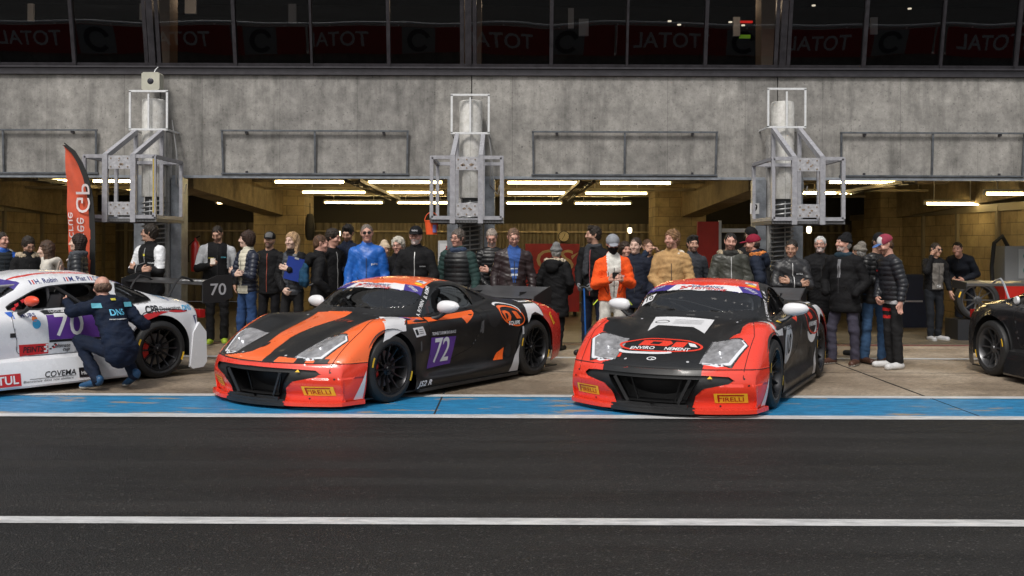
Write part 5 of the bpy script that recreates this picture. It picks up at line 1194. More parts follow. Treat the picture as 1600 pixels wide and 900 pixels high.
# ---- the two mid-engined coupes
GX = [-.95, -.85, -.60, -.35, 0, .28, .48, .70, .92, 1.2, 1.55, 1.9, 2.25, 2.6, 2.95, 3.25, 3.36]
def gt_rows():
    r1 = [(.875, .075), (.89, .075), (.915, .075), (.925, .075), (.93, .075), (.93, .08), (.925, .085), (.925, .09), (.925, .09), (.925, .09), (.925, .09), (.93, .095), (.935, .10), (.94, .11), (.92, .13), (.88, .16), (.86, .18)]
    r2 = [(.895, .17), (.915, .17), (.94, .18), (.95, .18), (.95, .18), (.945, .17), (.935, .165), (.93, .17), (.93, .17), (.93, .17), (.93, .175), (.935, .18), (.945, .19), (.955, .20), (.945, .22), (.91, .25), (.89, .26)]
    r3 = [(.90, .26), (.925, .27), (.955, .31), (.96, .33), (.962, .33), (.94, .30), (.88, .24), (.855, .235), (.85, .235), (.855, .24), (.875, .25), (.90, .27), (.935, .30), (.965, .34), (.955, .36), (.92, .38), (.90, .38)]
    r4 = [(.895, .34), (.92, .37), (.95, .45), (.958, .50), (.962, .55), (.945, .54), (.90, .50), (.875, .48), (.865, .48), (.865, .48), (.88, .49), (.90, .50), (.94, .53), (.965, .58), (.955, .58), (.92, .56), (.90, .55)]
    r5 = [(.88, .395), (.89, .475), (.885, .605), (.88, .70), (.875, .785), (.865, .775), (.86, .74), (.865, .735), (.87, .74), (.87, .745), (.875, .765), (.89, .79), (.90, .82), (.905, .83), (.89, .80), (.86, .74), (.84, .70)]
    r6 = [(.66, .415), (.68, .495), (.69, .64), (.70, .735), (.70, .815), (.71, .81), (.735, .80), (.745, .82), (.75, .83), (.745, .84), (.73, .855), (.715, .87), (.72, .895), (.72, .90), (.70, .865), (.66, .79), (.64, .75)]
    r7 = [(.40, .425), (.42, .487), (.42, .578), (.43, .655), (.44, .735), (.50, .80), (.60, .885), (.615, 1.01), (.60, 1.09), (.585, 1.12), (.57, 1.105), (.54, 1.03), (.50, .955), (.46, .905), (.42, .86), (.40, .80), (.38, .765)]
    r8 = [(.20, .43), (.20, .485), (.20, .575), (.20, .66), (.21, .745), (.25, .815), (.30, .92), (.33, 1.07), (.33, 1.155), (.32, 1.185), (.30, 1.165), (.27, 1.085), (.24, .995), (.22, .92), (.20, .86), (.20, .80), (.20, .765)]
    r9 = [(0, .43), (0, .483), (0, .572), (0, .657), (0, .743), (0, .82), (0, .93), (0, 1.085), (0, 1.175), (0, 1.203), (0, 1.185), (0, 1.105), (0, 1.01), (0, .93), (0, .862), (0, .80), (0, .765)]
    return [r1, r2, r3, r4, r5, r6, r7, r8, r9]
GBOW = [.345, .315, .23, .13, .05, .10, .17, .18, .16, .08, .0, 0, 0, 0, -.04, -.10, -.12]
UP = lambda c, s: (s.iu >= s.nf)
def gt_shell(du=.013, extra=()):
    s = Shell(GX, gt_rows(), GBOW, (lambda t: .045*math.sin(math.pi*min(t*1.25, 1))-.03*t, lambda t: -.06*t, .075, .30), du, du, fr=28)
    lft = lambda c, q: (c[:, 1] > .5); rgt = lambda c, q: (c[:, 1] < -.5)
    grn = lambda sy: (lambda c, q: (c[:, 1]*sy > .40) & (c[:, 2] > .78))
    for f in extra: s.snap(*f)
    for cnd in (lft, rgt):
        s.snap('hole', archpoly(0, .333, .375), [0, 2], cnd); s.snap('hole', archpoly(2.6, .345, .385), [0, 2], cnd)
    win = smoothpoly([(.70, .808), (1.1, .835), (1.60, .868), (1.66, .90), (1.61, 1.0), (1.50, 1.09), (1.34, 1.117), (1.16, 1.105), (1.00, 1.045), (.84, .94)], 4)
    for sy in (1, -1): s.snap('side_window', win, [0, 2], grn(sy))
    qw = [(1.715, .905), (2.0, .935), (1.92, .985), (1.80, 1.035), (1.66, 1.065)]
    for sy in (1, -1): s.snap('quarter_window', qw, [0, 2], grn(sy))
    wsl = [(.405, 0), (.43, .25), (.49, .44), (.58, .60), (.70, .648), (.82, .635), (.925, .585), (.87, .36), (.80, 0)]; ws = wsl+[(x, -y) for x, y in wsl[1:-1]][::-1]
    up = lambda c, q: (q.iu >= q.nf) & (c[:, 2] > .76)
    s.snap('windshield', ws, [0, 1], up)
    s.snap('header_violet', [(.80, 0), (.87, .36), (.925, .585), (.82, .635), (.755, .41), (.70, 0), (.755, -.41), (.82, -.635), (.925, -.585), (.87, -.36)], [0, 1], up)
    s.snap('header_white', [(.80, 0), (.872, .37), (.765, .44), (.70, 0), (.745, -.37), (.855, -.30)], [0, 1], up)
    fr = lambda c, q: (c[:, 2] < .43) & (c[:, 0] < -.55) & (q.iu < q.nf+3)
    bez = [(0, .398), (.46, .390), (.68, .378), (.72, .345), (.68, .315), (.47, .268), (.40, .20), (.345, .03)]; bez = bez+[(-y, z) for y, z in bez[1:]][::-1]
    s.snap('intake', bez, [1, 2], fr)
    mouth = [(.43, .350), (.30, .125), (-.30, .125), (-.43, .350)]; s.snap('mouth', mouth, [1, 2], fr)
    hl = HLP
    tp = lambda c, q: (q.iu >= q.nf) & (c[:, 2] > .40)
    for sy in (1, -1): s.snap('headlight', [(x, y*sy) for x, y in hl], [0, 1], tp)
    for sy in (1, -1):
        s.snap('part:door', DOORP, [0, 2], lambda c, q, sy=sy: (c[:, 1]*sy > .6) & (c[:, 2] < .9))
    s.snap('part:front_bumper', [(-1.3, -.2), (-1.3, .437), (.02, .437), (.02, -.2)], [0, 2], lambda c, q: c[:, 0] < .1)
    s.snap('part:hood', [(-1.0, 0), (-.96, .50), (-.82, .79), (-.3, .80), (.10, .70), (.40, .62), (.45, .4), (.39, 0), (.45, -.4), (.40, -.62), (.10, -.70), (-.3, -.80), (-.82, -.79), (-.96, -.50)], [0, 1], lambda c, q: (q.iu >= q.nf) & (c[:, 2] > .437) & (c[:, 0] < .6))
    return s, ws
HLP = [(-.345, .41), (-.38, .695), (-.445, .775), (-.72, .685), (-.80, .40)]
DOORP = smoothpoly([(.705, .80), (.67, .55), (.70, .31), (.92, .275), (1.15, .36), (1.40, .43), (1.55, .58), (1.585, .75), (1.50, .85), (1.1, .825)], 4)

def gt_car(name, O, a, label, kind):
    root = empty(name, (O[0], O[1], 0), math.atan2(-a[1], -a[0])); tag(root, label, 'race car', 'mid-engined racing coupes')
    up = lambda c, q: (q.iu >= q.nf) & (c[:, 2] > .43); allc = lambda c, q: c[:, 0] < .5
    ex = []
    fa = [(-1.3, .30), (-1.3, 1.2), (.36, 1.2), (.34, .80), (.02, .655), (.02, .30)]; ex.append(('fa', fa, [0, 2], allc))
    if kind == 72:
        ex.append(('stripe', [(.60, -.45), (.34, -.42), (-.27, -.27), (-.68, -.16), (-.78, -.19), (-.82, -.28), (-.815, -.45), (-.775, -.62), (-.74, -.82), (-.42, -.78), (-.33, -.76), (-.1, -.78), (.60, -.85)], [0, 1], up))
        ex.append(('stripe', [(.60, .10), (.23, .09), (-.11, -.01), (-.46, -.005), (-.70, .05), (-.80, .09), (-1.0, .10), (-1.0, .23), (-.83, .24), (-.80, .42), (-.56, .42), (-.36, .43), (-.34, .62), (-.20, .58), (.02, .47), (.20, .46), (.34, .52), (.60, .60)], [0, 1], up))
    else:
        ex.append(('stripe', [(.60, -.86), (.1, -.80), (-.06, -.77), (-.12, -.72), (-.20, -.735), (-.35, -.70), (-.42, -.5), (-.80, -.45), (-.80, -.53), (-1.0, -.55), (-1.0, .45), (-.80, .45), (-.79, .41), (-.36, .42), (-.37, .57), (-.30, .60), (-.27, .66), (-.12, .65), (.10, .70), (.33, .76), (.6, .82)], [0, 1], up))
    ex.append(('bump', [(-1.3, -.2), (-1.3, .437), (.02, .437), (.02, -.2)], [0, 2], lambda c, q: c[:, 0] < .1))
    rf = [(.80, 0), (.87, .36), (.925, .585), (1.02, .555), (1.2, .505), (1.45, .47), (1.62, .41), (1.72, .30), (1.76, 0)]; ex.append(('roofp', rf+[(x, -y) for x, y in rf[1:-1]][::-1], [0, 1], lambda c, q: c[:, 2] > 1.0))
    ex.append(('tailp', [(2.62, 1.2), (2.78, .70), (3.0, .30), (3.0, -.1), (3.8, -.1), (3.8, 1.2)], [0, 2], lambda c, q: (np.abs(c[:, 1]) > .58)))
    s, ws = gt_shell(.0125, ex); s.triangulate()
    P1 = OR if kind == 72 else RD2; P2 = RD2 if kind == 72 else RD2; mats = [KB, P1, P2, P1 if kind == 72 else RD2, RD]
    mp = dict(body=0, fa=1, stripe=0, bump=2, roofp=3, tailp=4); al = list(mp)
    put(s, 'body_shell', al, mats, root, mi=mp, part='body')
    hood = put(s, 'hood', al, mats, root, mi=mp, part='hood')
    bump_ = put(s, 'front_bumper', al, mats, root, mi=mp, part='front_bumper')
    doors = [put(s, 'door', al, mats, root, mi=mp, part='door', ysign=sy) for sy in (1, -1)]
    wsh = put(s, 'windshield', ['windshield'], CG, root, -.003)
    hd_ = put(s, 'header_strip', ['header_white', 'header_violet'], [WV, VI], root, 0, mi=dict(header_white=0, header_violet=1))
    for sy in (1, -1):
        put(s, 'side_window', ['side_window'], CG, root, -.006, ysign=sy)
        put(s, 'quarter_window', ['quarter_window'], GR, root, -.02, ysign=sy, wall=0)
    put(s, 'intake_surround', ['intake'], PT, bump_, .03, dirv=(1, 0, 0), wall=0, angle=35)
    put(s, 'intake_mouth', ['mouth'], [GR, PT], bump_, .26, dirv=(1, 0, 0), wall=0, angle=35)
    g = G()
    for q in (-1, 1):
        g.bar((.93, q*.36, .35), (.90, q*.24, .12), .012, .03); g.bar((.80, q*.25, .36), (.78, q*.18, .13), .015)
        g.bar((.93, q*.34, .105), (.90, q*.02, .10), .02, .03)
    g.box(.66, .68, -.4, .4, .1, .38); g.build('intake_strut', PT, bump_, 0)
    # lamps: bucket, reflector, rim strip, clear cover
    for sy in (1, -1):
        b = put(s, 'headlight', ['headlight'], mat('lamp_bucket', (.05, .05, .055), .3, .6), root, -.055, wall=0, ysign=sy, angle=40)
        c = np.array([-.57, .58*sy]); 
        g = G()
        for dx, dy, rr_ in ((-.03, -.03, .062), (.03, .09, .045)):
            cx, cy = c[0]+dx, c[1]+dy*sy; h, n, i_, d_ = s.bvh.ray_cast(Vector((-cx, cy, 1.5)), Vector((0, 0, -1)), 2)
            if h is None: continue
            n = -n if n.z < 0 else n
            X = Matrix.Translation(h-n*.040) @ n.to_track_quat('Z', 'Y').to_matrix().to_4x4(); g.lathe([(rr_, .02), (rr_*.93, .018), (rr_*.7, .0), (rr_*.35, -.012), (0, -.015)], 24, 0, X)
            g.lathe([(0, .014), (rr_*.3, .010), (rr_*.35, -.01)], 16, 0, X)
        g.build('reflector', mat('lamp_chrome', (.62, .63, .65), .15, 1.0), b)
        put(s, 'lamp_cover', ['headlight'], LG, b, -.001, ysign=sy)
        drl = [(-.40, .712), (-.45, .755), (-.70, .665), (-.765, .56), (-.785, .43)]
        decal_line(s, b, 'lamp_edge', [(x, y*sy) for x, y in drl], .026, TOP, mat('lamp_white', (.62, .64, .68), .3), off=.0015)
        ol = HLP
        decal_line(s, b, 'lamp_seal', [(x, y*sy) for x, y in ol], .014, TOP, PT, closed=True, off=.002)
    # splitter lips, centre lip, skirts and floor
    for sy in (1, -1):
        pts = [(.965-.345*(y/.93)**2, y) for y in np.linspace(.37, .905, 10)]; outer = [(x+.045*min(1, (y-.36)/.1)*(1 if y < .88 else .5), y) for x, y in pts]; poly = [(x, y*sy) for x, y in outer]+[(.40, .955*sy), (.38, .92*sy)]+[(x-.03, y*sy) for x, y in pts[::-1]]
        g = G(); g.prism(poly, .045, .082, axis='z'); g.build('splitter_lip', P2, bump_, 20)
    g = G(); cp = [(.985-.345*(y/.93)**2, y) for y in np.linspace(-.40, .40, 13)]; g.prism(cp+[(.6, .45), (.6, -.45)], .035, .07, axis='z'); g.prism([(x-.01, y) for x, y in cp]+[(.9, .3), (.9, -.3)], .07, .098, axis='z'); g.build('centre_lip', PT, bump_, 20)
    g = G(); g.box(-3.2, .60, -.88, .88, .06, .075); g.build('undertray', PT, root, 0)
    for sy in (1, -1):
        g = G(); g.prism([(sy*.90, .05), (sy*.955, .05), (sy*.965, .062), (sy*.955, .10), (sy*.90, .12)], -2.22, -.42, axis='x') if False else g.prism([(-.42, sy*.90), (-.42, sy*.955), (-2.22, sy*.955), (-2.22, sy*.90)], .055, .085, axis='z'); g.build('side_skirt', PT, root, 20)
    # seams
    SE = mat('seam', (.003, .003, .003), .8); SG = mat('seam_light', (.08, .08, .085), .5)
    for fr_s in (LEFT, RIGHT): decal_line(s, root, 'door_seam', DOORP, .006, fr_s, SE, closed=True)
    hs_l = [(-.82, .79), (-.3, .80), (.10, .70), (.40, .62)]
    for q in (1, -1): decal_line(s, hood, 'hood_seam', [(x, y*q) for x, y in hs_l], .006, TOP, SE)
    decal_line(s, bump_, 'bumper_seam', [(y, .4375) for y in np.linspace(-.88, .88, 30)], .007, FRONT, SE)
    for fr_s in (LEFT, RIGHT): decal_line(s, bump_, 'bumper_seam', [(x, .4375) for x in np.linspace(-.80, -.36, 12)], .006, fr_s, SE)
    decal_line(s, root, 'window_trim', smoothpoly([(.70, .808), (1.1, .835), (1.60, .868), (1.66, .90), (1.61, 1.0), (1.50, 1.09), (1.34, 1.117), (1.16, 1.105), (1.00, 1.045), (.84, .94)], 4), .014, LEFT, PT, closed=True, off=.004)
    # bonnet pins, filler, latch
    for x, y in ((-.63, -.16),): decal_poly(s, hood, 'hood_duct', [(x-.05+.0*k, y-.03) if False else (x+.06*math.cos(k*.524), y+.028*math.sin(k*.524)) for k in range(12)], TOP, GR)
    for (x, z) in ((.46, .52), (1.60, .62), (2.33, .56)):
        decal_poly(s, root, 'latch', [(x-.012, z-.05), (x+.02, z-.045), (x+.022, z+.05), (x-.008, z+.045)], LEFT, SG if x < 2 else SV)
    decal_poly(s, doors[0], 'door_handle', [(1.545, .575), (1.60, .60), (1.625, .72), (1.575, .70)], LEFT, SG)
    decal_poly(s, root, 'side_duct', [(2.04+.065*math.cos(k*.4)+.02, .34+.075*math.sin(k*.4)) for k in range(16)], LEFT, GR)
    decal_poly(s, root, 'side_intake', smoothpoly([(1.72, .84), (1.98, .86), (1.93, .70), (1.80, .62), (1.70, .70)], 4), LEFT, GR)
    # wiper, aerial
    g = G(); g.tube([(-.44, .05, .84), (-.56, -.18, .925), (-.62, -.30, .96)], .011, 6); g.tube([(-.50, .35, .875), (-.58, -.1, .975), (-.66, -.42, 1.0)], .007, 6); g.build('wiper', PT, root)
    for sy in (1, -1): mirror_(root, (-.86, sy*.965, .90), WV, sy)
    # rear wing
    g = G(); prof = [(-3.06, .885), (-3.10, .905), (-3.25, .935), (-3.38, .985), (-3.43, 1.02), (-3.44, 1.0), (-3.40, .94), (-3.25, .885), (-3.12, .868)]
    g.prism(prof, -.62, .62, axis='y'); wg = g.build('rear_wing', mat('wing_grey', (.05, .05, .053), .38, .2), root, 30)
    g = G()
    for q in (-1, 1): g.prism([(-3.04, .80), (-3.06, .91), (-3.24, .97), (-3.44, 1.03), (-3.47, .98), (-3.46, .80)], q*.625-.006, q*.625+.006, axis='y')
    g.build('end_plate', PT, wg, 0)
    g = G()
    for q in (-.35, .35): g.prism([(-3.1, .80), (-3.15, .96), (-3.35, .955), (-3.3, .78)], q-.008, q+.008, axis='y')
    g.build('wing_mount', PT, wg, 0)
    g = G(); g.box(-3.38, -3.30, -.80, -.5, .62, .70); g.box(-3.38, -3.30, .5, .80, .62, .70); g.build('tail_light', mat('tail_red', (.3, .01, .01), .25), root, 20)
    interior(root, 0, 0, 1.16)
    if kind == 10:
        g = G(); X = Matrix.Translation((-1.16, .33, .90)); n = 20
        g.lathe([(.128, -.07), (.135, -.02), (.135, .03), (.12, .085), (.08, .122), (0, .138)], 28, 0, X); g.lathe([(.128, -.07), (.10, -.12), (.09, -.12), (.0, -.12)], 28, 0, X); ho = g.build('racing_helmet', WV, root)
        g = G(); g.add([X @ Vector((.137*math.cos(t), .137*math.sin(t), z_)) for t in np.linspace(-1.2, 1.2, 13) for z_ in (-.02, .05)], [(2*i, 2*i+1, 2*i+3, 2*i+2) for i in range(12)]); g.build('visor', GR, ho)
    else:
        g = G(); g.bar((-.80, .42, .62), (-.80, .58, .64), .05); g.bar((-1.0, .58, .92), (-1.1, .45, .95), .05, .06); g.tube([(-1.05, .5, .95), (-1.2, .44, .75), (-1.2, .42, .45)], .02, 6); g.build('harness', mat('harness_red', (.6, .03, .015), .5), root)
    for x in (0, 2.6):
        for sg in (1, -1):
            wheel(root, x, sg*.95, sgn=sg, steer=0); wheelwell(root, x, .40, sg*.60, sg*(.93 if x == 0 else .92))
    # ---- livery
    for y_, z_ in ((.84, .30), (.80, .36), (.60, .11), (-.84, .30), (-.80, .36), (-.60, .11)): decal_poly(s, bump_, 'fastener', [(y_+.009*math.cos(k), z_+.009*math.sin(k)) for k in range(6)], FRONT, PT, .004)
    for x_, y_ in ((-.80, .30), (-.80, -.30), (.28, .50), (.28, -.50)): decal_poly(s, hood, 'bonnet_pin', [(x_+.014*math.cos(k*.7), y_+.014*math.sin(k*.7)) for k in range(9)], TOP, SV, .004)
    decal_poly(s, bump_, 'tow_mark', [(.50, .36), (.545, .36), (.5225, .385)], FRONT, YE, .004)
    for sy, fr_s in ((1, LEFT), (-1, RIGHT)):
        decal_poly(s, bump_, 'corner_patch', [(-.385, .36), (-.40, .10), (-.36, .055), (-.52, .055), (-.50, .12)], fr_s, WV)
        decal_poly(s, root, 'sill_patch', [(2.275, .40), (2.23, .10), (2.05, .10)], fr_s, SV)
        decal_poly(s, root, 'fender_patch', [(2.44, .64), (2.42, .80), (2.46, .92), (2.66, .92), (2.78, .70), (2.60, .76), (2.52, .74)], fr_s, WV)
        pirelli(s, root, (2.99, .66), fr_s, .16, rot=1.0 if sy < 0 else -1.0)
    dcl = lambda par, pl, fr_, m, off=.003, nm='sticker': decal_poly(s, par, nm, pl, fr_, m, off)
    def oval(par, cx, cy, rx, ry, w, fr_, m, rot=0, k=40, a0=0, a1=2*math.pi, nm='ring', off=.004):
        cl = a1-a0 > 6.2; pts = [(cx+rx*math.cos(t)*math.cos(rot)-ry*math.sin(t)*math.sin(rot), cy+rx*math.cos(t)*math.sin(rot)+ry*math.sin(t)*math.cos(rot)) for t in np.linspace(a0, a1, k, endpoint=not cl)]
        return decal_line(s, par, nm, pts, w, fr_, m, closed=cl, off=off)
    pirelli(s, bump_, (.69, .185), FRONT, .27); pirelli(s, bump_, (-.69, .185), FRONT, .27)
    OD = OR if kind == 72 else RD2
    # header lettering
    NV = mat('ink_navy', (.02, .03, .15), .4); RI = mat('ink_red', (.5, .015, .02), .4); WI = mat('ink_white', (.7, .7, .72), .4)
    decal_text(s, hd_, 'ENDURANCE', .052, (.775, .06), TOP, NV, width=.34, italic=.2, bold=.01, maxlen=.03); decal_text(s, hd_, 'LESTIENNE', .056, (.735, .08), TOP, RI, width=.38, italic=.2, bold=.01, maxlen=.03)
    for dx, dy in ((.0, .0), (.022, .04), (-.02, -.04), (.02, -.035)): dcl(hd_, [(.76+dx-.012, -.17+dy-.022), (.76+dx+.012, -.17+dy-.02), (.76+dx+.012, -.17+dy+.022), (.76+dx-.012, -.17+dy+.02)], TOP, RI, .005)
    for q in (1, -1):
        decal_text(s, hd_, 'SERIES', .05, (.84+.0, q*.50), TOP, WI, rot=-.30*q if False else .0-.28*q, width=.15, italic=.4)
    for i, (a_, b_) in enumerate(((.66, .72), (.90, 1.05))):
        pass
    nm_ = ('A. ROBIN', 'B. REMY') if kind == 72 else ('D. LAMBERT', 'E. M.')
    dpl = Vector((-.62, -.42, 0)); # names climb the pillar
    for w_, (xx, yy, zz) in zip(nm_, ((.735, .695, .885), (.93, .62, 1.045))):
        V, F = text_geo(w_, .058, bold=.015); uu = Vector((-.56, -.26, .52)).normalized(); dd = Vector((-.25, -1, -.55)).normalized(); vv = uu.cross(dd)*-1
        drape(s, root, 'driver_name', V, F, (-xx, yy, zz), uu, vv if vv.z > 0 else -vv, dd, WI, .005)
    dcl(root, [(1.0, .41), (1.0, .53), (1.07, .52), (1.07, .40)], TOP, WV, nm='roof_sticker'); dcl(root, [(1.02, .44), (1.02, .49), (1.05, .485), (1.05, .435)], TOP, NV, .0045)
    dcl(root, [(.955+.028*math.cos(k*.5), .49+.05*math.sin(k*.5)) for k in range(12)], TOP, YE, nm='roof_sticker')
    if kind == 10:
        dcl(bump_, [(-.50, .386), (-.50, .4365), (.45, .4365), (.45, .386)], FRONT, KB, .003, 'bumper_band')
    if kind == 72:
        for y0, y1 in ((.235, .45), (.55, .63)): dcl(hood, [(-.97, y0), (-.97, y1), (-.845+.06*y1, y1), (-.845+.06*y0, y0)], TOP, OR) if False else None
        for y0, y1 in ((.45, .55), (.63, .75)): dcl(hood, [(y0, .440), (y1, .440), (y1, .478), (y0, .478)], FRONT, KB, nm='hood_stripe')
        dcl(root, [(.33, .48), (.37, .70), (.33, .84), (.20, .90), (-.02, .90), (.05, .80), (.20, .64)], TOP, WV, nm='fender_band')
        dcl(root, [(.28, .79), (.24, .69), (.15, .69), (.04, .665), (-.14, .60), (-.08, .70), (-.03, .80), (.15, .80)], LEFT, WV, nm='fender_band')
        for fr_s, par in ((LEFT, doors[0]), (RIGHT, doors[1])):
            dcl(root, [(.36, .81), (.67, .797), (.655, .75), (.30, .755)], fr_s, OR, nm='flash')
            dcl(par, [(.69, .797), (.80, .79), (1.56, .83), (1.31, .70), (1.25, .765), (.68, .752)], fr_s, OR, nm='flash')
            b = dcl(par, [(.68, .59), (1.13, .575), (1.06, .285), (.62, .27)], fr_s, PU, nm='number_panel')
            decal_text(s, b, '72', .36, (.875, .435), fr_s, WI, width=.29, shear=.12 if fr_s is LEFT else .12, bold=.012, off=.006)
            decal_text(s, par, 'TROPHEE TOURISME ENDURANCE', .045, (.905, .625), fr_s, WI, width=.42, bold=.01)
            b = dcl(root, [(.36, .71), (.55, .715), (.585, .625), (.39, .615)], fr_s, WV, nm='sticker'); dcl(b, [(.385, .69), (.43, .695), (.445, .64), (.40, .635)], fr_s, BK, .0045)
            for k in range(3): dcl(b, [(.455, .69-k*.02), (.54, .692-k*.02), (.543, .686-k*.02), (.458, .684-k*.02)], fr_s, SG, .0045)
            decal_text(s, root, 'JS2 R', .075, (.52, .135), fr_s, WI, width=.24, italic=.35, bold=.02)
            oval(root, 2.15, .735, .22, .10, .016, fr_s, OD, rot=-.28)
            oval(root, 2.14, .79, .17, .085, .014, fr_s, WV, rot=-.25, a0=.2, a1=2.8)
            dcl(root, [(1.96, .80), (2.03, .805), (2.09, .78), (2.12, .73), (2.10, .68), (2.03, .685)], fr_s, OD, nm='logo'); dcl(root, [(2.01, .775), (2.05, .77), (2.065, .735), (2.05, .71), (2.03, .71)], fr_s, KB, .0045)
            dcl(root, [(2.14, .795), (2.22, .785), (2.31, .70), (2.22, .70)], fr_s, OD, nm='logo')
            decal_text(s, root, 'EQUIPE', .06, (2.17, .655), fr_s, WI, width=.20, bold=.02)
            dcl(root, [(1.79, .25), (1.86, .33), (1.99, .385), (1.96, .25)], fr_s, OR, nm='duct_patch')
        decal_text(s, hood, 'GT4', .10, (.10, .18), TOP, mat('ink_brown', (.35, .05, .02), .4), width=.22, italic=.3); 
        dcl(root, [(.36, .70), (.50, .72), (.60, .80), (.44, .80)], TOP, mat('vinyl_blue', (.03, .12, .5), .4), nm='sticker'); decal_poly(s, wsh, 'sticker', [(.62, -.66), (.66, -.64), (.82, -.60), (.78, -.645)], TOP, YE)
    else:
        dcl(hood, [(.31, -.36), (.27, .27), (-.15, .28), (.02, .12), (.04, -.25), (-.14, -.30), (.10, -.34)], TOP, WV, nm='hood_sticker')
        oval(hood, .16, -.24, .045, .07, .012, TOP, BK, nm='logo')
        for k in range(4): dcl(hood, [(.22-k*.035, -.12), (.22-k*.035, .18), (.214-k*.035, .18), (.214-k*.035, -.12)], TOP, SG, .0045, 'fine_print')
        oval(hood, -.50, -.05, .135, .40, .024, TOP, RD2); oval(hood, -.62, -.15, .06, .26, .045, TOP, WV, a0=1.9, a1=4.9, nm='swoosh')
        dcl(hood, [(-.43, .20), (-.44, .27), (-.50, .31), (-.50, .24)], TOP, WV, nm='swoosh')
        dcl(hood, [(-.41, -.24), (-.40, .02), (-.46, .06), (-.52, .02), (-.52, -.27)], TOP, RD2, nm='logo'); dcl(hood, [(-.435, -.14), (-.435, -.05), (-.49, -.07), (-.49, -.16)], TOP, KB, .0045)
        dcl(hood, [(-.42, .08), (-.42, .20), (-.53, .18), (-.53, .06)], TOP, RD2, nm='logo')
        decal_text(s, hood, 'ENVIRO', .085, (-.575, -.21), TOP, WI, width=.24, bold=.02); decal_text(s, hood, 'NEMENT', .085, (-.575, .13), TOP, WI, width=.24, bold=.02)
        oval(hood, -.79, -.05, .028, .04, .010, TOP, WI, nm='badge'); oval(hood, -.79, -.03, .016, .02, .006, TOP, WI, nm='badge')
        dcl(bump_, [(-.62, .386), (-.50, .386), (-.50, .436), (-.62, .436)], FRONT, RD2, .0045)
        dcl(hood, [(-.76, -.40), (-.76, -.37), (-.68, -.375), (-.68, -.40)], TOP, RD2)
        dcl(root, [(.27, .70), (.30, .76), (.17, .90), (.06, .90), (.14, .82)], TOP, WV, nm='fender_band'); 
        for fr_s, par in ((LEFT, doors[0]), (RIGHT, doors[1])):
            dcl(root, [(.08, .76), (.22, .73), (.66, .72), (.56, .66), (.10, .69)], fr_s, WV, nm='fender_band')
            b = dcl(par, [(.95+.245*math.cos(k*.262), .52+.19*math.sin(k*.262)) for k in range(24)], fr_s, WV, nm='number_roundel')
            decal_text(s, b, '10', .30, (.96, .52), fr_s, BK, width=.24, bold=.015, off=.006)
            dcl(par, [(.70, .735), (1.12, .74), (1.10, .69), (.68, .685)], fr_s, BK, nm='sticker'); decal_text(s, par, 'TOURISME', .04, (.90, .71), fr_s, WI, width=.36)
            oval(root, 2.12, .72, .27, .15, .018, fr_s, RD2, rot=-.3)
            dcl(root, [(1.93, .82), (2.06, .84), (2.16, .74), (2.04, .72)], fr_s, RD2, nm='logo'); decal_text(s, root, 'ENVIRONNEMENT', .07, (2.14, .67), fr_s, WI, width=.36, bold=.02)
            dcl(root, smoothpoly([(1.92, .60), (1.98, .50), (2.12, .46), (2.26, .54), (2.30, .66), (2.20, .58), (2.06, .55)], 4), fr_s, WV, nm='swoosh')
            dcl(root, [(1.30, .80), (1.60, .82), (1.40, .74)], fr_s, RD2, nm='flash')
        dcl(root, [(.72, .79), (.78, .83), (.95, .83), (.90, .79)], TOP, YE)
        b = decal_poly(s, wsh, 'sticker', [(.70, -.60), (.72, -.48), (.62, -.50), (.60, -.61)], TOP, WV); decal_text(s, b, '10', .09, (.66, -.545), TOP, BK, rot=.1, bold=.02, off=.007)
    return root, s
# ---- front-engined coupe used for the white car and, in black, for the car at the right edge
CX = [-.90, -.80, -.50, -.20, .10, .40, .68, .95, 1.25, 1.6, 2.0, 2.35, 2.7, 3.0, 3.22, 3.32]
def coupe_rows():
    n = len(CX); f = lambda ys, zs: list(zip(ys, zs))
    r1 = f([.88, .90, .92, .93, .93, .93, .92]+[.92]*5+[.93, .93, .91, .90], [.08]*12+[.09, .09, .09, .10])
    r2 = f([.90, .92, .94, .95, .95, .94, .91]+[.90]*5+[.95, .94, .92, .91], [.18]*16)
    r3 = f([.905, .93, .95, .955, .955, .945, .90]+[.885]*4+[.90, .955, .945, .925, .915], [.26, .27, .30, .32, .33, .32]+[.31]*6+[.34, .34, .33, .33])
    r4 = f([.90, .92, .945, .955, .955, .94, .90]+[.885]*4+[.905, .955, .945, .92, .91], [.35, .38, .46, .52, .56, .55]+[.54]*6+[.58, .57, .55, .54])
    r5 = f([.86, .87, .88, .885, .885, .88, .86]+[.855]*4+[.87, .90, .885, .86, .85], [.43, .50, .62, .71, .745, .745, .75, .765, .775, .785, .80, .825, .835, .815, .78, .74])
    r6 = f([.70, .71, .72, .73, .735, .74, .74, .75, .76, .76, .75, .745, .74, .73, .70, .68], [.47, .55, .68, .76, .80, .825, .84, .855, .865, .875, .885, .895, .895, .88, .855, .82])
    r7 = f([.45, .46, .47, .48, .49, .53, .60, .635, .62, .605, .595, .575, .54, .50, .48, .46], [.50, .575, .69, .765, .81, .84, .90, 1.0, 1.12, 1.17, 1.165, 1.09, .98, .915, .885, .85])
    r8 = f([.22]*6+[.28, .32, .34, .34, .33, .31, .28, .25, .23, .22], [.505, .585, .70, .775, .82, .85, .92, 1.055, 1.20, 1.245, 1.235, 1.15, 1.02, .935, .90, .865])
    r9 = f([0]*16, [.505, .59, .705, .78, .825, .855, .925, 1.065, 1.215, 1.262, 1.25, 1.165, 1.03, .94, .905, .87])
    return [r1, r2, r3, r4, r5, r6, r7, r8, r9]
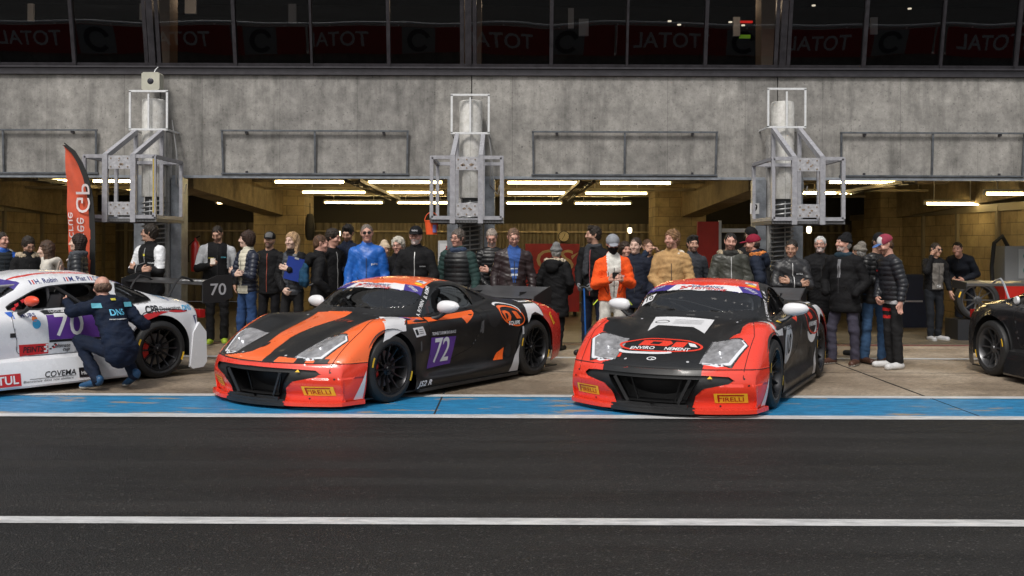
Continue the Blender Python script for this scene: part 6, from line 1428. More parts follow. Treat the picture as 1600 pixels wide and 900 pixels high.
QW = smoothpoly([(2.31, .885), (2.62, .885), (2.70, .92), (2.66, .99), (2.52, 1.06), (2.32, 1.09)], 4)
DW = smoothpoly([(1.02, .865), (1.6, .872), (2.18, .885), (2.19, 1.0), (2.17, 1.095), (1.95, 1.115), (1.65, 1.105), (1.42, 1.08), (1.22, 1.00)], 4)
def coupe(name, loc, ang, label, white, du=.015):
    root = empty(name, (loc[0], loc[1], 0), ang); tag(root, label, 'race car'); ex = []
    s = Shell(CX, coupe_rows(), [.26, .24, .17, .10, .06, .10, .15, .17, .14, .08, .02, 0, 0, -.03, -.08, -.1], (lambda t: .03*math.sin(math.pi*t)-.04*t, lambda t: -.05*t, .08, .22), du, du, fr=22)
    for sg in (1, -1):
        cnd = lambda c, q, sg=sg: c[:, 1]*sg > .5
        s.snap('hole', archpoly(0, .333, .385), [0, 2], cnd); s.snap('hole', archpoly(2.7, .34, .39), [0, 2], cnd)
    if white:
        for sg in (1, -1):
            tc_ = lambda c, q, sg=sg: (c[:, 1]*sg > .25) & (c[:, 2] > 1.0)
            s.snap('redp', [(1.10, .36), (1.30, .43), (1.6, .46), (2.1, .45), (2.55, .42), (2.55, .36), (2.1, .385), (1.6, .395), (1.3, .36)] if sg > 0 else [(1.10, -.36), (1.30, -.43), (1.6, -.46), (2.1, -.45), (2.55, -.42), (2.55, -.36), (2.1, -.385), (1.6, -.395), (1.3, -.36)], [0, 1], tc_)
    for sg in (1, -1):
        gc = lambda c, q, sg=sg: (c[:, 1]*sg > .45) & (c[:, 2] > .83)
        s.snap('side_window', DW, [0, 2], gc); s.snap('quarter_window', QW, [0, 2], gc)
    wsl = [(.60, 0), (.66, .35), (.80, .62), (.93, .64), (1.15, .615), (1.24, .56), (1.17, .3), (1.14, 0)]; up = lambda c, q: (q.iu >= q.nf) & (c[:, 2] > .82)
    s.snap('windshield', wsl+[(x, -y) for x, y in wsl[1:-1]][::-1], [0, 1], up)
    s.snap('header', [(1.14, 0), (1.17, .3), (1.24, .56), (1.15, .615), (1.06, .3), (1.03, 0), (1.06, -.3), (1.15, -.615), (1.24, -.56), (1.17, -.3)], [0, 1], up)
    s.snap('rear_window', [(2.25, 0), (2.25, .42), (2.85, .42), (2.9, 0), (2.85, -.42), (2.25, -.42)], [0, 1], lambda c, q: c[:, 2] > .9)
    dp = smoothpoly([(1.06, .84), (1.05, .55), (1.10, .40), (1.6, .38), (2.1, .40), (2.22, .60), (2.24, .84), (1.6, .835)], 4)
    for sg in (1, -1): s.snap('part:door', dp, [0, 2], lambda c, q, sg=sg: (c[:, 1]*sg > .6) & (c[:, 2] < .88))
    s.snap('part:hood', [(-.75, 0), (-.70, .55), (-.3, .66), (.3, .66), (.62, .58), (.58, 0), (.62, -.58), (.3, -.66), (-.3, -.66), (-.70, -.55)], [0, 1], lambda c, q: (q.iu >= q.nf) & (c[:, 2] > .5) & (c[:, 0] < .8))
    s.triangulate(); PW = WP if white else mat('paint_dark', (.012, .012, .013), .22, coat=.6, noise=.1); mats = [PW, RD]; mp = dict(body=0, redp=1)
    body = put(s, 'body_shell', ['body', 'redp'], mats, root, mi=mp, part='body'); hood = put(s, 'hood', ['body'], mats, root, part='hood')
    doors = [put(s, 'door', ['body', 'redp'], mats, root, mi=mp, part='door', ysign=q) for q in (1, -1)]
    wsh = put(s, 'windshield', ['windshield'], CG, root, -.003); put(s, 'header_strip', ['header'], VI if white else PT, root)
    for q in (1, -1):
        if not (white and q > 0): put(s, 'side_window', ['side_window'], CG, root, -.006, ysign=q)
        put(s, 'quarter_window', ['quarter_window'], CG, root, -.006, ysign=q)
    put(s, 'rear_window', ['rear_window'], CG, root, -.004)
    decal_line(s, root, 'window_trim', DW, .012, LEFT, PT, closed=True); decal_line(s, root, 'window_trim', QW, .012, LEFT, PT, closed=True)
    for fr_s in (LEFT, RIGHT): decal_line(s, root, 'door_seam', dp, .006, fr_s, SE2 if white else PT, closed=True)
    g = G(); g.box(-3.2, .75, -.88, .88, .07, .085); g.build('undertray', PT, root, 0)
    interior(root, 0, 0, 1.20)
    for x in (0, 2.7):
        for sg in (1, -1): wheel(root, x, sg*.95, sgn=sg, rimm=RIMB if white else RIMG, style=12 if white else 10); wheelwell(root, x, .41, sg*.58, sg*.92)
    for q in (1, -1):
        g = G(); g.prism([(q*.86, .07), (q*1.02, .07), (q*1.03, .09), (q*1.0, .24), (q*.955, .34), (q*.86, .385)], -2.27, -.42, axis='x'); sk = g.build('side_skirt', PW, root, 30)
        g = G(); g.prism([(-3.10, .10), (-3.14, .50), (-3.22, .62), (-3.32, .50), (-3.33, .14), (-3.28, .08), (-3.13, .07)], q*.92-.02, q*.92+.022, axis='y')
        if white: g.build('rear_fender_panel', PW, root, 30)
        if q > 0: skirt = sk
    g = G()
    for q in (-1, 1): g.box(-3.40, -3.33, q*.66-.14, q*.66+.14, .66, .76)
    g.build('tail_light', mat('tail_red', (.3, .01, .01), .25), root, 20)
    # swan-neck wing
    zt = 1.06 if white else 1.06; g = G(); prof = [(-3.36, zt), (-3.40, zt+.022), (-3.52, zt+.03), (-3.66, zt+.05), (-3.67, zt+.035), (-3.5, zt-.005), (-3.40, zt-.01)]; g.prism(prof, -.88, .88, axis='y'); wg = g.build('rear_wing', PT if white else mat('wing_alu', (.09, .09, .095), .3, .6), root, 30)
    g = G(); 
    for q in (-.45, .45): g.tube([(-3.1, q, .88), (-3.22, q, zt+.02), (-3.30, q, zt+.09), (-3.42, q, zt+.06), (-3.48, q, zt+.02)], .014, 6)
    g.build('wing_mount', ALU if not white else PT, wg)
    for q in (1, -1):
        g = G(); g.prism([(-3.30, zt-.22), (-3.30, zt+.04), (-3.50, zt+.11), (-3.72, zt+.12), (-3.74, zt-.16), (-3.60, zt-.22)] if white else [(-3.34, zt-.05), (-3.34, zt+.04), (-3.68, zt+.07), (-3.68, zt-.04)], q*.885-.006, q*.885+.006, axis='y'); ep = g.build('end_plate', PT, wg, 0)
        if white and q > 0:
            g = G(); flat_text(g, '70', .20, (-3.52, .895, zt-.065), (-1, 0, 0), (0, 0, 1), bold=.012, width=.23); g.build('race_number', SV, ep, 0)
    return root, s, doors, skirt, wg, body
SE2 = mat('seam_grey', (.05, .05, .055), .6)
# ------------------------------------------------------------ the cars
car72, sh72 = gt_car('race_car', (-1.9595, 10.632), (.56158, .82742), 'orange and black mid-engined racing coupe with number 72 on a purple door panel', 72)
car10, sh10 = gt_car('race_car', (1.6925, 10.2444), (.43486, .9005), 'red and black mid-engined racing coupe with number 10, seen nearly head-on', 10)
car70, s70, doors70, skirt70, wing70, body70 = coupe('race_car', (-6.4717, 10.3275), math.atan2(-.78784, -.61588), 'white racing coupe with number 70 and a mechanic crouching at its door', True)
def livery70(s, root):
    d = doors70[0]; T_ = lambda par, *a, **k: decal_text(s, par, *a, **k); Pz = lambda par, pl, m, off=.003, nm='sticker', fr=LEFT: decal_poly(s, par, nm, pl, fr, m, off)
    IK = mat('ink_black', (.012, .012, .014), .4); WI = _mc['ink_white']; RI = _mc['ink_red']; NV = _mc['ink_navy']; CY = mat('ink_cyan', (.03, .30, .55), .4)
    b = Pz(d, [(1.38, .795), (2.0, .805), (2.0, .53), (1.395, .535)], PU, nm='number_panel'); T_(b, '70', .34, (1.62, .675), LEFT, WI, width=.32, bold=.008, off=.0055)
    Pz(d, [(1.34, .84), (2.0, .845), (2.0, .812), (1.37, .802)], IK); T_(d, 'TROPHEE TOURISME', .03, (1.62, .826), LEFT, WI, width=.4, off=.0055)
    Pz(d, [(1.395, .533), (2.0, .528), (2.0, .505), (1.395, .508)], IK)
    b = Pz(d, [(1.07, .505), (1.385, .50), (1.385, .395), (1.08, .385)], RI, nm='sponsor_panel'); T_(b, 'PEINTS', .085, (1.22, .445), LEFT, IK, width=.22, italic=.15, bold=.015, off=.0055)
    for k in range(4): Pz(b, [(1.34+.02*(k % 2), .41+.022*k), (1.375+.01*(k % 2), .412+.022*k), (1.37+.01*(k % 2), .43+.022*k), (1.335+.02*(k % 2), .428+.022*k)], WI, .0045, 'check')
    T_(d, 'ultimate', .055, (1.54, .465), LEFT, IK, width=.17, italic=.3, bold=.02); T_(d, 'cup', .055, (1.58, .425), LEFT, IK, width=.08, italic=.3, bold=.02)
    for k in range(5): Pz(d, [(1.40+.025*(k % 2)+.012*k, .43+.012*k), (1.425+.025*(k % 2)+.012*k, .435+.012*k), (1.42+.025*(k % 2)+.012*k, .45+.012*k), (1.395+.025*(k % 2)+.012*k, .445+.012*k)], RI if k % 2 else IK, .003, 'check')
    T_(d, 'MURS', .055, (1.19, .80), LEFT, NV, width=.16, bold=.01); Pz(d, [(1.265+.045*math.cos(k*.4), .71+.05*math.sin(k*.4)) for k in range(16)], CY); Pz(d, [(1.25+.03*math.cos(k*.5), .765+.03*math.sin(k*.5)) for k in range(12)], mat('ink_orange', (.6, .15, .03), .4))
    # names of the crew over the windows (side view, on the roof rail)
    rail = lambda x: float(np.interp(x, [1.3, 1.6, 2.0, 2.35, 2.6], [1.135, 1.160, 1.165, 1.135, 1.07]))
    for w_, x, ww in (('H. Robin', 1.50, .24), ('M. Piat', 1.86, .20), ('C. Messmer', 2.17, .24), ('G. Brocard', 2.48, .23)):
        sl = (rail(x+.1)-rail(x-.1))/.2
        T_(body70, w_, .066, (x, rail(x)), LEFT, NV, width=ww, rot=-sl*1 if False else math.atan(sl), bold=.012, name='driver_name')
        for k, m in enumerate((NV, RI)): xx = x-ww/2-.055+k*.03; Pz(body70, [(xx, rail(xx)-.02), (xx+.014, rail(xx)-.02), (xx+.014, rail(xx)+.022), (xx, rail(xx)+.022)], m, .003, 'flag_mark')
    T_(body70, 'CPR', .115, (2.60, .795), LEFT, IK, width=.17, bold=.03, rot=.02); T_(body70, 'Decoration', .075, (2.84, .80), LEFT, IK, width=.29)
    T_(body70, 'DNS', .08, (3.08, .795), LEFT, CY, width=.15, bold=.03, italic=.2)
    Pz(body70, smoothpoly([(2.42, .66), (2.50, .745), (2.66, .775), (2.80, .765), (2.70, .74), (2.56, .69)], 4), RI, nm='swoosh'); Pz(body70, smoothpoly([(2.80, .77), (2.92, .785), (3.08, .76), (2.95, .75)], 4), RI, nm='swoosh')
    decal_line(s, body70, 'swoosh', [(2.40, .665), (2.50, .765), (2.68, .80), (2.88, .79), (3.08, .765)], .010, LEFT, IK)
    decal_line(s, body70, 'badge', [(2.93+.035*math.cos(k*.4), .93+.045*math.sin(k*.4)) for k in range(16)], .008, LEFT, NV, closed=True)
    Pz(body70, [(2.93+.018*math.cos(k*.5), .925+.025*math.sin(k*.5)) for k in range(12)], CY)
    Pz(body70, [(3.16, .70), (3.26, .71), (3.23, .62), (3.19, .60)], NV, nm='badge'); Pz(body70, [(3.185, .69), (3.21, .69), (3.205, .64)], WI, .0045)
    Pz(body70, [(.98, .84), (1.05, .845), (1.05, .77), (1.0, .80)], mat('vinyl_blue', (.03, .12, .5), .4)); Pz(body70, [(.98, .63), (1.04, .63), (1.04, .585), (.98, .585)], PT, nm='vent')
    # red shapes on the pillar
    for x, z in ((1.10, .915), (1.17, .955), (1.06, .875)): Pz(body70, [(x, z), (x+.05, z+.02), (x+.045, z-.01), (x+.02, z-.03)], RI)
    # skirt lettering is flat on the skirt face
    g = G(); nrm = Vector((0, .98, .2)).normalized(); up_ = Vector((0, -.20, .98)).normalized()
    def sk(z): return np.interp(z, [.09, .24], [1.030, 1.0])+.004
    def flatsk(word, size, x, z, m, width, **k):
        g = G(); flat_text(g, word, size, (-x, sk(z), z), (-1, 0, 0), (0, -.2, .98), width=width, **k); g.build('lettering', m, skirt70, 0)
    flatsk('COVEMA', .085, 1.45, .185, IK, .34, italic=.2, bold=.012); flatsk('Bienvenue dans nos ateliers', .035, 1.32, .13, IK, .54, italic=.2)
    g = G(); g.add([(-x, sk(z)+.001, z) for x, z in ((1.12, .15), (1.62, .15), (1.62, .155), (1.12, .155))], [(0, 1, 2, 3)]); g.build('rule', IK, skirt70, 0)
    g = G(); g.add([(-x, sk(z), z) for x, z in ((1.66, .12), (1.86, .12), (1.86, .225), (1.66, .225))], [(0, 1, 2, 3)]); b = g.build('sponsor_panel', IK, skirt70, 0); g = G(); flat_text(g, 'HENRI', .05, (-1.76, sk(.17)+.003, .165), (-1, 0, 0), (0, -.2, .98), width=.15, bold=.02); g.build('lettering', WI, b, 0)
    g = G(); g.add([(-x, sk(z), z) for x, z in ((.50, .10), (1.03, .10), (1.03, .225), (.50, .225))], [(0, 1, 2, 3)]); b = g.build('sponsor_panel', RI, skirt70, 0); g = G(); flat_text(g, 'MOTUL', .12, (-.80, sk(.16)+.003, .16), (-1, 0, 0), (0, -.2, .98), width=.40, bold=.02); g.build('lettering', WI, b, 0)
    g = G(); flat_text(g, 'COVEMA', .13, (-3.345, .05, 1.045), (0, 1, 0), (-.15, 0, 1), width=.6, italic=.3, bold=.03)
    for i, v in enumerate(g.V): g.V[i] = (v[0]+.012-.0, v[1], v[2]+.0)
    g = G(); flat_text(g, 'COVEMA', .10, (-3.52, .35, 1.096), (0, 1, 0), (-1, 0, .12), width=.62, italic=.3, bold=.03); g.build('lettering', WI, wing70, 0)
livery70(s70, car70)
mm = mirror_(car70, (-1.14, 1.0, .955), mat('mirror_orange', (.65, .06, .02), .4), 1, PT, .8)
# black coupe at the right edge: faces the camera, its right flank visible
ang = math.atan2(-1.0, .09); ca, sa = math.cos(ang), math.sin(ang)
# rear right wheel contact (local (-2.7,-.95)) goes to (5.78,12.4)
lx, ly = -2.7, -.93; carB, sB, dB, skB, wgB, bB = coupe('race_car', (5.80-(ca*lx-sa*ly), 12.40-(sa*lx+ca*ly)), ang, 'black racing coupe with a tall rear wing, cut off by the right edge', False, .02)
g = G(); g.lathe([(0, .0), (.045, 0), (.05, -.01), (.04, -.03), (0, -.03)], 20, 0, Matrix.Translation((-2.35, -.80, .93)), axis='y'); g.build('fuel_cap', WSTEEL, carB)

# ------------------------------------------------------------ people
LF = -1.45
DK = (.02, .014, .010); BRN = (.07, .035, .018); GREY = (.22, .21, .20); JEAN = (.022, .05, .13)
person(4, 15.0, 364, 'person in a bright blue puffer jacket with a white hood at the far left', face=-.9+1.6, head=(.5, .1), hair=('short', DK), top_c=(.02, .10, .45), top_k='puffer', hood=((.55, .56, .58),), patches=[((.02, .025, .03), -.3, .3, 1.1, 1.5, 't')], arms=('pocket', 'pocket'), skin='pink')
person(45, 14.6, 372, 'man with black beard and glasses under a fur-trimmed hood at the left', face=.5, head=(.35, .45), hair=('thick', DK), beard=DK, glasses='clear', hood=(BLK, (.42, .34, .24)), jk=1.3, arms=('pocket', 'clasp'), skin='light')
person(76, 14.0, 379, 'woman with long brown hair in a cream jacket facing left', face=-1.2, head=(-.2, .12), hair=('long', (.055, .03, .018)), top_c=(.50, .47, .42), b=.86, arms=('clasp', 'clasp'), hood=((.48, .45, .40),), skin='pale')
w4, J4, H4, S4 = person(126, 14.05, 367, 'woman with very long dark hair and a grey scarf holding up a phone', face=-1.45, hair=('long', (.018, .010, .008)), top_c=(.016, .018, .022), top_k='puffer', b=.88, arms=('pocket', 'chest'), scarf=((.06, .065, .075), .3), jk=1.2, skin='pale')
w5, J5, H5, S5 = person(236, 14.4, 350, 'man in black and white jacket with crossed arms looking left below the left gantry', face=-.35, head=(-1.15, 0), hair=('thick', DK), glasses='clear', arms=('crossed', 'crossed'), collar=True, patches=[((.60, .61, .63), .13, .5, 1.18, 1.5, 'u'), ((.60, .61, .63), -.5, -.13, 1.18, 1.5, 'u')], zipc=(.3, .3, .3))
w6, J6, H6, S6 = person(340, 15.9, 353, 'bulky man in black and grey race overalls looking down at his phone', face=.25, head=(-.35, .5), b=1.22, hair=('short', DK), beard=DK, arms=('down', 'phone'), hem=.95, patches=[((.38, .39, .41), .14, .6, 1.14, 1.6, 'u'), ((.38, .39, .41), -.6, -.14, 1.20, 1.6, 'u')], leg_c=(.011, .011, .012), shoe_c=(.30, .42, .03))
person(387, 14.6, 361, 'woman with short dark hair, cream collar and jeans, a puffer jacket over her shoulder', face=-.7, head=(-.8, -.02), hair=('bob', (.03, .015, .010)), b=.96, arms=('crossed', 'crossed'), top_c=NAVY, top_k='puffer', inner=((.50, .47, .38), .26), collar=(.5, .47, .38), leg_c=JEAN, hem=.93, patches=[((.5, .47, .38), -.12, .12, .88, .99, 'f')], skin='pale')
person(421, 15.6, 363, 'moustached man in a black cap behind the woman in jeans', face=-.1, head=(.1, 0), cap=('cap', BLK, (.10, .10, .10)), hair=('short', GREY), beard=(.06, .055, .05), arms=('pocket', 'pocket'), zipc=(.35, .08, .05))
w9, J9, H9, S9 = person(456, 14.3, 363, 'young blonde woman holding a blue folder against her chest', face=-.15, head=(-.25, .03), hair=('long', (.33, .215, .12)), b=.84, arms=('chest', 'clasp'), top_c=(.045, .05, .06), top_k='puffer', sleeve_c=BLK, collar=BLK, leg_c=(.013, .013, .014), hem=.94, skin='pale')
p10, J10, H10, S10 = person(500, 13.9, 367, 'teenager with cropped brown hair in a black hooded coat wearing a blue backpack', face=1.15+.7, head=(-.1, .15), hair=('short', BRN), b=.92, arms=('pocket', 'pocket'), hood=(BLK,), jk=1.15, hem=.82, skin='pink')
person(519, 14.7, 357, 'young man with dark fringe seen in profile looking down to the right', face=.9, head=(.4, .25), hair=('thick', DK), b=.9, arms=('pocket', 'pocket'), leg_c=JEAN, zipc=(.25, .25, .25), skin='pink')
person(543, 15.0, 350, 'bearded man in a navy coat looking down behind the blue jacket', face=-.1, head=(-.1, .45), hair=('quiff', (.012, .010, .009)), beard=(.02, .015, .012), top_c=NAVY, collar=True, arms=('pocket', 'crossed'), leg_c=JEAN)
w13, J13, H13, S13 = person(574, 13.6, 349, 'man in a bright blue jacket and sunglasses', face=.05, head=(.1, 0), b=1.0, hair=('short', (.13, .11, .095)), glasses='sun', top_c=(.012, .10, .40), top_k='rough', fabric='gloss', collar=True, arms=('down', 'down'), leg_c=NAVY, jk=1.1, hem=.80, skin='pink', h=.008)
person(600, 15.4, 378, 'person in a pale fur hat mostly hidden behind the blue jacket', face=.1, cap=('beanie', (.45, .36, .26)), hair=('short', (.4, .3, .2)), b=.85)
person(623, 13.9, 370, 'woman with curly grey hair and glasses in a black jacket with a red zip', face=-.15, head=(-.05, .05), hair=('curly', (.42, .39, .33)), glasses='clear', b=.88, zipc=(.6, .02, .02), collar=True, arms=('pocket', 'pocket'), skin='pink')
w16, J16, H16, S16 = person(651, 13.4, 353, 'white-bearded man in a black cap and black hooded jacket', face=-.1, head=(0, .02), cap=('cap', BLK, BLK), hair=('short', (.45, .44, .42)), beard=(.55, .54, .52), glasses='clear', hood=(BLK,), zipc=(.5, .5, .5), arms=('clasp', 'clasp'), b=1.06, skin='pink')
person(717, 13.9, 357, 'grey-haired man with glasses in a dark padded vest with green sleeves', face=-.25, head=(-.35, .08), hair=('thick', (.09, .075, .065)), glasses='clear', top_c=(.010, .011, .012), top_k='puffer', sleeve_c=(.012, .035, .032), fabric='gloss', collar=(.02, .05, .045), scarf=((.03, .045, .08),), b=1.12, arms=('down', 'down'), skin='pink', h=.0085)
person(769, 14.6, 356, 'balding man in a black puffer jacket looking down through his glasses', face=.1, head=(-.1, .5), hair=('short', (.24, .20, .17)), beard=(.3, .29, .28), glasses='clear', top_k='puffer', arms=('crossed', 'clasp'), skin='pink')
person(803, 13.7, 355, 'man in a dark brown jacket over a blue striped shirt looking down', face=.05, head=(.1, .38), hair=('short', (.12, .07, .045)), beard=(.14, .09, .06), glasses='clear', top_c=(.022, .013, .014), fabric='gloss', inner=((.03, .075, .24), .16), collar=(.02, .012, .013), b=1.1, arms=('down', 'down'), skin='pink', h=.0085, patches=[((.42, .46, .52), -.05, .05, 1.155, 1.18, 'tf'), ((.03, .07, .25), -.05, .05, 1.20, 1.22, 'tf'), ((.42, .46, .52), -.05, .05, 1.24, 1.26, 'tf')])
person(868, 15.2, 381, 'person seen from behind in a long black parka with a pale fur hood', face=2.7, head=(.5, .1), cap=('beanie', (.16, .16, .16)), hair=('short', GREY), hood=(BLK, (.42, .35, .26)), jk=1.6, hem=.62, b=1.12, arms=('pocket', 'pocket'), skirt=.02, h=.012)
w21, J21, H21, S21 = person(929, 14.6, 351, 'tall dark-bearded man in profile with a charcoal scarf and grey gloves', face=-.6, head=(-.75, .05), hair=('quiff', DK), beard=(.02, .014, .010), scarf=((.035, .037, .042), -.6), arms=('stick', 'stick'), gloves=(.18, .18, .19), hem=.85, leg_c=NAVY, zipc=(.4, .1, .1))
w22, J22, H22, S22 = person(957, 12.9, 366, 'racer in an orange jacket, balaclava and quilted white overalls looking at a phone', face=.05, head=(-.05, .28), cap=('cap', (.20, .21, .23), (.20, .21, .23), (.22, .23, .26)), nohair=True, mask=BLK, arms=('phone', 'phone'), top_c=(.72, .085, .015), collar=(.72, .085, .015), inner=((.55, .54, .50), .34), leg_c=(.52, .51, .47), jk=1.3, b=1.02, hem=.97, skin='pink', h=.008, patches=[((.02, .02, .02), -.075, -.068, 1.0, 1.3, 'f'), ((.02, .02, .02), .068, .075, 1.0, 1.3, 'f')])
person(992, 14.1, 369, 'clean-shaven man in a navy waxed jacket behind the orange jacket', face=-.15, head=(-.25, 0), hair=('short', (.035, .022, .015)), top_c=(.012, .015, .026), collar=True, hem=.80, b=1.02, arms=('pocket', 'pocket'), skin='pale')
person(976, 15.3, 377, 'dark-haired woman mostly hidden behind the racer in the orange jacket', face=.3, hair=('bob', (.03, .018, .012)), b=.85, top_c=(.08, .01, .015), skin='pink')
person(1012, 15.2, 372, 'person in a navy jacket raising a camera in front of the block pier', face=.2, head=(0, .1), hair=('short', BRN), arms=('camera', 'camera'), top_c=(.014, .022, .04), skin='light')
w24, J24, H24, S24 = person(1051, 13.2, 357, 'curly-haired man in a tan padded jacket with cream collar smiling to the left', face=-.25, head=(-.55, 0), hair=('curly', (.17, .095, .045)), beard=(.16, .09, .05), top_c=(.38, .235, .105), top_k='rough', hood=((.55, .49, .40),), jk=1.05, arms=('clasp', 'clasp'), hem=.86, b=1.04, leg_c=(.05, .05, .055), skin='pink', h=.0085)
person(1081, 14.6, 366, 'black-bearded man in a charcoal knit coat behind the tan jacket', face=.25, head=(-.1, .1), hair=('quiff', (.012, .010, .009)), beard=(.015, .012, .010), top_c=(.035, .038, .045), collar=True, arms=('pocket', 'pocket'))
w26, J26, H26, S26 = person(1140, 13.7, 361, 'man in an olive parka with a fur-trimmed hood and dark scarf', face=-.02, head=(-.08, .12), hair=('short', (.012, .010, .009)), beard=(.035, .022, .015), top_c=(.042, .043, .035), fabric='gloss', hood=((.04, .04, .034), (.36, .29, .20)), scarf=((.03, .03, .028),), zipc=(.5, .5, .5), arms=('clasp', 'clasp'), jk=1.35, b=1.06, hem=.75, skin='pink', h=.0085)
person(1171, 14.9, 353, 'man in a black cap with a small white emblem standing behind the maroon cap', face=.1, head=(.35, .35), cap=('cap', BLK, BLK), hair=('short', DK), beard=DK, arms=('pocket', 'pocket'))
w28, J28, H28, S28 = person(1186, 14.0, 364, 'man in a maroon cap and navy parka with an orange-lined hood facing left', face=-1.85, head=(.15, .1), cap=('cap', (.20, .012, .03), (.20, .012, .03)), hair=('short', DK), beard=BRN, top_c=(.014, .019, .034), hood=((.014, .019, .034), (.52, .17, .04)), jk=1.5, lean=.12, hem=.75, arms=('pocket', 'pocket'), skin='pink')
w29, J29, H29, S29 = person(1236, 13.5, 372, 'dark-haired man with crossed arms in a shiny black jacket', face=-.1, head=(-.3, .18), hair=('short', (.015, .012, .010)), arms=('crossed', 'crossed'), top_c=(.018, .018, .020), fabric='gloss', top_k='rough', collar=True, zipc=(.5, .5, .5), jk=1.25, b=1.08, hem=.78, skin='tan', h=.0085)
person(1280, 14.2, 366, 'white-haired man with glasses in a long black coat', face=-.1, head=(-.35, -.02), hair=('short', (.42, .42, .41)), beard=(.42, .41, .40), glasses='clear', hem=.66, arms=('pocket', 'pocket'), b=1.1, collar=True, skin='pink')
w31, J31, H31, S31 = person(1318, 13.45, 363, 'man in a black beanie and black coat with purple-grey trousers facing left', face=-.75, head=(-.5, -.05), cap=('beanie', BLK), hair=('short', GREY), beard=(.30, .29, .28), scarf=((.018, .035, .05),), hem=.78, jk=1.7, b=1.12, leg_c=(.045, .042, .062), shoe_c=(.065, .028, .018), arms=('pocket', 'pocket'), foot=.15, skin='pink', patches=[((.16, .16, .17), -.02, .02, 1.2, 1.45, 'tf')])
person(1343, 14.6, 378, 'person in a grey patterned hat hidden behind the man in the beanie', face=-2.6, cap=('beanie', (.16, .145, .125)), hair=('short', GREY), hem=.80, arms=('pocket', 'pocket'), top_c=(.018, .020, .024))
w33, J33, H33, S33 = person(1366, 13.6, 377, 'man in black cap and puffer jacket with blue jeans bending over a phone', face=.25, head=(.1, .55), cap=('cap', BLK, BLK), hair=('short', DK), top_k='puffer', leg_c=(.035, .075, .15), shoe_c=(.05, .022, .013), lean=.10, arms=('phone', 'phone'), H=1.74, jk=1.15)
w34, J34, H34, S34 = person(1397, 13.1, 373, 'man in a burgundy and white cap, black puffer and racing overalls tied at the waist', face=-1.35, head=(-.05, .40), cap=('cap', (.24, .035, .06), (.60, .58, .58), (.06, .12, .30)), hair=('short', BRN), beard=BRN, top_k='puffer', top_c=(.013, .014, .018), jk=1.15, lean=.15, H=1.72, hem=.96, leg_c=(.013, .013, .014), shoe_c=(.5, .5, .5), arms=('down', 'clasp'), trs=[((.40, .40, .41), -.3, .3, .86, 1.1), ((.45, .02, .02), -.3, .05, .76, .80), ((.45, .02, .02), -.3, .05, .66, .70)], skin='pink')
w35, J35, H35, S35 = person(1461, 16.9, 382, 'man in black and grey race overalls talking on a phone inside the right garage', face=.1, head=(.25, .05), hair=('short', DK), glasses='sun', arms=('down', 'call'), top_c=BLK, patches=[((.13, .12, .11), -.11, .11, .95, 1.42, 'tf')], hem=.97, leg_c=(.012, .014, .018), shoe_c=(.35, .35, .36), b=1.02, H=1.62)
E=None
JB = dict(pel=(0, .16, .86), bel=(0, .02, .98), che=(0, -.22, 1.05), nec=(0, -.38, 1.10), hea=(0, -.50, 1.10), shL=(.17, -.30, 1.04), shR=(-.17, -.30, 1.04), elL=(.22, -.36, .78), elR=(-.24, -.38, .80), wrL=(.12, -.52, .66), wrR=(-.10, -.55, .68), hdL=(-.2, -.5, -.8), hdR=(.2, -.5, -.8), hipL=(.10, .14, .84), hipR=(-.10, .14, .84), knL=(.13, -.02, .46), knR=(-.13, -.02, .46), anL=(.12, .10, .09), anR=(-.12, .10, .09), toL=(.15, -.10, .04), toR=(-.15, -.10, .04), low=(0, .16, .84))
person(1508, 17.6, 392, 'dark-haired mechanic in dark overalls leaning over a loose wheel inside the right garage', face=-.7, lean=.62, H=1.78, head=(0, .1), hair=('short', DK), top_c=(.010, .012, .018), leg_c=(.010, .012, .018), arms=('phone', 'phone'), skin='pink', h=.011)
JK_ = dict(pel=(0, .16, .40), bel=(0, .09, .56), che=(0, -.06, .80), nec=(0, -.15, .93), hea=(0, -.21, 1.06), shL=(.175, -.10, .87), shR=(-.175, -.08, .87), elL=(.26, -.34, .82), elR=(-.33, .06, .66), wrL=(.18, -.58, .90), wrR=(-.26, -.16, .84), hdL=(-.1, -1, .1), hdR=(.2, -.6, .8), hipL=(.10, .14, .42), hipR=(-.10, .14, .42), knL=(.17, -.34, .50), knR=(-.20, -.26, .46), anL=(.15, -.03, .11), anR=(-.19, .12, .15), toL=(.175, -.24, .04), toR=(-.215, -.08, .04), low=(0, .17, .42))
wk, Jk_, Hk, Sk = person(176, 10.95, 500, 'bald bearded mechanic in navy overalls crouching at the door of the white car', face=R(-128), J2=JK_, H=1.84, head=(-.1, .12), hair=('balding', (.11, .065, .045)), beard=(.13, .06, .035), top_c=(.007, .012, .027), leg_c=(.007, .012, .027), shoe_c=(.015, .065, .15), arms=('down', 'down'), skin='pink', h=.008, top_k='rough', b=.97, jk=1.15, fold=.0095)

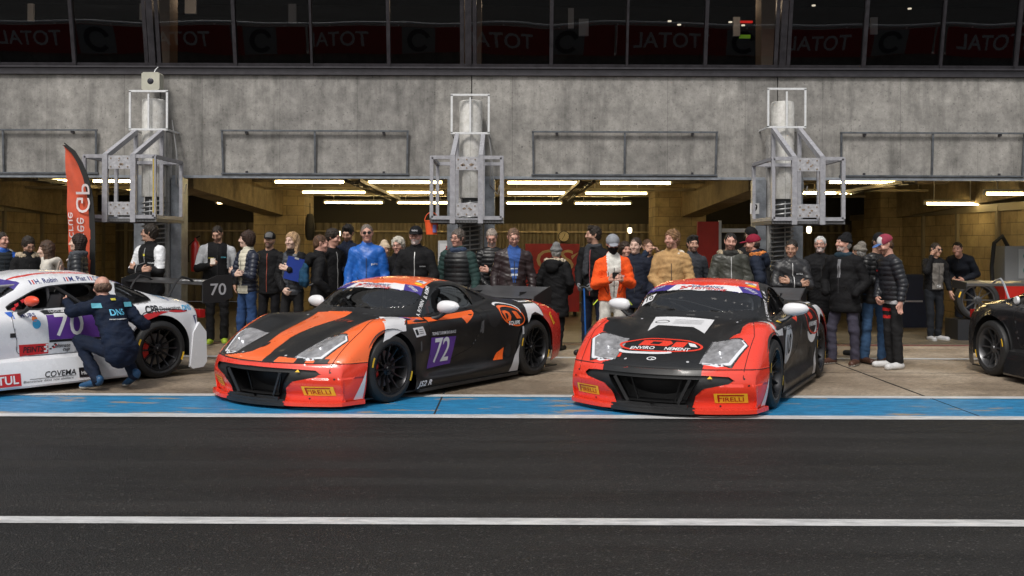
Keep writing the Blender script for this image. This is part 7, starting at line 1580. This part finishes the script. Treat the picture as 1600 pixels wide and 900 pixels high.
# ------------------------------------------------------------ things people wear and hold
def jk_bvh(o):
    j = [c for c in o.children if c.name.startswith('jacket')][0]; me = j.data
    return j, BVHTree.FromPolygons([v.co[:] for v in me.vertices], [p.vertices[:] for p in me.polygons])
def badge(o, x, z, w, word=None, m=None, back=False, h=None, bg_=None, rot=0):
    """small print on the chest or the back; x, z in the wearer's own frame"""
    j, t = jk_bvh(o); S = o['_S']; sy = 1 if back else -1; u = Vector((1, 0, 0))*(-1 if back else 1); m = m or mat('badge_white', (.55, .56, .57), .6)
    def lay(V, F, mt, off, nm):
        vs = []
        for p in V:
            q = Vector((x*S, 0, z*S))+u*(p[0]*math.cos(rot)-p[1]*math.sin(rot))+Vector((0, 0, 1))*(p[1]*math.cos(rot)+p[0]*math.sin(rot)); hit = t.ray_cast(Vector((q.x, sy*1.2, q.z)), Vector((0, -sy, 0)), 2)
            if hit[0] is None: return
            vs.append(hit[0]+Vector((0, sy*off, 0)))
        g = G(); g.add(vs, F); g.build(nm, mt, j, 0)
    if word: V, F = text_geo(word, (h or w*.32)/.72, bold=.02); ww = max(p[0] for p in V)-min(p[0] for p in V); k = w/ww; V = [(p[0]*k, p[1]) for p in V]
    else: V = [(-w/2, -(h or w*.3)/2), (w/2, -(h or w*.3)/2), (w/2, (h or w*.3)/2), (-w/2, (h or w*.3)/2)]; F = [[0, 1, 2, 3]]
    if bg_: lay([(-w*.6, -w*.25), (w*.6, -w*.25), (w*.6, w*.25), (-w*.6, w*.25)], [[0, 1, 2, 3]], bg_, .006, 'badge')
    lay(V, F, m, .011, 'badge')
BW = mat('badge_white', (.55, .56, .57), .6); BC = mat('badge_cyan', (.08, .33, .42), .6); BYE = mat('badge_yellow', (.55, .48, .05), .6); BRD = mat('badge_red', (.5, .02, .02), .6)
badge(w13, .10, 1.27, .085, 'pit', BW); badge(w16, .10, 1.27, .07, 'RACING', BW, h=.014); badge(w6, -.09, 1.30, .08, 'SPORT', BYE, h=.016); badge(w6, .09, 1.31, .08, 'COVEMA', BC, h=.022)
badge(w5, .09, 1.25, .08, 'TEAM', BW, h=.02); badge(w5, .0, 1.36, .03, None, BYE, h=.03); badge(w22, .11, 1.25, .07, 'TEAM', BW, h=.022); badge(w29, .10, 1.30, .09, 'MOTUL', BW, h=.022)
badge(w34, -.16, 1.30, .05, None, BRD, h=.018); badge(w35, -.0, 1.0, .08, 'S', BW, h=.04); badge(wk, .0, .81, .16, 'DNS', mat('badge_sky', (.10, .42, .62), .6), back=True, h=.065)
badge(wk, .0, .745, .19, 'maintenance', BW, back=True, h=.014)
for q in (-1, 1): badge(wk, q*.17, .885, .09, None, BC, back=True, h=.05)
badge(wk, 0, .945, .06, None, BYE, back=True, h=.022)
for o_ in [q for q in bpy.data.objects if q.get('category') == 'person']:
    j_ = [c for c in o_.children if c.name.startswith('jacket')]
    if not j_ or 'puffer' in str(j_) or o_ is wk: continue
    zc = [c for c in o_.children if c.name.startswith('zip')]
    for q in (-1, 1): badge(o_, q*.10, 1.06, .085, None, mat('pocket_line', (.004, .004, .004), .8), h=.008, rot=q*1.1)
    if not zc: badge(o_, .0, 1.17, .36, None, mat('placket', (.02, .02, .022), .6), h=.008, rot=math.pi/2)
def held(o, name, p, rot, build, label, cat):
    r = empty(name, world_of(o, p)); r.rotation_euler = (rot[0], rot[1], rot[2]+o.rotation_euler[2]); build(r); tag(r, label, cat); return r
def mk_phone(cas, scr):
    def f(r):
        g = G(); w, h, t = .036, .072, .0045; pts = [(sx*(w-c*.008), sz*(h-(1-c)*.008)) for sx, sz, c in ((-1, -1, 0), (-1, -1, 1), (1, -1, 1), (1, -1, 0), (1, 1, 0), (1, 1, 1), (-1, 1, 1), (-1, 1, 0))]
        pts = sorted(pts, key=lambda q: math.atan2(q[1], q[0])); g.prism(pts, -t, t, axis='y'); g.build('case', cas, r, 0)
        g = G(); g.box(-w+.004, w-.004, t, t+.0008, -h+.006, h-.006); g.build('screen', scr, r, 0); g = G(); g.box(.012, .028, -t-.0015, -t, .048, .064); g.build('camera_bump', PT, r, 0)
    return f
SCR = mat('phone_screen', (.02, .02, .025), .15); PC = mat('phone_case', (.012, .012, .014), .3); PCW = mat('phone_case_pale', (.5, .42, .36), .3)
hd = lambda J, s, d=.08: J['wr'+s]+J['hd'+s]/np.linalg.norm(J['hd'+s])*d
held(w4, 'phone', tuple(hd(J4, 'R')+np.array([0, -.02, .03])), (-.3, 0, 0), mk_phone(PCW, SCR), 'pale pink phone held up by the long-haired woman in the grey scarf', 'phone')
held(w6, 'phone', tuple(hd(J6, 'R')+np.array([0, -.01, .03])), (-.9, 0, 0), mk_phone(PCW, SCR), 'pale phone in the hand of the bulky man in race overalls', 'phone')
held(w22, 'phone', tuple((hd(J22, 'R')+hd(J22, 'L'))/2+np.array([0, .0, .035])), (-.7, 1.57, 0), mk_phone(PC, SCR), 'black phone held sideways in both hands by the racer in orange', 'phone')
held(w33, 'phone', tuple((hd(J33, 'R')+hd(J33, 'L'))/2+np.array([0, 0, .03])), (-.8, 0, 0), mk_phone(PC, SCR), 'dark phone in the hands of the bending man in blue jeans', 'phone')
held(w35, 'phone', tuple(hd(J35, 'R', .07)+np.array([.02, 0, .0])), (0, .2, 1.2), mk_phone(PC, SCR), 'phone at the ear of the man inside the right garage', 'phone')
def mk_folder(r):
    fm = mat('folder_blue', (.008, .03, .21), .35); g = G(); g.box(-.125, .125, -.009, -.005, -.16, .16); g.build('front_cover', fm, r, 0); g = G(); g.box(-.125, .125, .005, .009, -.16, .16); g.box(.125, .131, -.009, .009, -.16, .16); g.build('back_cover', fm, r, 0)
    g = G(); g.box(-.118, .12, -.004, .004, -.152, .152); g.build('papers', mat('paper', (.6, .6, .6), .7), r, 0); g = G(); g.box(-.03, .03, -.015, -.009, .14, .165); g.build('clip', ALU, r, 0)
held(w9, 'folder', (.12*S9, -.20, 1.26*S9), (.05, .25, .1), mk_folder, 'blue folder clasped against the chest of the young blonde woman', 'folder')
def mk_stick(r):
    g = G(); g.tube([(0, 0, 0), (.03, -.02, -.45), (.07, -.05, -.97*1.0)], [.013, .012, .011], 10); g.build('shaft', mat('stick_blue', (.012, .09, .32), .35), r); g = G(); g.tube([(-.07, 0, .01), (0, 0, .02), (.05, 0, .0)], .017, 8); g.build('handle', PT, r)
    g = G(); g.lathe([(0, -.975), (.018, -.975), (.016, -.93), (.011, -.93)], 12, 0, Matrix.Translation((.07, -.05, 0))); g.build('ferrule', PT, r)
held(w21, 'walking_stick', tuple((hd(J21, 'R')+hd(J21, 'L'))/2+np.array([0, -.01, 0])), (0, 0, 0), mk_stick, 'blue walking stick under the gloved hands of the tall bearded man', 'walking stick')
def mk_pack(r):
    V, F, _ = solid([P((0, 0, -.12), (0, 0, .08), .12, .10, s=(1.0, .55, 1), k=.03), P((0, .07, -.12), (0, .06, .0), .08, s=(1.2, .6, 1), k=.03)], .012); V = folds(V, F, .005, 5); npmesh('pack', V, F, clothm((.012, .05, .10), .8), None, r)
    g = G()
    for q in (-1, 1): g.tube([(q*.09, -.04, .16), (q*.10, -.16, .22), (q*.12, -.30, .10), (q*.12, -.28, -.10), (q*.10, -.05, -.2)], .016, 6)
    g.build('strap', PT, r)
bp_ = held(p10, 'backpack', (0, .19, 1.24*S10), (0, 0, 0), mk_pack, 'blue backpack on the back of the teenager in the black hooded coat', 'backpack')
bp_.scale = (.82, .8, .85)
# reflective tabs on the racer, belt on the crouching mechanic
HV = mat('tab_yellow', (.55, .70, .05), .5)
for q in (-1, 1):
    g = G(); g.bar((q*.20*S22, -.03, .93*S22), (q*.26*S22, -.02, .86*S22), .03, .012); g.build('reflective_tab', HV, w22, 0)
# camera of the man in front of the pier
g = None
# wheel being serviced in the right garage, on a low stand
o = empty('spare_wheel', (7.62, 17.0, .012)); g = G(); g.box(-.30, .42, -.2, .3, 0, .34); g.build('stand', mat('stand_black', (.010, .011, .014), .5), o, 20)
wv = wheel(o, 0, 0, style=10, rimm=RIMG); wv.location = (.05, -.1, .66); wv.rotation_euler = (0, 0, math.pi*.93); wv.scale = (1, 1, 1)
for c_ in list(wv.children):
    if c_.name.startswith('brake') or c_.name.startswith('brake_caliper'): bpy.data.objects.remove(c_)
tag(o, 'loose racing wheel with pale spokes standing on a black block in the right garage', 'wheel')
# caps with print
for o_, Hm, w_ in ((w16, H16, 'RACING'),):
    V, F = text_geo(w_, .03, bold=.02); g = G(); Hx = Matrix(Hm.tolist()); g.add([Hx @ Vector((p[0]*.75, -.094-.0*abs(p[0])+.35*p[0]**2*8, .085+p[1])) for p in V], F); g.build('cap_print', BW, o_, 0)
# ------------------------------------------------------------ every separate piece its own part
for o in list(bpy.data.objects):
    b_ = o.name.split('.')[0]
    if b_ in ('block_pier', 'cable_ladder', 'mounting_plate', 'gallery_pillar', 'gallery_lamps', 'rust_marks', 'tyre_marking', 'gallery_glints', 'end_wall', 'door_rail', 'castor', 'side_panel', 'end_plate', 'tail_light', 'intake_strut', 'ceiling_joist', 'bracket', 'rust_marks' if False else 'bracket', 'knob', 'wing_mount', 'strap', 'concrete_band') and o.type == 'MESH' and not o.children: split_loose(o)
